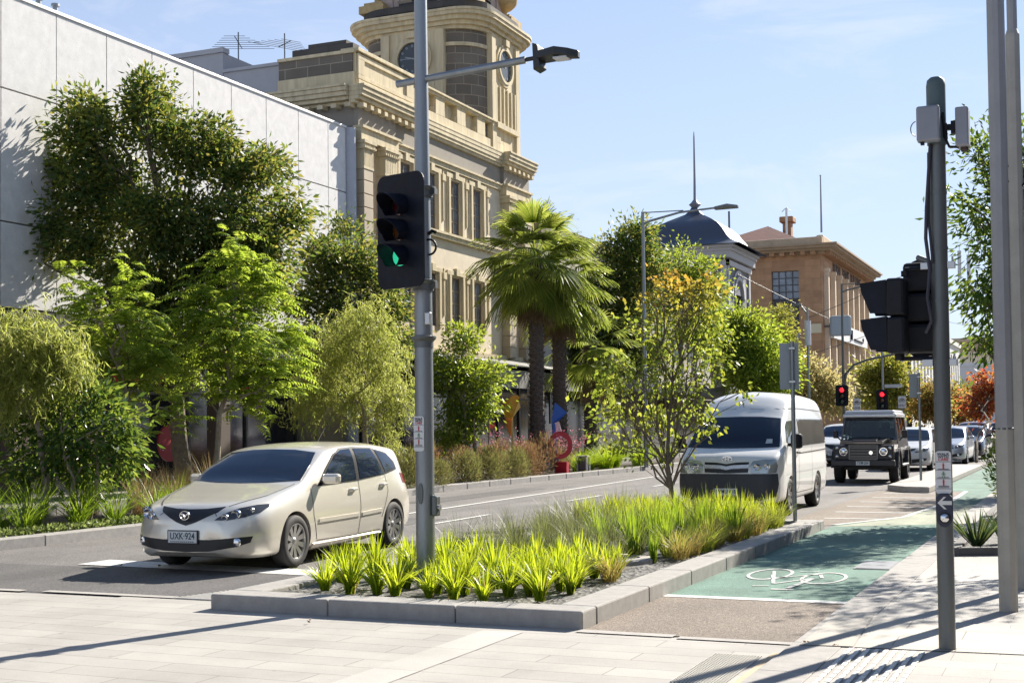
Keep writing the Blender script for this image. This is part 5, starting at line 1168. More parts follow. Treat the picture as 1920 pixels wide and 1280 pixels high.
# ------------------------------------------------------------------ vehicles
def pchip(pts, x):
    xs = np.array([p[0] for p in pts], float); ys = np.array([p[1] for p in pts], float)
    h = np.diff(xs); d = np.diff(ys)/h; m = np.zeros_like(xs); m[0], m[-1] = d[0], d[-1]
    for i in range(1, len(xs)-1):
        if d[i-1]*d[i] > 0: w1, w2 = 2*h[i]+h[i-1], h[i]+2*h[i-1]; m[i] = (w1+w2)/(w1/d[i-1] + w2/d[i])
    x = np.clip(x, xs[0], xs[-1]); k = np.clip(np.searchsorted(xs, x)-1, 0, len(h)-1); t = (x-xs[k])/h[k]
    return (1+2*t)*(1-t)**2*ys[k] + t*(1-t)**2*h[k]*m[k] + t*t*(3-2*t)*ys[k+1] + t*t*(t-1)*h[k]*m[k+1]
def loft(prof, L, ny=90, ring=20):
    """body shell from curves along the length: top, bot (heights), wid (half width), sh/shw (shoulder), re/rew (roof or bonnet edge)"""
    ys = np.unique(np.concatenate([np.linspace(0, .25, 18), np.linspace(.25, L-.25, ny+50), np.linspace(L-.25, L, 14)]))
    V = []; n2 = 0
    for y in ys:
        g = {k: float(pchip(v, y)) for k, v in prof.items()}
        P = [(0, g['bot']), (g['wid']*.80, g['bot']), (g['wid']*.965, g['bot']+.07), (g['wid'], g['bot']+(g['sh']-g['bot'])*.5), (g['shw'], g['sh']), (g['rew'], g['re']), (g['rew']*.55, g['re']+(g['top']-g['re'])*.78), (0, g['top'])]
        s = np.concatenate([[0], np.cumsum([math.hypot(P[i+1][0]-P[i][0], P[i+1][1]-P[i][1]) + 1e-4 for i in range(len(P)-1)])])
        q = np.concatenate([np.linspace(s[i], s[i+1], 8)[:-1] for i in range(len(P)-1)] + [[s[-1]]])
        hx = pchip(list(zip(s, [p[0] for p in P])), q); hz = pchip(list(zip(s, [p[1] for p in P])), q)
        row = [(hx[i], y, hz[i]) for i in range(len(q))] + [(-hx[i], y, hz[i]) for i in range(len(q)-2, 0, -1)]
        n2 = len(row); V += row
    m = len(ys); F = []
    for i in range(m-1):
        for j in range(n2): F.append((i*n2+j, i*n2+(j+1) % n2, (i+1)*n2+(j+1) % n2, (i+1)*n2+j))
    F.append(tuple(range(n2))[::-1]); F.append(tuple((m-1)*n2+j for j in range(n2)))
    return V, F
def boolean_cut(me, cutters, mats):
    """cut the mesh with cutter meshes; returns a new mesh (material index 1 on the cut faces)"""
    o = bpy.data.objects.new("tmp_body", me); COL.objects.link(o); cs = []
    for c in cutters:
        k = bpy.data.objects.new("tmp_cut", c); COL.objects.link(k); cs.append(k)
        b = o.modifiers.new("cut", 'BOOLEAN'); b.operation = 'DIFFERENCE'; b.object = k; b.solver = 'EXACT'
    dg = bpy.context.evaluated_depsgraph_get(); dg.update()
    out = bpy.data.meshes.new_from_object(o.evaluated_get(dg))
    for k in cs + [o]: bpy.data.objects.remove(k)
    out.materials.clear()
    for m in mats: out.materials.append(m)
    return out
def mesh_from(V, F, mats, mi=None, smooth=True):
    me = bpy.data.meshes.new("m"); me.from_pydata([tuple(v) for v in V], [], F)
    for m in mats: me.materials.append(m)
    if mi is not None: me.polygons.foreach_set("material_index", [mi]*len(me.polygons))
    bm = bmesh.new(); bm.from_mesh(me); bmesh.ops.recalc_face_normals(bm, faces=bm.faces); bm.to_mesh(me); bm.free()
    if smooth: me.polygons.foreach_set("use_smooth", [True]*len(me.polygons))
    return me
def cyl_mesh(r, x0, x1, y, z, mats, n=40, mi=1):
    mb = MB(); mb.lathe([(r, x0), (r, x1)], (0, y, z), n, axis='x')
    return mesh_from(mb.v, mb.f, mats, mi, False)
def drape(name, polys, mode, off, mat, parent, bvh, step=.07, skirt=.012, smooth=True):
    """flat outline(s) laid onto the body surface as a thin fitted panel"""
    bm = bmesh.new()
    for poly in polys:
        b2 = bmesh.new(); vs = [b2.verts.new((a, b, 0)) for a, b in poly]; b2.faces.new(vs)
        for ax in (0, 1):
            lo, hi = min(p[ax] for p in poly), max(p[ax] for p in poly); k = int((hi-lo)/step)
            for i in range(1, k+1):
                pc = [0,0,0]; pn = [0,0,0]; pc[ax] = lo + (hi-lo)*i/(k+1); pn[ax] = 1
                bmesh.ops.bisect_plane(b2, geom=b2.verts[:]+b2.edges[:]+b2.faces[:], plane_co=pc, plane_no=pn, dist=1e-5)
        b2.verts.index_update(); vm = {}
        for v in b2.verts:
            a, b = v.co.x, v.co.y
            o, d = {'front': (Vector((a,-6,b)), Vector((0,1,0))), 'rear': (Vector((a,12,b)), Vector((0,-1,0))), 'side': (Vector((6,a,b)), Vector((-1,0,0))), 'sideL': (Vector((-6,a,b)), Vector((1,0,0))), 'top': (Vector((a,b,6)), Vector((0,0,-1)))}[mode]
            h, n, i, ds = bvh.ray_cast(o, d)
            if h is None:
                h, n, i, ds = bvh.find_nearest(o + d*5.3)
            if n.dot(d) > 0: n = -n
            vm[v] = bm.verts.new(h + n*off)
        for f in b2.faces:
            try: bm.faces.new([vm[v] for v in f.verts])
            except ValueError: pass
        b2.free()
    bmesh.ops.recalc_face_normals(bm, faces=bm.faces)
    dirv = {'front': Vector((0,-1,0)), 'rear': Vector((0,1,0)), 'side': Vector((1,0,0)), 'sideL': Vector((-1,0,0)), 'top': Vector((0,0,1))}[mode]
    bm.normal_update()
    for f in bm.faces:
        if f.normal.dot(dirv) < 0: f.normal_flip()
    bm.normal_update()
    if skirt:
        ed = [e for e in bm.edges if e.is_boundary]; nv = {}
        for e in ed:
            for v in e.verts:
                if v not in nv: nv[v] = v.co - v.normal*skirt
        nb = {v: bm.verts.new(c) for v, c in nv.items()}
        for e in ed:
            a, b = e.verts
            try: bm.faces.new((a, b, nb[b], nb[a]))
            except ValueError: pass
    me = bpy.data.meshes.new(name); bm.to_mesh(me); bm.free(); me.materials.append(mat)
    if smooth:
        me.polygons.foreach_set("use_smooth", [True]*len(me.polygons))
        try: me.set_sharp_from_angle(angle=R(40))
        except Exception: pass
    return link_mesh(name, me, parent)
def mir(p): return [(-a, b) for a, b in p][::-1]
def strip(pts, w):
    """thin outline along a 2d polyline"""
    L_, R_ = [], []
    for i, p in enumerate(pts):
        a, b = pts[max(i-1,0)], pts[min(i+1,len(pts)-1)]; dx, dy = b[0]-a[0], b[1]-a[1]; l = math.hypot(dx,dy)
        L_.append((p[0]-dy/l*w, p[1]+dx/l*w)); R_.append((p[0]+dy/l*w, p[1]-dx/l*w))
    return L_ + R_[::-1]
def wheel(parent, x, y, r, w, side, style='alloy', rim_mat=None, spokes=10):
    mb = MB(); s = side; x0, x1 = x - s*w, x
    prof = [(r*.66, x0), (r*.9, x0), (r*.98, x0+s*.03), (r, x0+s*.05), (r, x1-s*.05), (r*.985, x1-s*.025), (r*.93, x1-s*.004), (r*.72, x1), (r*.67, x1-s*.012), (r*.66, x1-s*.05)]
    mb.lathe(prof, (0, y, r), 40, axis='x', cap=False)
    ty = mb.build("wheel", RUBBER, parent, smooth=True, angle=50)
    m = MB(); rr = r*.68; z = r
    m.lathe([(rr, x1-s*.05), (rr, x1-s*.004), (rr*.94, x1-s*.008), (rr*.90, x1-s*.05), (rr*.9, x1-s*.12)], (0, y, z), 40, axis='x', cap=False)
    m.lathe([(.001, x1-s*.02), (rr*.13, x1-s*.022), (rr*.22, x1-s*.035), (rr*.24, x1-s*.10)], (0, y, z), 20, axis='x', cap=False)
    for k in range(spokes):
        a = 2*math.pi*k/spokes + .3; d = Vector((0, math.cos(a), math.sin(a))); q = Vector((0, -d.z, d.y)); c = Vector((x1-s*.035, y, z))
        if style == 'alloy': wd0, wd1 = rr*.10, rr*.16
        else: wd0, wd1 = rr*.2, rr*.16
        vs = [c + d*rr*.2 + q*wd0, c + d*rr*.2 - q*wd0, c + d*rr*.93 - q*wd1 + Vector((s*.02,0,0)), c + d*rr*.93 + q*wd1 + Vector((s*.02,0,0))]
        m.ext(vs, (-s*.03, 0, 0))
    m.build("rim", rim_mat or ALLOY, ty, smooth=True, angle=35)
    MB().lathe([(.001, x1-s*.11), (rr*.9, x1-s*.11)], (0, y, z), 24, axis='x').build("disc", M("brake_dark", (.05,.048,.045), .6, .4), ty)
    return ty
def plate(parent, txt, x, y, z, w=.37, h=.132, tilt=0, fg=(.02,.06,.07), size=.108):
    p = MB().box(x-w/2-.012, y, z-h/2-.012, x+w/2+.012, y+.014, z+h/2+.012).build("number_plate", M("plate_rim", (.02,.025,.03), .5), parent)
    MB().box(x-w/2, y-.004, z-h/2, x+w/2, y-.001, z+h/2).build("plate_field", M("plate_white", (.68,.70,.70), .45), p)
    text_mesh(txt, size, M("plate_letter", fg, .5), "lettering", p, (x, y-.006, z+.008), ROT_NY, .001, sx=.78, bold=.001)
    mb = MB()
    for k in range(12): mb.box(x-w*.42+k*w*.07, y-.006, z-h*.44, x-w*.42+k*w*.07+w*.045, y-.0045, z-h*.36)
    mb.build("slogan", M("plate_letter", fg, .5), p)
    return p
def headlamp_bulbs(par, spots, mat=None):
    for (x, y, z, r) in spots:
        MB().lathe([(.001, .0), (r*.55, -.004), (r*.8, -.016), (r, -.024), (r*1.05, -.02), (r*1.05, .02)], (x, y, z), 20, axis='y').build("bulb_reflector", mat or CHROME, par, smooth=True)

def hatchback(name, label, cat, paint, loc, rz, L=4.45, k=1.0, group=None, detail=2, emblem=None, reg="UXK·924", shape='hatch', Hs=1.0, fw=.95, rw=3.62):
    t = thing(name, label, cat, (0,0,0), group)
    P = dict(
      top=[(0,.60),(.03,.665),(.10,.735),(.22,.80),(.6,.885),(1.0,.965),(1.18,1.01),(1.6,1.235),(2.02,1.425),(2.3,1.465),(2.75,1.485),(3.4,1.478),(3.9,1.44),(4.09,1.41),(4.14,1.36),(4.27,1.13),(4.37,.95),(4.43,.84),(4.45,.72)],
      bot=[(0,.26),(.1,.20),(.5,.17),(3.9,.19),(4.3,.26),(4.45,.34)],
      wid=[(0,.46),(.04,.56),(.12,.67),(.25,.775),(.45,.845),(.75,.868),(1.2,.872),(3.4,.874),(3.9,.862),(4.2,.815),(4.38,.72),(4.45,.6)],
      sh=[(0,.56),(.12,.66),(.35,.735),(.8,.83),(1.2,.90),(2,.965),(3,1.0),(3.6,1.03),(4.1,1.0),(4.35,.84),(4.45,.62)],
      shw=[(0,.42),(.06,.52),(.15,.63),(.3,.735),(.6,.80),(1.2,.815),(2,.82),(3.2,.818),(3.8,.795),(4.15,.74),(4.38,.62),(4.45,.5)],
      re=[(0,.585),(.03,.65),(.10,.715),(.22,.775),(.6,.865),(1.0,.945),(1.18,.985),(1.6,1.20),(2.02,1.37),(2.3,1.405),(2.75,1.42),(3.4,1.41),(3.9,1.375),(4.09,1.35),(4.14,1.30),(4.27,1.08),(4.37,.92),(4.43,.81),(4.45,.68)],
      rew=[(0,.36),(.1,.50),(.3,.62),(.7,.70),(1.1,.75),(1.35,.735),(2.0,.665),(2.6,.66),(3.4,.645),(3.95,.60),(4.2,.60),(4.38,.52),(4.45,.36)])
    V, F = loft(P, L)
    body0 = mesh_from(V, F, [paint, BLACK]); bvh = BVHTree.FromPolygons([Vector(v) for v in V], F)
    cuts = [cyl_mesh(.352, s*.50, s*1.2, y, .325, [paint, BLACK]) for s in (-1, 1) for y in (fw, rw)]
    me = boolean_cut(body0, cuts, [paint, M("arch_black", (.012,.012,.013), .9)])
    try: me.set_sharp_from_angle(angle=R(38))
    except Exception: pass
    link_mesh("body", me, t)
    # glass
    drape("windscreen", [[(-.735,1.03),(-.35,1.005),(0,1.0),(.35,1.005),(.735,1.03),(.69,1.2),(.60,1.355),(.3,1.39),(0,1.397),(-.3,1.39),(-.60,1.355),(-.69,1.2)]], 'front', .006, GLASS, t, bvh, step=.045, skirt=.006)
    dlo = [[(1.62,.965),(1.86,1.14),(2.14,1.315),(2.34,1.372),(2.60,1.385),(2.56,.985)], [(2.66,.99),(2.70,1.385),(3.20,1.372),(3.36,1.03)], [(3.44,1.05),(3.30,1.355),(3.66,1.29),(3.78,1.18),(3.80,1.10)]]
    frame = [(1.55,.945),(1.84,1.16),(2.12,1.335),(2.34,1.395),(2.7,1.408),(3.22,1.392),(3.68,1.312),(3.85,1.18),(3.86,1.075),(3.4,1.02),(2.6,.97)]
    for m_ in ('side', 'sideL'):
        drape("window_surround", [frame], m_, .009, M("trim_black", (.014,.014,.016), .6, spec=.12), t, bvh)
        drape("side_window", dlo, m_, .014, GLASS, t, bvh, step=.05, skirt=.004)
        drape("door_seam", [strip([(1.38,.93),(1.36,.6),(1.45,.30)], .006), strip([(2.62,.97),(2.60,.6),(2.55,.28)], .006), strip([(3.42,1.01),(3.44,.8),(3.22,.45)], .006), strip([(1.45,.285),(2.5,.27),(3.2,.285)], .005)], m_, .0025, M("seam_dark", (.05,.047,.04), .8), t, bvh, skirt=0)
        if detail > 1:
            drape("side_moulding", [strip([(1.48,.525),(2.55,.53)], .022), strip([(2.63,.53),(3.22,.545)], .022)], m_, .016, paint, t, bvh, skirt=.018)
            s = 1 if m_ == 'side' else -1
            for yy, zz in ((2.42,.86),(3.30,.885)):
                h, n, i, d = bvh.ray_cast(Vector((s*6, yy, zz)), Vector((-s,0,0)))
                MB().tube([(h.x-s*.005, yy-.09, zz), (h.x+s*.035, yy-.06, zz+.004), (h.x+s*.04, yy+.05, zz+.01), (h.x, yy+.09, zz+.01)], [.016,.018,.018,.014], 8).build("door_handle", paint, t, smooth=True)
    if detail > 1:
        drape("side_skirt", [[(1.36,.17),(3.22,.17),(3.2,.25),(1.36,.25)]], 'side', .022, paint, t, bvh, skirt=.03)
    # front: grille, lower intake, lamps
    DK = M("grille_black", (.010,.012,.016), .4)
    g = drape("grille", [[(-.41,.772),(-.2,.748),(0,.742),(.2,.748),(.41,.772),(.36,.715),(.12,.60),(0,.565),(-.12,.60),(-.36,.715)]], 'front', .006, DK, t, bvh, step=.05)
    lowp = [(-.74,.44),(-.60,.43),(-.3,.405),(.3,.405),(.60,.43),(.74,.44),(.72,.37),(.60,.325),(.3,.275),(0,.262),(-.3,.275),(-.60,.325),(-.72,.37)]
    drape("lower_intake", [lowp], 'front', .005, DK, t, bvh, step=.05)
    for s in (1, -1):
        q = [(.36,.628),(.46,.70),(.58,.755),(.70,.785),(.775,.79),(.785,.76),(.76,.70),(.66,.655),(.5,.625)]
        q = q if s > 0 else mir(q)
        hl = drape("headlight", [q], 'front', .006, M("lamp_housing", (.07,.072,.075), .12, .3, coat=.8), t, bvh, step=.04)
        sp = []
        for x, z, r in ((.475,.662,.038),(.575,.692,.052),(.69,.73,.034)):
            h, n, i, d = bvh.ray_cast(Vector((s*x, -6, z)), Vector((0,1,0))); sp.append((s*x, h.y-.002, z, r))
        headlamp_bulbs(hl, sp)
        h, n, i, d = bvh.ray_cast(Vector((s*.60, -6, .375)), Vector((0,1,0)))
        MB().lathe([(.001,-.012),(.04,-.01),(.052,0),(.056,.02)], (s*.60, h.y-.004, .375), 20, axis='y').build("fog_lamp", CHROME, t, smooth=True)
        # mirror
        MB().tube([(s*.79,1.66,.97),(s*.86,1.64,1.0)], [.035,.03], 8).build("mirror_stalk", BLACK, t)
        mb = MB(); mb.obox((s*.955,1.66,1.035), (.10,s*.03,0), (0,.05,0), (0,0,.062)); mb.build("wing_mirror", paint, t, smooth=False, bevel=.035)
        # tail lamp
        drape("tail_light", [[(3.98,1.02),(4.18,1.0),(4.22,.86),(4.02,.88)]], 'side' if s > 0 else 'sideL', .006, M("tail_red", (.30,.015,.02), .15, coat=.8), t, bvh)
        for y in (fw, rw): wheel(t, s*.872, y, .316, .205, s)
    drape("bonnet_seam", [strip([(.715,.99),(.66,.88),(.44,.775)], .005), mir(strip([(.715,.99),(.66,.88),(.44,.775)], .005)), strip([(.41,.633),(.30,.745)], .004), mir(strip([(.41,.633),(.30,.745)], .004))], 'front', .0025, M("seam_dark", (.05,.047,.04), .8), t, bvh, skirt=0)
    plate(t, reg, -.03, -.022, .435)
    if emblem == 'wings':
        mb = MB(); n = 28
        for i in range(n):
            a, b = 2*math.pi*i/n, 2*math.pi*(i+1)/n; rx, rz_ = .064, .052
            mb.add([(f*rx*math.cos(c), y, .682+f*rz_*math.sin(c)) for y in (-.008,-.03) for f in (.86,1.0) for c in (a,b)], [(0,1,3,2),(4,6,7,5),(0,4,5,1),(2,3,7,6)])
        for s in (-1, 1):
            mb.ext([(0,-.012,.668),(s*.014,-.012,.69),(s*.034,-.012,.705),(s*.055,-.012,.700),(s*.047,-.012,.688),(s*.03,-.012,.690),(s*.018,-.012,.672),(0,-.012,.646)], (0,-.014,0))
        mb.build("emblem", CHROME, g)
    for x0, x1 in ((-.55,-.02),(.08,.62)):
        mb = MB(); pts = []
        for i in range(6):
            x = x0 + (x1-x0)*i/5; h, n, k2, d = bvh.ray_cast(Vector((x, -6, 1.028+.006*math.sin(i))), Vector((0,1,0))); pts.append(h + n*.016)
        mb.tube(pts, .010, 6); mb.build("wiper", BLACK, t)
    MB().tube([(0,3.05,1.47),(.0,3.28,1.68)], [.006,.003], 5).build("aerial", BLACK, t)
    t.location = loc; t.rotation_euler = (0,0,rz); t.scale = (k,k,k*Hs)
    return t
CHAMP = M("champagne_paint", (.83,.775,.665), .27, .45, coat=.7)
hatchback("hatchback_car", "champagne hatchback with winged badge and plate UXK 924 waiting at the line", "car", CHAMP, (-9.55,12.62,0), R(4), emblem='wings').scale = (1.02, 1.06, 1.0)
SILV = M("silver_paint", (.55,.57,.60), .28, .6, coat=.6)
WHT = M("white_paint", (.66,.66,.63), .3, .0, coat=.7)
DKB = M("dark_paint", (.02,.024,.035), .25, .3, coat=.8)
MAR = M("maroon_paint", (.12,.03,.03), .28, .3, coat=.7)
grp = "cars queued behind the dark four wheel drive"
c1 = hatchback("hatchback_car", "white hatchback directly behind the dark four wheel drive", "car", WHT, (-5.75,46.6,0), R(0), detail=1, reg="TAX 229", group=grp)
def recolour(root, a, b):
    seen = {}
    for ch in root.children:
        if ch.type == 'MESH' and a in list(ch.data.materials):
            if ch.data not in seen:
                m = ch.data.copy(); seen[ch.data] = m
                for i, mm in enumerate(m.materials):
                    if mm == a: m.materials[i] = b
            ch.data = seen[ch.data]
    return root
recolour(dup(c1, (-5.2,53.6,0), R(-1), "silver hatchback parked behind the white one"), WHT, SILV)
recolour(dup(c1, (-5.0,60.6,0), R(-2), "black hatchback third in the queue behind the big pole"), WHT, DKB)
recolour(dup(c1, (-5.3,68.0,0), R(-2), "maroon car far back in the queue under the orange leaves", scale=(1,1,1.12)), WHT, MAR)
recolour(dup(c1, (-4.2,74.0,0), R(-2), "dark maroon car farthest back beside the big grey pole", scale=(1,1,1.12)), WHT, MAR)
recolour(dup(c1, (-9.0,52.0,0), R(0), "pale car in the next lane showing between the van and the four wheel drive", scale=(1.02,1,1.1)), WHT, WHT)

# ---- white high-roof van
def van(loc, rz):
    L = 4.84; t = thing("high_roof_van", "white high roofed van behind the planter's back row of plants", "van", (0,0,0))
    P = dict(
      top=[(0,.80),(.03,.95),(.10,1.06),(.30,1.17),(.46,1.23),(.75,1.50),(1.12,1.80),(1.22,1.87),(1.45,2.04),(1.75,2.20),(2.1,2.27),(3.2,2.285),(4.4,2.26),(4.6,2.20),(4.72,1.95),(4.79,1.3),(4.82,1.0),(4.84,.75)],
      bot=[(0,.36),(.06,.27),(.5,.24),(4.4,.26),(4.75,.34),(4.84,.4)],
      wid=[(0,.60),(.03,.70),(.10,.775),(.25,.825),(.5,.845),(4.3,.848),(4.7,.82),(4.8,.76),(4.84,.68)],
      sh=[(0,.70),(.05,.86),(.2,1.0),(.46,1.12),(1.0,1.22),(2,1.24),(4.4,1.24),(4.75,1.12),(4.84,.7)],
      shw=[(0,.55),(.05,.68),(.2,.79),(.46,.83),(1.0,.838),(4.3,.838),(4.7,.80),(4.84,.62)],
      re=[(0,.76),(.03,.90),(.10,1.01),(.30,1.13),(.46,1.19),(.75,1.43),(1.12,1.70),(1.22,1.76),(1.45,1.90),(1.75,2.05),(2.1,2.11),(3.2,2.13),(4.4,2.10),(4.6,2.04),(4.72,1.85),(4.79,1.25),(4.82,.95),(4.84,.7)],
      rew=[(0,.5),(.1,.68),(.3,.75),(.5,.78),(1.12,.70),(1.5,.70),(2.2,.685),(4.4,.665),(4.7,.69),(4.84,.55)])
    V, F = loft(P, L); PA = M("van_white", (.78,.78,.77), .30, 0, coat=.6)
    body0 = mesh_from(V, F, [PA, BLACK]); bvh = BVHTree.FromPolygons([Vector(v) for v in V], F)
    fw, rw = 1.02, 3.60
    me = boolean_cut(body0, [cyl_mesh(.375, s*.48, s*1.2, y, .345, [PA, BLACK]) for s in (-1,1) for y in (fw, rw)], [PA, M("arch_black", (.012,.012,.013), .9)])
    try: me.set_sharp_from_angle(angle=R(38))
    except Exception: pass
    link_mesh("body", me, t)
    ws = [(-.755,1.24),(-.4,1.225),(0,1.22),(.4,1.225),(.755,1.24),(.72,1.5),(.66,1.755),(.35,1.785),(0,1.79),(-.35,1.785),(-.66,1.755),(-.72,1.5)]
    g = drape("windscreen", [ws], 'front', .005, GLASS, t, bvh)
    drape("windscreen_sticker", [[(.52,1.30),(.63,1.305),(.62,1.38),(.53,1.38)]], 'front', .009, M("sticker_pale", (.5,.55,.58), .5), t, bvh)
    for m_ in ('side','sideL'):
        drape("side_window", [[(.86,1.27),(.80,1.33),(1.08,1.62),(1.22,1.70),(1.66,1.72),(1.66,1.26)], [(1.86,1.24),(1.84,1.74),(4.45,1.74),(4.55,1.62),(4.58,1.26)]], m_, .006, M("van_glass", (.10,.105,.09), .06, spec=.8, var=.3, scale=2.5, coat=.5), t, bvh)
        drape("door_seam", [strip([(.62,1.16),(.66,.9)], .006), strip([(1.75,1.78),(1.75,.5),(1.5,.36)], .006), strip([(3.0,1.2),(3.0,.36)], .006), strip([(1.78,1.10),(3.0,1.11),(4.65,1.13)], .012), strip([(1.25,1.93),(2.2,1.94),(4.55,1.90)], .008), strip([(1.5,.38),(3.1,.38)], .005)], m_, .003, M("seam_dark", (.05,.047,.04), .8), t, bvh, skirt=0)
    s = 1
    for s in (1,-1):
        h, n, i, d = bvh.ray_cast(Vector((s*6,1.62,1.12)), Vector((-s,0,0)))
        MB().tube([(h.x, 1.55,1.12),(h.x+s*.03,1.58,1.12),(h.x+s*.03,1.68,1.12),(h.x,1.72,1.12)], .018, 8).build("door_handle", BLACK, t, smooth=True)
        MB().obox((s*.97,.86,1.34), (.09,s*.02,0), (0,.07,0), (0,0,.135)).build("wing_mirror", BLACK, t, bevel=.045)
        MB().tube([(s*.80,.86,1.28),(s*.93,.86,1.27)], .03, 8).build("mirror_stalk", BLACK, t)
        q = [(.40,.80),(.38,.93),(.42,1.0),(.60,1.03),(.76,1.03),(.79,.92),(.775,.80),(.6,.785)]
        hl = drape("headlight", [q if s > 0 else mir(q)], 'front', .006, M("lamp_clear", (.42,.45,.43), .10, .5, coat=.9), t, bvh, step=.04)
        sp = []
        for x, z, r in ((.50,.90,.058),(.65,.91,.05)):
            h, n, i, d = bvh.ray_cast(Vector((s*x,-6,z)), Vector((0,1,0))); sp.append((s*x, h.y-.003, z, r))
        headlamp_bulbs(hl, sp)
        for y in (fw, rw): wheel(t, s*.835, y, .335, .20, s, spokes=7, style='steel', rim_mat=M("rim_grey", (.36,.36,.36), .4, .7))
    DK = M("grille_black", (.010,.012,.016), .4)
    drape("grille", [[(-.36,.985),(-.15,.975),(0,.95),(.15,.975),(.36,.985),(.355,.945),(.1,.935),(0,.915),(-.1,.935),(-.355,.945)], [(-.355,.875),(-.1,.865),(0,.845),(.1,.865),(.355,.875),(.35,.805),(0,.79),(-.35,.805)]], 'front', .006, DK, t, bvh, step=.05)
    drape("grille_bar", [[(-.37,.94),(-.1,.928),(0,.908),(.1,.928),(.37,.94),(.365,.885),(.1,.872),(0,.852),(-.1,.872),(-.365,.885)]], 'front', .016, M("grille_bright", (.6,.6,.6), .25, .6), t, bvh, step=.05, skirt=.02)
    drape("bumper", [[(-.79,.78),(.79,.78),(.80,.6),(.77,.38),(.5,.31),(-.5,.31),(-.77,.38),(-.80,.6)]], 'front', .012, M("bumper_dark", (.035,.04,.05), .5), t, bvh, step=.06, skirt=.03)
    mb = MB(); n = 28
    def ell(cx, cz, rx, rz_, th, y0):
        for i in range(n):
            a, b = 2*math.pi*i/n, 2*math.pi*(i+1)/n
            mb.add([(cx+(rx-dr)*math.cos(c), y, cz+(rz_-dr)*math.sin(c)) for y in (y0,y0-.012) for dr in (th,0) for c in (a,b)], [(0,1,3,2),(4,6,7,5),(0,4,5,1),(2,3,7,6)])
    h, nn, i, d = bvh.ray_cast(Vector((0,-6,1.035)), Vector((0,1,0))); y0 = h.y-.004
    ell(0,1.04,.085,.056,.010,y0); ell(0,1.04,.030,.054,.009,y0-.002); ell(0,1.062,.062,.022,.009,y0-.004)
    mb.build("emblem", CHROME, t)
    plate(t, "WMU 418", 0, -.03, .46, size=.095)
    for x0, x1 in ((-.65,-.05),(.05,.62)):
        pts = []
        for i in range(5):
            h, n_, k2, d = bvh.ray_cast(Vector((x0+(x1-x0)*i/4,-6,1.25)), Vector((0,1,0))); pts.append(h + n_*.015)
        MB().tube(pts, .010, 6).build("wiper", BLACK, t)
    t.location = loc; t.rotation_euler = (0,0,rz); t.scale = (1.11,1.06,1.0)
van((-5.90,23.2,0), R(0.5))

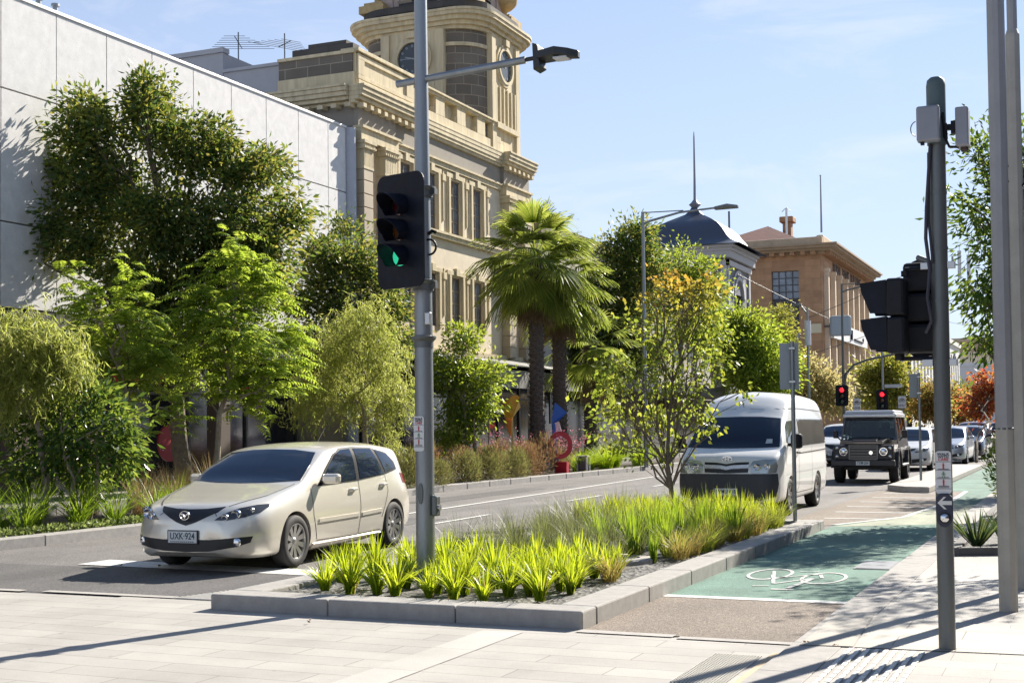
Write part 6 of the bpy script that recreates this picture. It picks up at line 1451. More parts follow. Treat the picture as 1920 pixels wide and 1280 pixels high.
# ---- dark four wheel drive with a pale roof
def offroader(loc, rz):
    t = thing("four_wheel_drive", "boxy dark brown four wheel drive with pale roof beside the traffic island", "car", (0,0,0))
    PA = M("brown_paint", (.055,.042,.036), .28, .35, coat=.7); RF = M("roof_silver", (.62,.63,.65), .32, .2, coat=.5); DK = M("flare_black", (.015,.015,.017), .5)
    hw = .80
    mb = MB()
    # tub with slanted sides, wings and bonnet
    mb.ext([(-hw,1.30,.62),(hw,1.30,.62),(hw+.02,1.30,.95),(hw-.02,1.30,1.18),(-hw+.02,1.30,1.18),(-hw-.02,1.30,.95)], (0,2.75,0))
    mb.box(-hw,.16,.62,-.36,1.295,1.06); mb.box(.36,.16,.62,hw,1.295,1.06)
    mb.ext([(-.50,.12,1.065),(.50,.12,1.065),(.56,1.45,1.17),(-.56,1.45,1.17)], (0,0,.075)); mb.box(-.34,.2,.62,.34,1.3,1.06)
    mb.ext([(-.33,.25,1.145),(.33,.25,1.145),(.33,1.3,1.235),(-.33,1.3,1.235)], (0,0,.03))
    mb.build("body", PA, t, bevel=.035)
    # cab pillars, windows, roof
    z0, z1 = 1.18, 1.80
    xb, xt = hw-.02, hw-.10
    for s in (-1,1):
        for y0, y1 in ((1.42,1.52),(2.22,2.34),(3.0,3.12),(3.92,4.05)):
            o = .12 if y0 < 2 else 0; cb = MB()
            cb.add([(s*xb,y0,z0),(s*xb,y1,z0),(s*(xb-.05),y1,z0),(s*(xb-.05),y0,z0),(s*xt,y0+o,z1),(s*xt,y1+o,z1),(s*(xt-.05),y1+o,z1),(s*(xt-.05),y0+o,z1)], [(0,3,2,1),(4,5,6,7),(0,1,5,4),(1,2,6,5),(2,3,7,6),(3,0,4,7)]); cb.build("cab_pillar", PA, t)
    cb = MB(); cb.add([(-xt,1.52,1.74),(xt,1.52,1.74),(xt,1.56,1.80),(-xt,1.56,1.80),(-xt,1.60,1.74),(xt,1.60,1.74),(xt,1.64,1.80),(-xt,1.64,1.80)], [(0,1,2,3),(4,7,6,5),(0,4,5,1),(3,2,6,7)])
    cb.build("windscreen_header", PA, t); MB().box(-xt,3.96,1.2,xt,4.04,1.80).build("tailgate", PA, t)
    rf = MB(); rf.box(-xt-.03,1.50,1.80,xt+.03,4.08,1.90); rf.build("roof_rail", RF, t, bevel=.03)
    rf = MB(); rf.box(-xt+.02,1.56,1.89,xt-.02,4.02,2.0); rf.build("roof", RF, t, bevel=.09)
    gl = clearglass("clear_glass_tint", (.62,.72,.72))
    mb = MB(); mb.add([(-xb+.06,1.455,1.20),(xb-.06,1.455,1.20),(xt-.05,1.575,1.745),(-xt+.05,1.575,1.745),(-xb+.06,1.47,1.20),(xb-.06,1.47,1.20),(xt-.05,1.59,1.745),(-xt+.05,1.59,1.745)], [(0,1,2,3),(4,7,6,5),(0,4,5,1),(3,2,6,7),(0,3,7,4),(1,5,6,2)]); mb.build("windscreen", gl, t)
    for s in (-1,1):
        mb = MB()
        for y0, y1 in ((1.52,2.22),(2.34,3.0),(3.12,3.92)): mb.add([(s*(xb-.012),y0,1.22),(s*(xb-.012),y1,1.22),(s*(xt-.012),y1,1.76),(s*(xt-.012),y0+.08,1.76),(s*(xb-.03),y0,1.22),(s*(xb-.03),y1,1.22),(s*(xt-.03),y1,1.76),(s*(xt-.03),y0+.08,1.76)], [(0,1,2,3),(4,7,6,5),(0,4,5,1),(3,2,6,7)])
        mb.build("side_window", gl, t)
        for y in (.82, 3.45):
            wheel(t, s*.86, y, .39, .25, s, style='steel', spokes=8, rim_mat=M("rim_dark", (.10,.10,.10), .4, .7))
            m = MB(); n = 10
            for i in range(n):
                a, b = math.pi*i/n, math.pi*(i+1)/n
                m.add([(s*x, y+r*math.cos(c), .42+r*math.sin(c)) for x in (.60,.90) for r in (.47,.54) for c in (a,b)], [(0,1,3,2),(4,6,7,5),(0,4,5,1),(2,3,7,6)])
            m.build("wheel_flare", DK, t)
        MB().box(s*.60,y-.46,.42,s*.62,y+.46,.9).build("inner_arch", DK, t)
        MB().tube([(s*.80,1.62,1.15),(s*.94,1.60,1.3)], .02, 6).build("mirror_stalk", DK, t); MB().box(s*.88,1.56,1.22,s*1.02,1.63,1.44).build("wing_mirror", DK, t, bevel=.025)
        f = MB().box(s*.37,.06,.64,s*.79,.165,1.045).build("lamp_panel", M("panel_black", (.018,.018,.022), .45), t, bevel=.03)
        MB().lathe([(.001,-.03),(.06,-.024),(.085,-.01),(.095,.0),(.105,.0),(.105,.04)], (s*.53,.05,.87), 24, axis='y').build("headlight", CHROME, f, smooth=True)
        for z, x in ((.97,.70),(.74,.70)): MB().lathe([(.001,-.02),(.035,-.012),(.045,.0),(.045,.03)], (s*x,.05,z), 16, axis='y').build("side_lamp", CHROME, f, smooth=True)
        MB().box(s*.80,1.3,.44,s*.93,2.9,.49).build("side_step", M("step_grey", (.25,.25,.25), .5, .5), t, bevel=.015)
    g = MB(); g.box(-.37,.07,.66,.37,.12,1.05); g.build("grille", M("grille_black", (.010,.012,.016), .4), t)
    m = MB()
    for k in range(4): m.box(-.34,.04,.72+k*.08,.34,.068,.752+k*.08)
    for x in (-.39,.35): m.box(x,.035,.66,x+.04,.068,1.05)
    for z in (.66,1.02): m.box(-.35,.036,z,.35,.069,z+.03)
    m.build("grille_slat", M("slat_grey", (.12,.12,.12), .35, .5), t)
    MB().lathe([(.001,0),(.05,0),(.05,.02)], (.2,.025,.84), 16, axis='y').build("emblem", CHROME, t)
    MB().box(-.84,-.08,.48,.84,.05,.64).build("bumper", M("bumper_black", (.03,.03,.033), .45), t, bevel=.025)
    plate(t, "YXM·204", 0, -.105, .56, w=.36, h=.11, size=.1)
    m = MB(); m.box(-.7,.6,.36,.7,1.0,.50); m.box(-.7,3.2,.36,.7,3.6,.5); m.box(-.35,.3,.5,.35,4,.62); m.build("chassis", DK, t)
    for x in (-.38,.38):
        m = MB(); m.box(x-.2,2.1,1.1,x+.2,2.25,1.5); m.box(x-.12,2.12,1.5,x+.12,2.22,1.66); m.build("seat", M("seat_dark", (.03,.03,.035), .8), t, bevel=.04)
    t.location = loc; t.rotation_euler = (0,0,rz)
offroader((-5.62,37.0,0), R(1.5))
# ------------------------------------------------------------------ poles, signals and street furniture
LENS_OFF_R = M("lens_red_off", (.05,.008,.008), .15, coat=.6); LENS_OFF_A = M("lens_amber_off", (.10,.035,.006), .15, coat=.6)
LENS_G = M("lens_green_lit", (.02,.20,.12), .2, emit=(.04,.75,.40), estr=.35); LENS_R = M("lens_red_lit", (.5,.01,.02), .2, emit=(1.0,.02,.03), estr=1.2)
BOARD = M("signal_board", (.006,.008,.016), .5, var=.5, scale=9, spec=.22)
def rrect(w, h, r, n=6):
    pts = []
    for cx, cz, a0 in ((w-r,h-r,0),(-w+r,h-r,90),(-w+r,-h+r,180),(w-r,-h+r,270)):
        for i in range(n+1): a = R(a0+90*i/n); pts.append((cx+r*math.cos(a), cz+r*math.sin(a)))
    return pts
def traffic_signal(label, loc, rz, lens_r, pitch, lit, board=(.27,.53), group=None, hood=.26, bracket=None, name="traffic_signal"):
    """three-aspect head facing local -Y with target board, lanterns, visors"""
    t = thing(name, label, "traffic light", (0,0,0), group)
    if board: MB().ext([(x, .0, z) for x, z in rrect(board[0], board[1], .10)], (0,.02,0)).build("target_board", BOARD, t, bevel=.004)
    mb = MB()
    for k in (-1,0,1): mb.box(-lens_r*1.18, .021, k*pitch-pitch*.48, lens_r*1.18, .19, k*pitch+pitch*.48)
    mb.build("lantern_housing", BLACK, t, bevel=.03)
    for k, off, nm in ((1,LENS_OFF_R,'red'),(0,LENS_OFF_A,'amber'),(-1,M("lens_green_off",(.006,.04,.025),.15,coat=.6),'green')):
        m = {'red': LENS_R, 'green': LENS_G}[nm] if lit == nm else off
        le = MB().lathe([(.001,-.02),(lens_r*.5,-.017),(lens_r*.85,-.006),(lens_r*.93,0)], (0,-.004,k*pitch), 24, axis='y', cap=False).build("lens", m, t, smooth=True)
        mb = MB(); n = 22
        for i in range(n):   # open-bottomed visor
            a, b = R(-52 + 284*i/n), R(-52 + 284*(i+1)/n)
            la, lb = [hood*(.62 + .38*math.sin(q) if math.sin(q) > -.2 else .5) for q in (a,b)]
            for rr in (lens_r*1.02,):
                mb.add([(rr*math.cos(a),-.002,k*pitch+rr*math.sin(a)),(rr*math.cos(b),-.002,k*pitch+rr*math.sin(b)),(rr*math.cos(b)*1.03,-lb,k*pitch+rr*math.sin(b)*1.03-.02),(rr*math.cos(a)*1.03,-la,k*pitch+rr*math.sin(a)*1.03-.02),
                        (rr*1.04*math.cos(a),-.002,k*pitch+rr*1.04*math.sin(a)),(rr*1.04*math.cos(b),-.002,k*pitch+rr*1.04*math.sin(b)),(rr*math.cos(b)*1.07,-lb,k*pitch+rr*math.sin(b)*1.07-.02),(rr*math.cos(a)*1.07,-la,k*pitch+rr*math.sin(a)*1.07-.02)], [(0,1,2,3),(4,7,6,5),(2,6,7,3)])
        mb.build("visor", BOARD, t, smooth=True, angle=60)
    if bracket:
        MB().tube(bracket, .022, 8).build("bracket", GALVD, t)
    t.location = loc; t.rotation_euler = (0,0,rz)
    return t
def sticker(parent, cx, cy, z0, z1, w, rz, label):
    """WALK WITH CARE notice with three pictograms wrapped on a pole; local frame faces -Y then turned by rz"""
    t = thing("crossing_notice", label, "sign", (0,0,0))
    h = z1-z0; Wt = M("notice_white", (.62,.63,.64), .4)
    MB().ext([(x, 0, z) for x, z in rrect(w/2, h/2, w*.22)], (0,.006,0)).build("plate", Wt, t)
    K = M("notice_black", (.03,.03,.035), .5); RD = M("notice_red", (.45,.02,.03), .5); GN = M("notice_green", (.12,.25,.12), .5)
    for i, s in enumerate(("WALK","WITH","CARE")): text_mesh(s, w*.24, RD if i == 2 else K, "lettering", t, (0,-.002,h*(.425-.062*i)), ROT_NY, .001, sx=1.1, bold=.0006)
    mb = MB()
    for z in (.25,.055,-.145,-.38): mb.box(-w*.48,-.0025,h*z-.0012,w*.48,-.0005,h*z+.0012)
    for z in (.075,-.12,-.32,-.35): mb.box(-w*.34,-.0025,h*z-.002,w*.34,-.0006,h*z+.002)
    mb.build("rule_lines", K, t)
    def fig(z, m, walk):
        b = MB(); s = h*.055
        b.ext([(x*s*.32, -.003, z+s*1.05+q*s*.32) for x, q in [(math.cos(a), math.sin(a)) for a in np.linspace(0, 2*math.pi, 12, endpoint=False)]], (0,.002,0))
        b.ext([(-s*.42,-.003,z+s*.7),(s*.42,-.003,z+s*.7),(s*.3,-.003,z-.2*s),(-s*.3,-.003,z-.2*s)], (0,.002,0))
        d = .75 if walk else .28
        for sg in (-1,1): b.ext([(sg*s*.02,-.0031,z-.15*s),(sg*s*.3,-.0031,z-.15*s),(sg*s*d,-.0031,z-1.3*s),(sg*s*(d-.28),-.0031,z-1.3*s)], (0,.002,0))
        if walk:
            for sg in (-1,1): b.ext([(sg*s*.35,-.0032,z+.7*s),(sg*s*.95,-.0032,z+.05*s),(sg*s*.75,-.0032,z-.05*s),(sg*s*.25,-.0032,z+.4*s)], (0,.002,0))
        b.build("pictogram", m, t)
    fig(h*.145, RD, False); fig(-h*.05, GN, True); fig(-h*.235, RD, False)
    t.location = (cx + math.sin(rz)*.0, cy, (z0+z1)/2); t.rotation_euler = (0,0,rz); return t

# --- left lamp column with the green signal
LX, LY = -5.965, 11.65
t = thing("lamp_column", "tall grey steel lamp column rising from the planter, lamp arm at its upper end", "lamp post", (LX,LY,.1))
MB().tube([(LX,LY,.1),(LX,LY,2.5),(LX,LY,5.2),(LX,LY,7.6)], [.094,.091,.067,.055], 20).build("column", GALV, t, smooth=True, angle=60)
mb = MB(); mb.lathe([(.09,2.44),(.097,2.44),(.097,2.50),(.125,2.53),(.125,2.55),(.09,2.56)], (LX,LY,0), 24, cap=False); mb.build("collar", GALVD, t, smooth=True, angle=30)
mb = MB()
for z in (3.0, 3.92): mb.lathe([(.09,z),(.105,z),(.105,z+.06),(.135,z+.085),(.135,z+.10),(.09,z+.11)], (LX,LY,0), 24, cap=False); mb.box(LX+.10,LY-.03,z+.02,LX+.15,LY+.03,z+.08); mb.tube([(LX,LY-.09,z+.05),(LX-.16,LY-.16,z+.05)], .03, 8)
mb.build("mounting_band", GALVD, t, smooth=True, angle=30)
MB().tube([(LX-.27,LY,5.07),(LX+1.12,LY,5.15)], [.036,.036], 12).build("arm", GALV, t, smooth=True, angle=60)
mb = MB(); mb.tube([(LX+1.12,LY,5.15),(LX+1.25,LY,5.158)], .022, 8)
mb.ext([(LX+1.22,LY-.09,5.28),(LX+1.27,LY-.09,5.26),(LX+1.30,LY-.09,5.05),(LX+1.23,LY-.09,5.02)], (0,.18,0))
mb.ext([(LX+1.27,LY-.11,5.19),(LX+1.45,LY-.12,5.215),(LX+1.57,LY-.08,5.195),(LX+1.66,LY-.03,5.17),(LX+1.66,LY+.03,5.17),(LX+1.57,LY+.08,5.195),(LX+1.45,LY+.12,5.215),(LX+1.27,LY+.11,5.19)], (0,0,-.07))
lm = mb.build("luminaire", M("lamp_black", (.02,.022,.026), .45), t, bevel=.008)
MB().box(LX+1.42,LY-.07,5.125,LX+1.56,LY+.07,5.11).build("lamp_glass", M("lamp_glass", (.55,.57,.60), .2), lm)
mb = MB(); mb.ext([(LX+.028*math.sin(a), LY-.106, 1.02+.1*math.cos(a)) for a in np.linspace(0,2*math.pi,16,endpoint=False)], (0,.01,0)); mb.build("access_cover", GALVD, t)
mb = MB()
pts = [(LX+.09+.075*math.sin(a)+.0, LY-.04, 3.42+.075*math.cos(a)) for a in np.linspace(-2.8,3.2,18)]; mb.tube(pts, .011, 6, cap=True); mb.tube([(LX+.08,LY-.03,3.55),(LX+.12,LY-.03,3.58),(LX+.16,LY-.03,3.56)], .018, 6); mb.build("cable", BLACK, t)
mb = MB(); mb.box(LX+.06,LY-.10,2.66,LX+.12,LY-.05,2.78); mb.build("terminal_clip", STEEL, t, bevel=.01)
traffic_signal("green lit traffic light with large black target board on the lamp column", (LX-.09, LY-.30, 3.56), R(-16), .105, .245, 'green', board=(.31,.555), hood=.27)
tn = sticker(None, LX-.012, LY-.099, 1.43, 1.77, .115, R(-4), "worn pedestrian notice with red and black figures on the lamp column")
t = thing("push_button", "small grey crossing button on the far side of the lamp column", "push button", (LX+.1,LY-.02,.95))
MB().box(LX+.095,LY-.06,.80,LX+.15,LY+.04,1.0).build("housing", GALVD, t, bevel=.015); MB().lathe([(.001,0),(.03,0),(.03,.02)], (LX+.15,LY-.01,.88), 16, axis='x').build("button", STEEL, t)

# --- right signal pole
PX, PY = -.96, 10.04
t = thing("signal_pole", "slim steel signal pole on the footpath carrying detectors and crossing buttons", "pole", (PX,PY,.03))
MB().tube([(PX,PY,.03),(PX,PY,3.7)], .0595, 20).build("shaft", GALVD, t, smooth=True, angle=60)
MB().tube([(PX,PY,3.66),(PX,PY,4.09),(PX,PY,4.13),(PX,PY,4.15)], [.068,.068,.062,.04], 20).build("top_cap", M("cap_teal", (.085,.12,.125), .5, var=.1), t, smooth=True, angle=40)
mb = MB()
for z in (3.30, 2.52, 2.10, 2.90): mb.lathe([(.060,z),(.0635,z),(.0635,z+.018),(.060,z+.018)], (PX,PY,0), 20, cap=False)
mb.build("band", GALVD, t)
mb = MB()
for z in (2.76, 2.06):
    mb.box(PX-.13,PY-.03,z,PX-.055,PY+.02,z+.05); mb.box(PX+.055,PY-.03,z,PX+.11,PY+.02,z+.05); mb.tube([(PX+.09,PY,z),(PX+.09,PY,z+.09)], .008, 6)
mb.build("clamp", STEEL, t, bevel=.008)
mb = MB(); mb.tube([(PX-.04,PY-.055,3.66),(PX-.075,PY-.06,3.2),(PX-.085,PY-.06,2.98),(PX-.06,PY-.07,2.75),(PX-.08,PY-.08,2.55),(PX-.055,PY-.08,2.38),(PX-.10,PY-.05,2.30)], .013, 8); mb.tube([(PX-.055,PY-.05,3.6),(PX-.062,PY-.05,3.1),(PX-.04,PY-.06,2.8)], .010, 8); mb.build("cable", M("cable_dark", (.03,.03,.045), .5), t, smooth=True)
BOXG = M("detector_grey", (.25,.26,.30), .45, var=.06)
t = thing("detector_box", "flat grey detector box fixed to the front of the signal pole's top", "detector", (PX-.03,PY-.1,3.66))
MB().box(PX-.125,PY-.16,3.665,PX+.035,PY-.065,3.92).build("case", BOXG, t, bevel=.016)
mb = MB(); pts = [(PX-.125-.045*math.sin(a), PY-.1, 3.77+.055*math.cos(a)) for a in np.linspace(.2,2.9,12)]; mb.tube(pts, .004, 5); mb.build("wire_loop", GALVD, t)
MB().box(PX-.10,PY-.14,3.645,PX-.075,PY-.10,3.664).build("plug", BLACK, t)
t = thing("detector_unit", "second grey detector on a side bracket right of the signal pole", "detector", (PX+.17,PY-.02,3.62))
MB().box(PX+.135,PY-.09,3.625,PX+.225,PY+.07,3.905).build("case", BOXG, t, bevel=.012)
mb = MB(); mb.box(PX+.055,PY-.02,3.76,PX+.10,PY+.02,3.80); mb.box(PX+.10,PY-.03,3.73,PX+.135,PY+.03,3.82); mb.build("bracket", BLACK, t)
mb = MB(); mb.tube([(PX+.05,PY-.05,3.88),(PX+.06,PY-.06,3.70),(PX+.09,PY-.05,3.63),(PX+.15,PY-.03,3.625)], .010, 8); mb.tube([(PX+.045,PY-.06,3.86),(PX+.075,PY-.06,3.68),(PX+.07,PY-.06,3.80)], .008, 8); mb.build("cable", BLACK, t, smooth=True)
MB().lathe([(.02,3.595),(.028,3.61),(.028,3.626)], (PX+.19,PY,0), 12).build("foot", M("boot_brown", (.06,.04,.035), .6), t)
# pedestrian lantern facing the road, vehicle head seen from behind
t = thing("pedestrian_signal", "black two lens pedestrian lantern with square hoods on the slim signal pole", "traffic light", (PX-.28,PY,2.15))
mb = MB(); mb.box(PX-.36,PY-.15,2.155,PX-.235,PY+.15,2.42); mb.box(PX-.36,PY-.15,2.428,PX-.235,PY+.15,2.70); mb.build("housing", BLACK, t, bevel=.02)
for z in (2.30, 2.565):
    mb = MB()
    prof = [(PX-.36,z+.125),(PX-.545,z+.105),(PX-.535,z+.04),(PX-.475,z-.115),(PX-.36,z-.12)]
    for y in (PY-.145, PY+.135): mb.ext([(x, y, q) for x, q in prof], (0,.01,0))
    mb.ext([(PX-.36,PY-.135,z+.115),(PX-.545,PY-.135,z+.095),(PX-.545,PY+.135,z+.095),(PX-.36,PY+.135,z+.115)], (0,0,.01))
    mb.build("hood", BOARD, t)
    MB().box(PX-.366,PY-.11,z-.1,PX-.360,PY+.11,z+.1).build("lens", LENS_OFF_R if z > 2.4 else M("lens_green_off",(.006,.04,.025),.15,coat=.6), t)
mb = MB(); mb.tube([(PX-.24,PY,2.72),(PX-.24,PY,2.76)], .03, 10); mb.tube([(PX-.29,PY,2.155),(PX-.29,PY,2.11)], .035, 10); mb.tube([(PX-.29,PY,2.12),(PX-.05,PY,2.12)], .016, 8); mb.tube([(PX-.24,PY,2.77),(PX-.05,PY,2.77)], .016, 8); mb.build("bracket", BLACK, t)
traffic_signal("black vehicle signal seen from behind between pole and hooded lantern", (PX-.155, PY+.30, 2.50), R(180), .10, .225, None, board=(.115,.37), hood=.2, bracket=[(0,.16,.36),(0,.22,.36),(-.12,.30,.30)])
tn = sticker(None, PX+.004, PY-.0665, 1.145, 1.45, .108, R(5), "pedestrian notice reading walk with care on the slim signal pole")
t = thing("push_button", "dark blue crossing button with a white arrow below the notice on the slim pole", "push button", (0,0,0))
NAVY = M("button_navy", (.012,.018,.045), .35)
MB().ext([(x, -.02, z) for x, z in [(-.058,.09),(-.03,.118),(.03,.118),(.058,.09),(.058,-.05),(.052,-.085),(.03,-.113),(0,-.122),(-.03,-.113),(-.052,-.085),(-.058,-.05)]], (0,.045,0)).build("housing", NAVY, t, bevel=.006)
MB().ext([(x,-.022,z) for x, z in [(-.047,.052),(-.005,.095),(.012,.095),(-.016,.066),(.05,.066),(.05,.038),(-.016,.038),(.015,.008),(-.003,.008)]], (0,-.003,0)).build("arrow", M("arrow_white", (.62,.62,.60), .5), t)
MB().lathe([(.001,-.036),(.022,-.034),(.030,-.026),(.033,-.018)], (0,-.004,-.055), 24, axis='y').build("button", CHROME, t, smooth=True)
MB().lathe([(.034,-.024),(.044,-.022),(.046,-.014)], (0,-.004,-.055), 24, axis='y', cap=False).build("button_ring", M("ring_dark", (.02,.02,.03), .3, .3), t, smooth=True)
t.location = (PX+.006, PY-.062, 1.03); t.rotation_euler = (0,0,R(5))

# --- two big plain poles
t = thing("grey_pole", "thick grey painted pole nearest the right edge, in front of its thinner twin", "pole", (-.66,12.22,.03))
MB().tube([(-.66,12.22,.03),(-.66,12.22,1.6)], .077, 10).build("lower_section", M("pole_base", (.36,.345,.31), .55, .2, var=.1, scale=5), t)
MB().tube([(-.66,12.22,1.6),(-.66,12.22,9.4)], [.076,.070], 10).build("shaft", GREYP, t)
MB().lathe([(.077,1.585),(.0785,1.585),(.0785,1.60),(.076,1.602)], (-.66,12.22,0), 10, cap=False).build("collar", GALVD, t)
t = thing("grey_pole", "thinner stepped grey pole just behind the thickest one at the right edge", "pole", (-.60,13.9,.03))
MB().tube([(-.60,13.9,.03),(-.60,13.9,5.45),(-.60,13.9,5.5)], [.072,.066,.05], 10).build("lower_section", M("pole_base", (.36,.345,.31), .55, .2, var=.1, scale=5), t)
MB().tube([(-.60,13.9,5.5),(-.60,13.9,9.6)], [.048,.045], 10).build("shaft", GREYP, t)
mb = MB()
for z, s in ((4.15,1),(4.0,1)): mb.tube([(-.60-.06,13.88,z),(-.60-.11,13.86,z+.03)], .008, 6)
mb.tube([(-.54,13.88,3.95),(-.51,13.86,3.98)], .01, 6); mb.build("bolt", BLACK, t)

# --- signposts seen from behind
def signpost(label, x, y, z0, z1, ph, pw, off):
    t = thing("signpost", label, "signpost", (x,y,z0)); MB().tube([(x,y,z0),(x,y,z1)], .032, 12).build("post", GALV, t, smooth=True, angle=60)
    mb = MB(); mb.obox((x+off,y+.045,z1-ph/2-.02), (pw*.5,pw*.16,0), (-.004*.3,.004,0), (0,0,ph/2)); mb.build("sign_panel", M("sign_back", (.33,.36,.375), .45, .5), t)
    mb = MB()
    for z in (z1-.12, z1-ph+.08): mb.box(x-.045,y-.04,z,x+.045,y+.045,z+.03)
    mb.build("clamp", STEEL, t)
signpost("grey signpost with its sign seen from behind before the white van", -4.2, 20.75, .12, 2.93, .72, .28, -.06)
signpost("thin signpost with its sign seen from behind on the traffic island", -4.0, 35.9, .15, 2.93, .62, .26, -.12)

# --- tall street lamp by the palms and lamps near the intersection
def street_lamp(name, label, x, y, z, ax, az, lx, mat=GALV, group=None, r=.09, brace=True):
    t = thing(name, label, "street lamp", (x,y,.12), group)
    MB().tube([(x,y,.12),(x,y,z)], [r,r*.65], 12).build("pole", mat, t, smooth=True, angle=60)
    pts = [(x,y,z-.45),(x+(ax-x)*.1,y,z-.35),(x+(ax-x)*.5,y,z-.12),(ax,y,az)]
    mb = MB(); mb.tube(pts, [.05,.045,.04,.035], 8)
    if brace: mb.tube([(x,y,z-.03),(x+(ax-x)*.55,y,z-.06)], .022, 6)
    mb.build("arm", mat, t, smooth=True, angle=60)
    mb = MB(); s = 1 if lx > ax else -1
    mb.ext([(ax-s*.1,y-.12,az+.03),(ax+(lx-ax)*.5,y-.17,az+.10),(lx,y-.08,az+.03),(lx,y+.08,az+.03),(ax+(lx-ax)*.5,y+.17,az+.10),(ax-s*.1,y+.12,az+.03)], (0,0,-.11)); mb.build("luminaire", M("lamp_grey", (.16,.17,.17), .5), t, bevel=.02); return t
street_lamp("street_lamp", "tall slim street lamp whose arm reaches across the dome", -14.8, 46.56, 9.45, -12.0, 9.40, -11.25)
tl = street_lamp("street_lamp", "grey lamp pole at the intersection with a long thin arm over the road", -12.05, 73, 9.15, -9.2, 9.25, -8.9, mat=GALVD)
t = thing("mast_arm", "curved signal mast arm reaching right from the intersection lamp pole", "mast arm", (-12.05,73,.1))
MB().tube([(-12.02,73,3.6),(-11.9,73,4.3),(-11.5,73,4.75),(-10.8,73,5.0),(-8.9,73,5.35)], [.07,.07,.065,.06,.05], 10).build("arm", GALVD, t, smooth=True)
MB().box(-12.15,72.9,3.5,-11.95,73.1,3.7).build("clamp", GALVD, t)
tp = street_lamp("street_lamp", "grey lamp post with white banner sleeve before the sandstone wall", -13.95, 73.2, 8.0, -14.35, 8.15, -14.75, brace=False)
MB().lathe([(.17,5.9),(.17,7.25)], (-13.95,73.2,0), 14).build("banner_sleeve", M("banner_white", (.66,.66,.68), .5), tp, smooth=True)
t = thing("sign_pole", "slender pole with a street name blade behind the second red signal", "pole", (-10.05,73.4,.05))
MB().tube([(-10.05,73.4,.05),(-10.05,73.4,6.0)], .06, 10).build("pole", GALV, t); MB().box(-9.95,73.36,3.5,-9.05,73.42,3.68).build("name_blade", M("blade_pale", (.55,.57,.58), .5), t)
traffic_signal("red lit signal left of the dark four wheel drive's roof, on the lamp pole", (-12.1, 72.75, 3.12), 0, .13, .30, 'red', board=(.34,.56), hood=.25, group="red signals at the far intersection")
traffic_signal("second red lit signal above the four wheel drive's roof, on the slender pole", (-10.05, 73.1, 2.85), 0, .13, .30, 'red', board=(.30,.54), hood=.25, group="red signals at the far intersection")
def small_sign(label, x, y, z, txt):
    t = thing("road_sign", label, "sign", (x,y,.05)); MB().tube([(x,y,.05),(x,y,z+.3)], .03, 8).build("post", GALV, t)
    MB().box(x-.2,y-.05,z-.32,x+.2,y-.035,z+.32).build("plate", M("notice_white", (.62,.63,.64), .4), t)
    mb = MB()
    for s in (-1,1): mb.lathe([(.055,0),(.075,0),(.075,.006),(.055,.006)], (x+s*.09,y-.058,z+.08), 16, axis='y', cap=False)
    mb.tube([(x-.09,y-.056,z+.08),(x-.03,y-.056,z+.2),(x+.06,y-.056,z+.2),(x+.09,y-.056,z+.08)], .012, 5); mb.tube([(x-.03,y-.056,z+.2),(x,y-.056,z+.08),(x+.06,y-.056,z+.2)], .012, 5); mb.build("bicycle_symbol", M("notice_black", (.03,.03,.035), .5), t)
    text_mesh(txt, .15, M("notice_black", (.03,.03,.035), .5), "lettering", t, (x,y-.055,z-.18), ROT_NY, .002)
small_sign("small white bicycle lane sign below the left red signal", -11.3, 72.6, 2.62, "LANE"); small_sign("small white sign right of the second red signal", -9.05, 73.3, 2.72, "ONLY")
t = thing("pedestrian_signal", "red lit signal glimpsed through the maple's branches", "traffic light", (-15.3,59.2,.1))
MB().tube([(-15.3,59.2,.1),(-15.3,59.2,2.1)], .055, 10).build("post", GALVD, t); MB().box(-15.5,58.95,1.3,-15.1,59.12,2.1).build("housing", BLACK, t, bevel=.03)
MB().lathe([(.001,-.02),(.15,-.01),(.16,.01)], (-15.3,58.94,1.72), 20, axis='y').build("lens", LENS_R, t, smooth=True)

# --- span wires with hanging banners
def wire(label, a, b, sag, r, mat, n=12):
    a, b = Vector(a), Vector(b); pts = [a + (b-a)*(i/n) - Vector((0,0,sag*4*(i/n)*(1-i/n))) for i in range(n+1)]
    o = MB().tube(pts, r, 5).build("span_wire", mat); tag(o, label, "wire"); return o
WD = M("wire_dark", (.05,.05,.055), .5); WL = M("wire_pale", (.5,.5,.5), .4, .5)
wire("pale span wire from the domed building along the sandstone street front", (-20.7,85.3,11.4), (-20.4,141,10.6), .2, .012, WL)
wire("dark upper span wire crossing the street below the sandstone cornice", (-13.95,73.2,7.4), (-3.0,68,11.6), .3, .016, WD)
wire("dark lower span wire crossing the street near the white sign band", (-13.95,73.2,5.4), (-4.0,72,9.0), .3, .016, WD)
wire("thin wire over the tan block between the two right hand trees", (-7.9,80,7.6), (-2.5,60,5.6), .2, .012, WL)
for i, (x, y, z, l) in enumerate([(-5.75,70.2,9.6,"long white banner strip hanging lowest from the wires beside the right tree"),(-5.3,70.0,9.35,"middle white banner strip hanging from the wires beside the right tree"),(-4.75,69.6,10.9,"white banner strip hanging highest from the wires beside the right tree")]):
    t = thing("hanging_banner", l, "banner", (x,y,z-.6), "banner strips on the span wires")
    MB().box(x-.09,y-.02,z-.75,x+.09,y+.02,z+.62).build("cloth", M("banner_white", (.66,.66,.68), .5), t); MB().tube([(x,y,z+.6),(x,y,z+.85)], .012, 5).build("hook", WD, t)

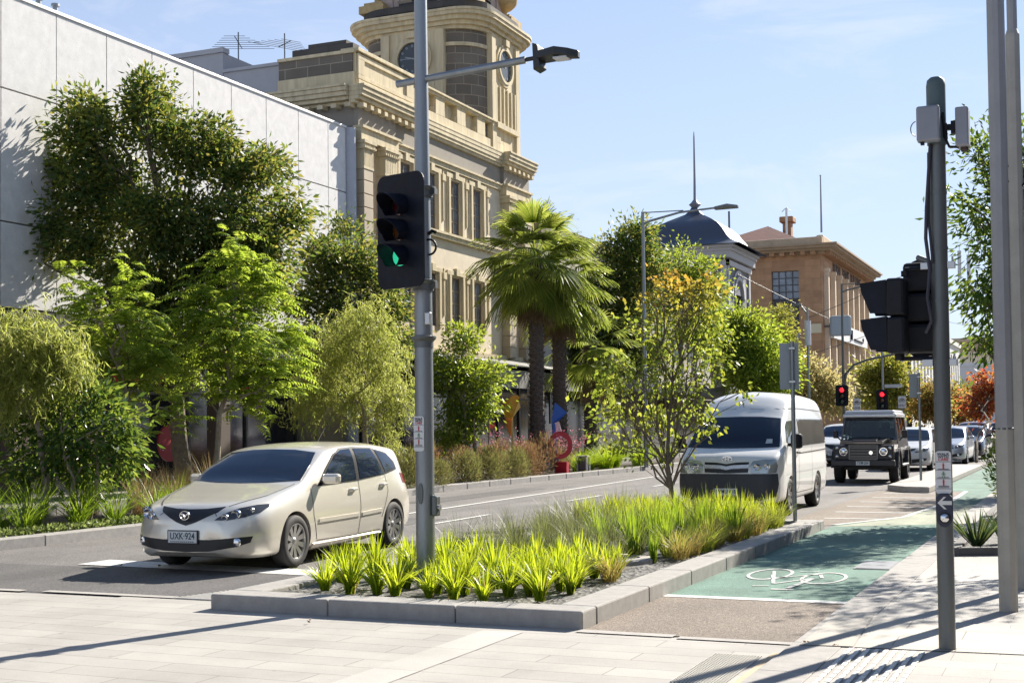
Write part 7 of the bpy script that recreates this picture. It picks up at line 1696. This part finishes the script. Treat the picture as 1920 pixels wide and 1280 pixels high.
# --- sculptures, chair, bin on the far kerb
A = Vector((.918,.396,0)); B_ = Vector((-.396,.918,0))
def plates(mb, base, pts, d, th=.03): mb.ext([tuple(Vector(base) + A*a + Vector((0,0,z)) + B_*q) for a, z, q in pts], tuple(B_*th))
ORG = M("sculpture_orange", (.60,.27,.02), .4, var=.05); ORGD = M("sculpture_rust", (.42,.15,.015), .4); BLU = M("sculpture_blue", (.015,.10,.42), .4); REDS = M("sculpture_red", (.42,.015,.03), .4); WHS = M("sculpture_white", (.66,.68,.72), .4)
b = (-16.2,37.5,.12); t = thing("folded_sculpture", "orange folded metal sculpture on a thin stem among reddish shrubs", "sculpture", b)
mb = MB(); plates(mb, b, [(-.23,1.82,.0),(-.21,2.25,.0),(-.02,2.45,-.05),(.18,2.50,0),(.25,2.44,.06),(.02,1.80,-.12)], 0); mb.build("main_plate", ORG, t)
mb = MB(); plates(mb, b, [(.02,1.80,-.1),(.22,2.34,.05),(.27,2.13,.12)], 0); plates(mb, b, [(-.22,1.92,.02),(.0,1.80,-.1),(-.18,1.78,.04)], 0); mb.build("side_plate", M("sculpture_gold", (.68,.42,.10), .35), t)
mb = MB(); plates(mb, b, [(-.21,1.80,.05),(.0,1.78,.05),(.0,1.35,.1),(-.06,1.2,.1),(-.18,1.55,.08)], 0); mb.build("lower_plate", ORGD, t)
mb = MB()
for o, l in ((-.03,-.05),(.06,.05)): mb.tube([tuple(Vector(b)+A*(l)+Vector((0,0,0))), tuple(Vector(b)+A*.02+Vector((0,0,1.85)))], .022, 8)
mb.build("stem", M("stem_gold", (.55,.40,.16), .4), t)
b = (-16.0,41.0,.12); t = thing("folded_sculpture", "blue and white folded sculpture standing behind the red ring", "sculpture", b)
mb = MB(); plates(mb, b, [(-.14,2.32,0),(.26,1.98,.06),(-.02,1.72,-.1),(-.26,1.62,0),(-.24,1.85,0)], 0); mb.build("blue_plate", BLU, t)
mb = MB(); plates(mb, b, [(-.26,1.60,.02),(-.02,1.70,-.08),(.05,1.45,0),(.10,1.15,.05),(.04,1.12,.05)], 0); mb.build("white_plate", WHS, t)
mb = MB(); mb.tube([tuple(Vector(b)+A*-.2+Vector((0,0,1.62))), tuple(Vector(b)+A*-.1+Vector((0,0,.0)))], [.06,.09], 8); mb.build("stem", BLU, t)
b = (-15.7,40.4,.12); t = thing("ring_sculpture", "red ring sculpture standing on edge below the blue plate", "sculpture", b)
mb = MB(); n = 32
for i in range(n):
    p, q = 2*math.pi*i/n, 2*math.pi*(i+1)/n
    mb.add([tuple(Vector(b)+A*(r*math.cos(c)-.05)+Vector((0,0,.92+r*1.12*math.sin(c)))+B_*d) for d in (0,.12) for r in (.26,.40) for c in (p,q)], [(0,1,3,2),(4,6,7,5),(0,4,5,1),(2,3,7,6)])
mb.build("ring", REDS, t); MB().box(b[0]-.2,b[1]-.1,.12,b[0]+.2,b[1]+.1,.5).build("base", REDS, t)
t = thing("cafe_chair", "red cafe chair beside the small tree behind the lamp column", "chair", (-17.3,33.4,.15))
RC = M("chair_red", (.55,.02,.04), .4)
MB().box(-17.5,33.2,.58,-17.1,33.6,.62).build("seat", RC, t, bevel=.015); MB().obox((-17.3,33.62,.84), (.19,0,0), (0,.012,.004), (0,.03,.2)).build("backrest", RC, t, bevel=.01)
for x, y in ((-17.47,33.23),(-17.13,33.23),(-17.47,33.58),(-17.13,33.58)): MB().tube([(x,y,.15),(x,y,.59)], .014, 6).build("leg", STEEL, t)
t = thing("framed_box", "small pale framed utility box on the far kerb right of the red shrubs", "utility box", (-15.55,42.1,.14))
MB().box(-15.75,42.0,.18,-15.45,42.3,.62).build("panel", M("panel_mesh", (.10,.10,.10), .6, var=.4, scale=30), t)
mb = MB()
for x in (-15.78,-15.46):
    for y in (41.97,42.27): mb.box(x,y,.14,x+.04,y+.04,.66)
mb.box(-15.78,41.97,.62,-15.42,42.31,.66); mb.build("frame", M("frame_pale", (.5,.5,.5), .5), t)
for x, y, l in ((-16.45,35.3,"thin wooden stake left of the small green street tree"),(-16.35,36.1,"thin wooden stake right of the small green street tree")):
    o = MB().tube([(x,y,.12),(x,y,1.9)], .022, 6).build("tree_stake", M("stake_wood", (.24,.18,.12), .9), base=(x,y,.12)); tag(o, l, "stake", "stakes by the small tree")
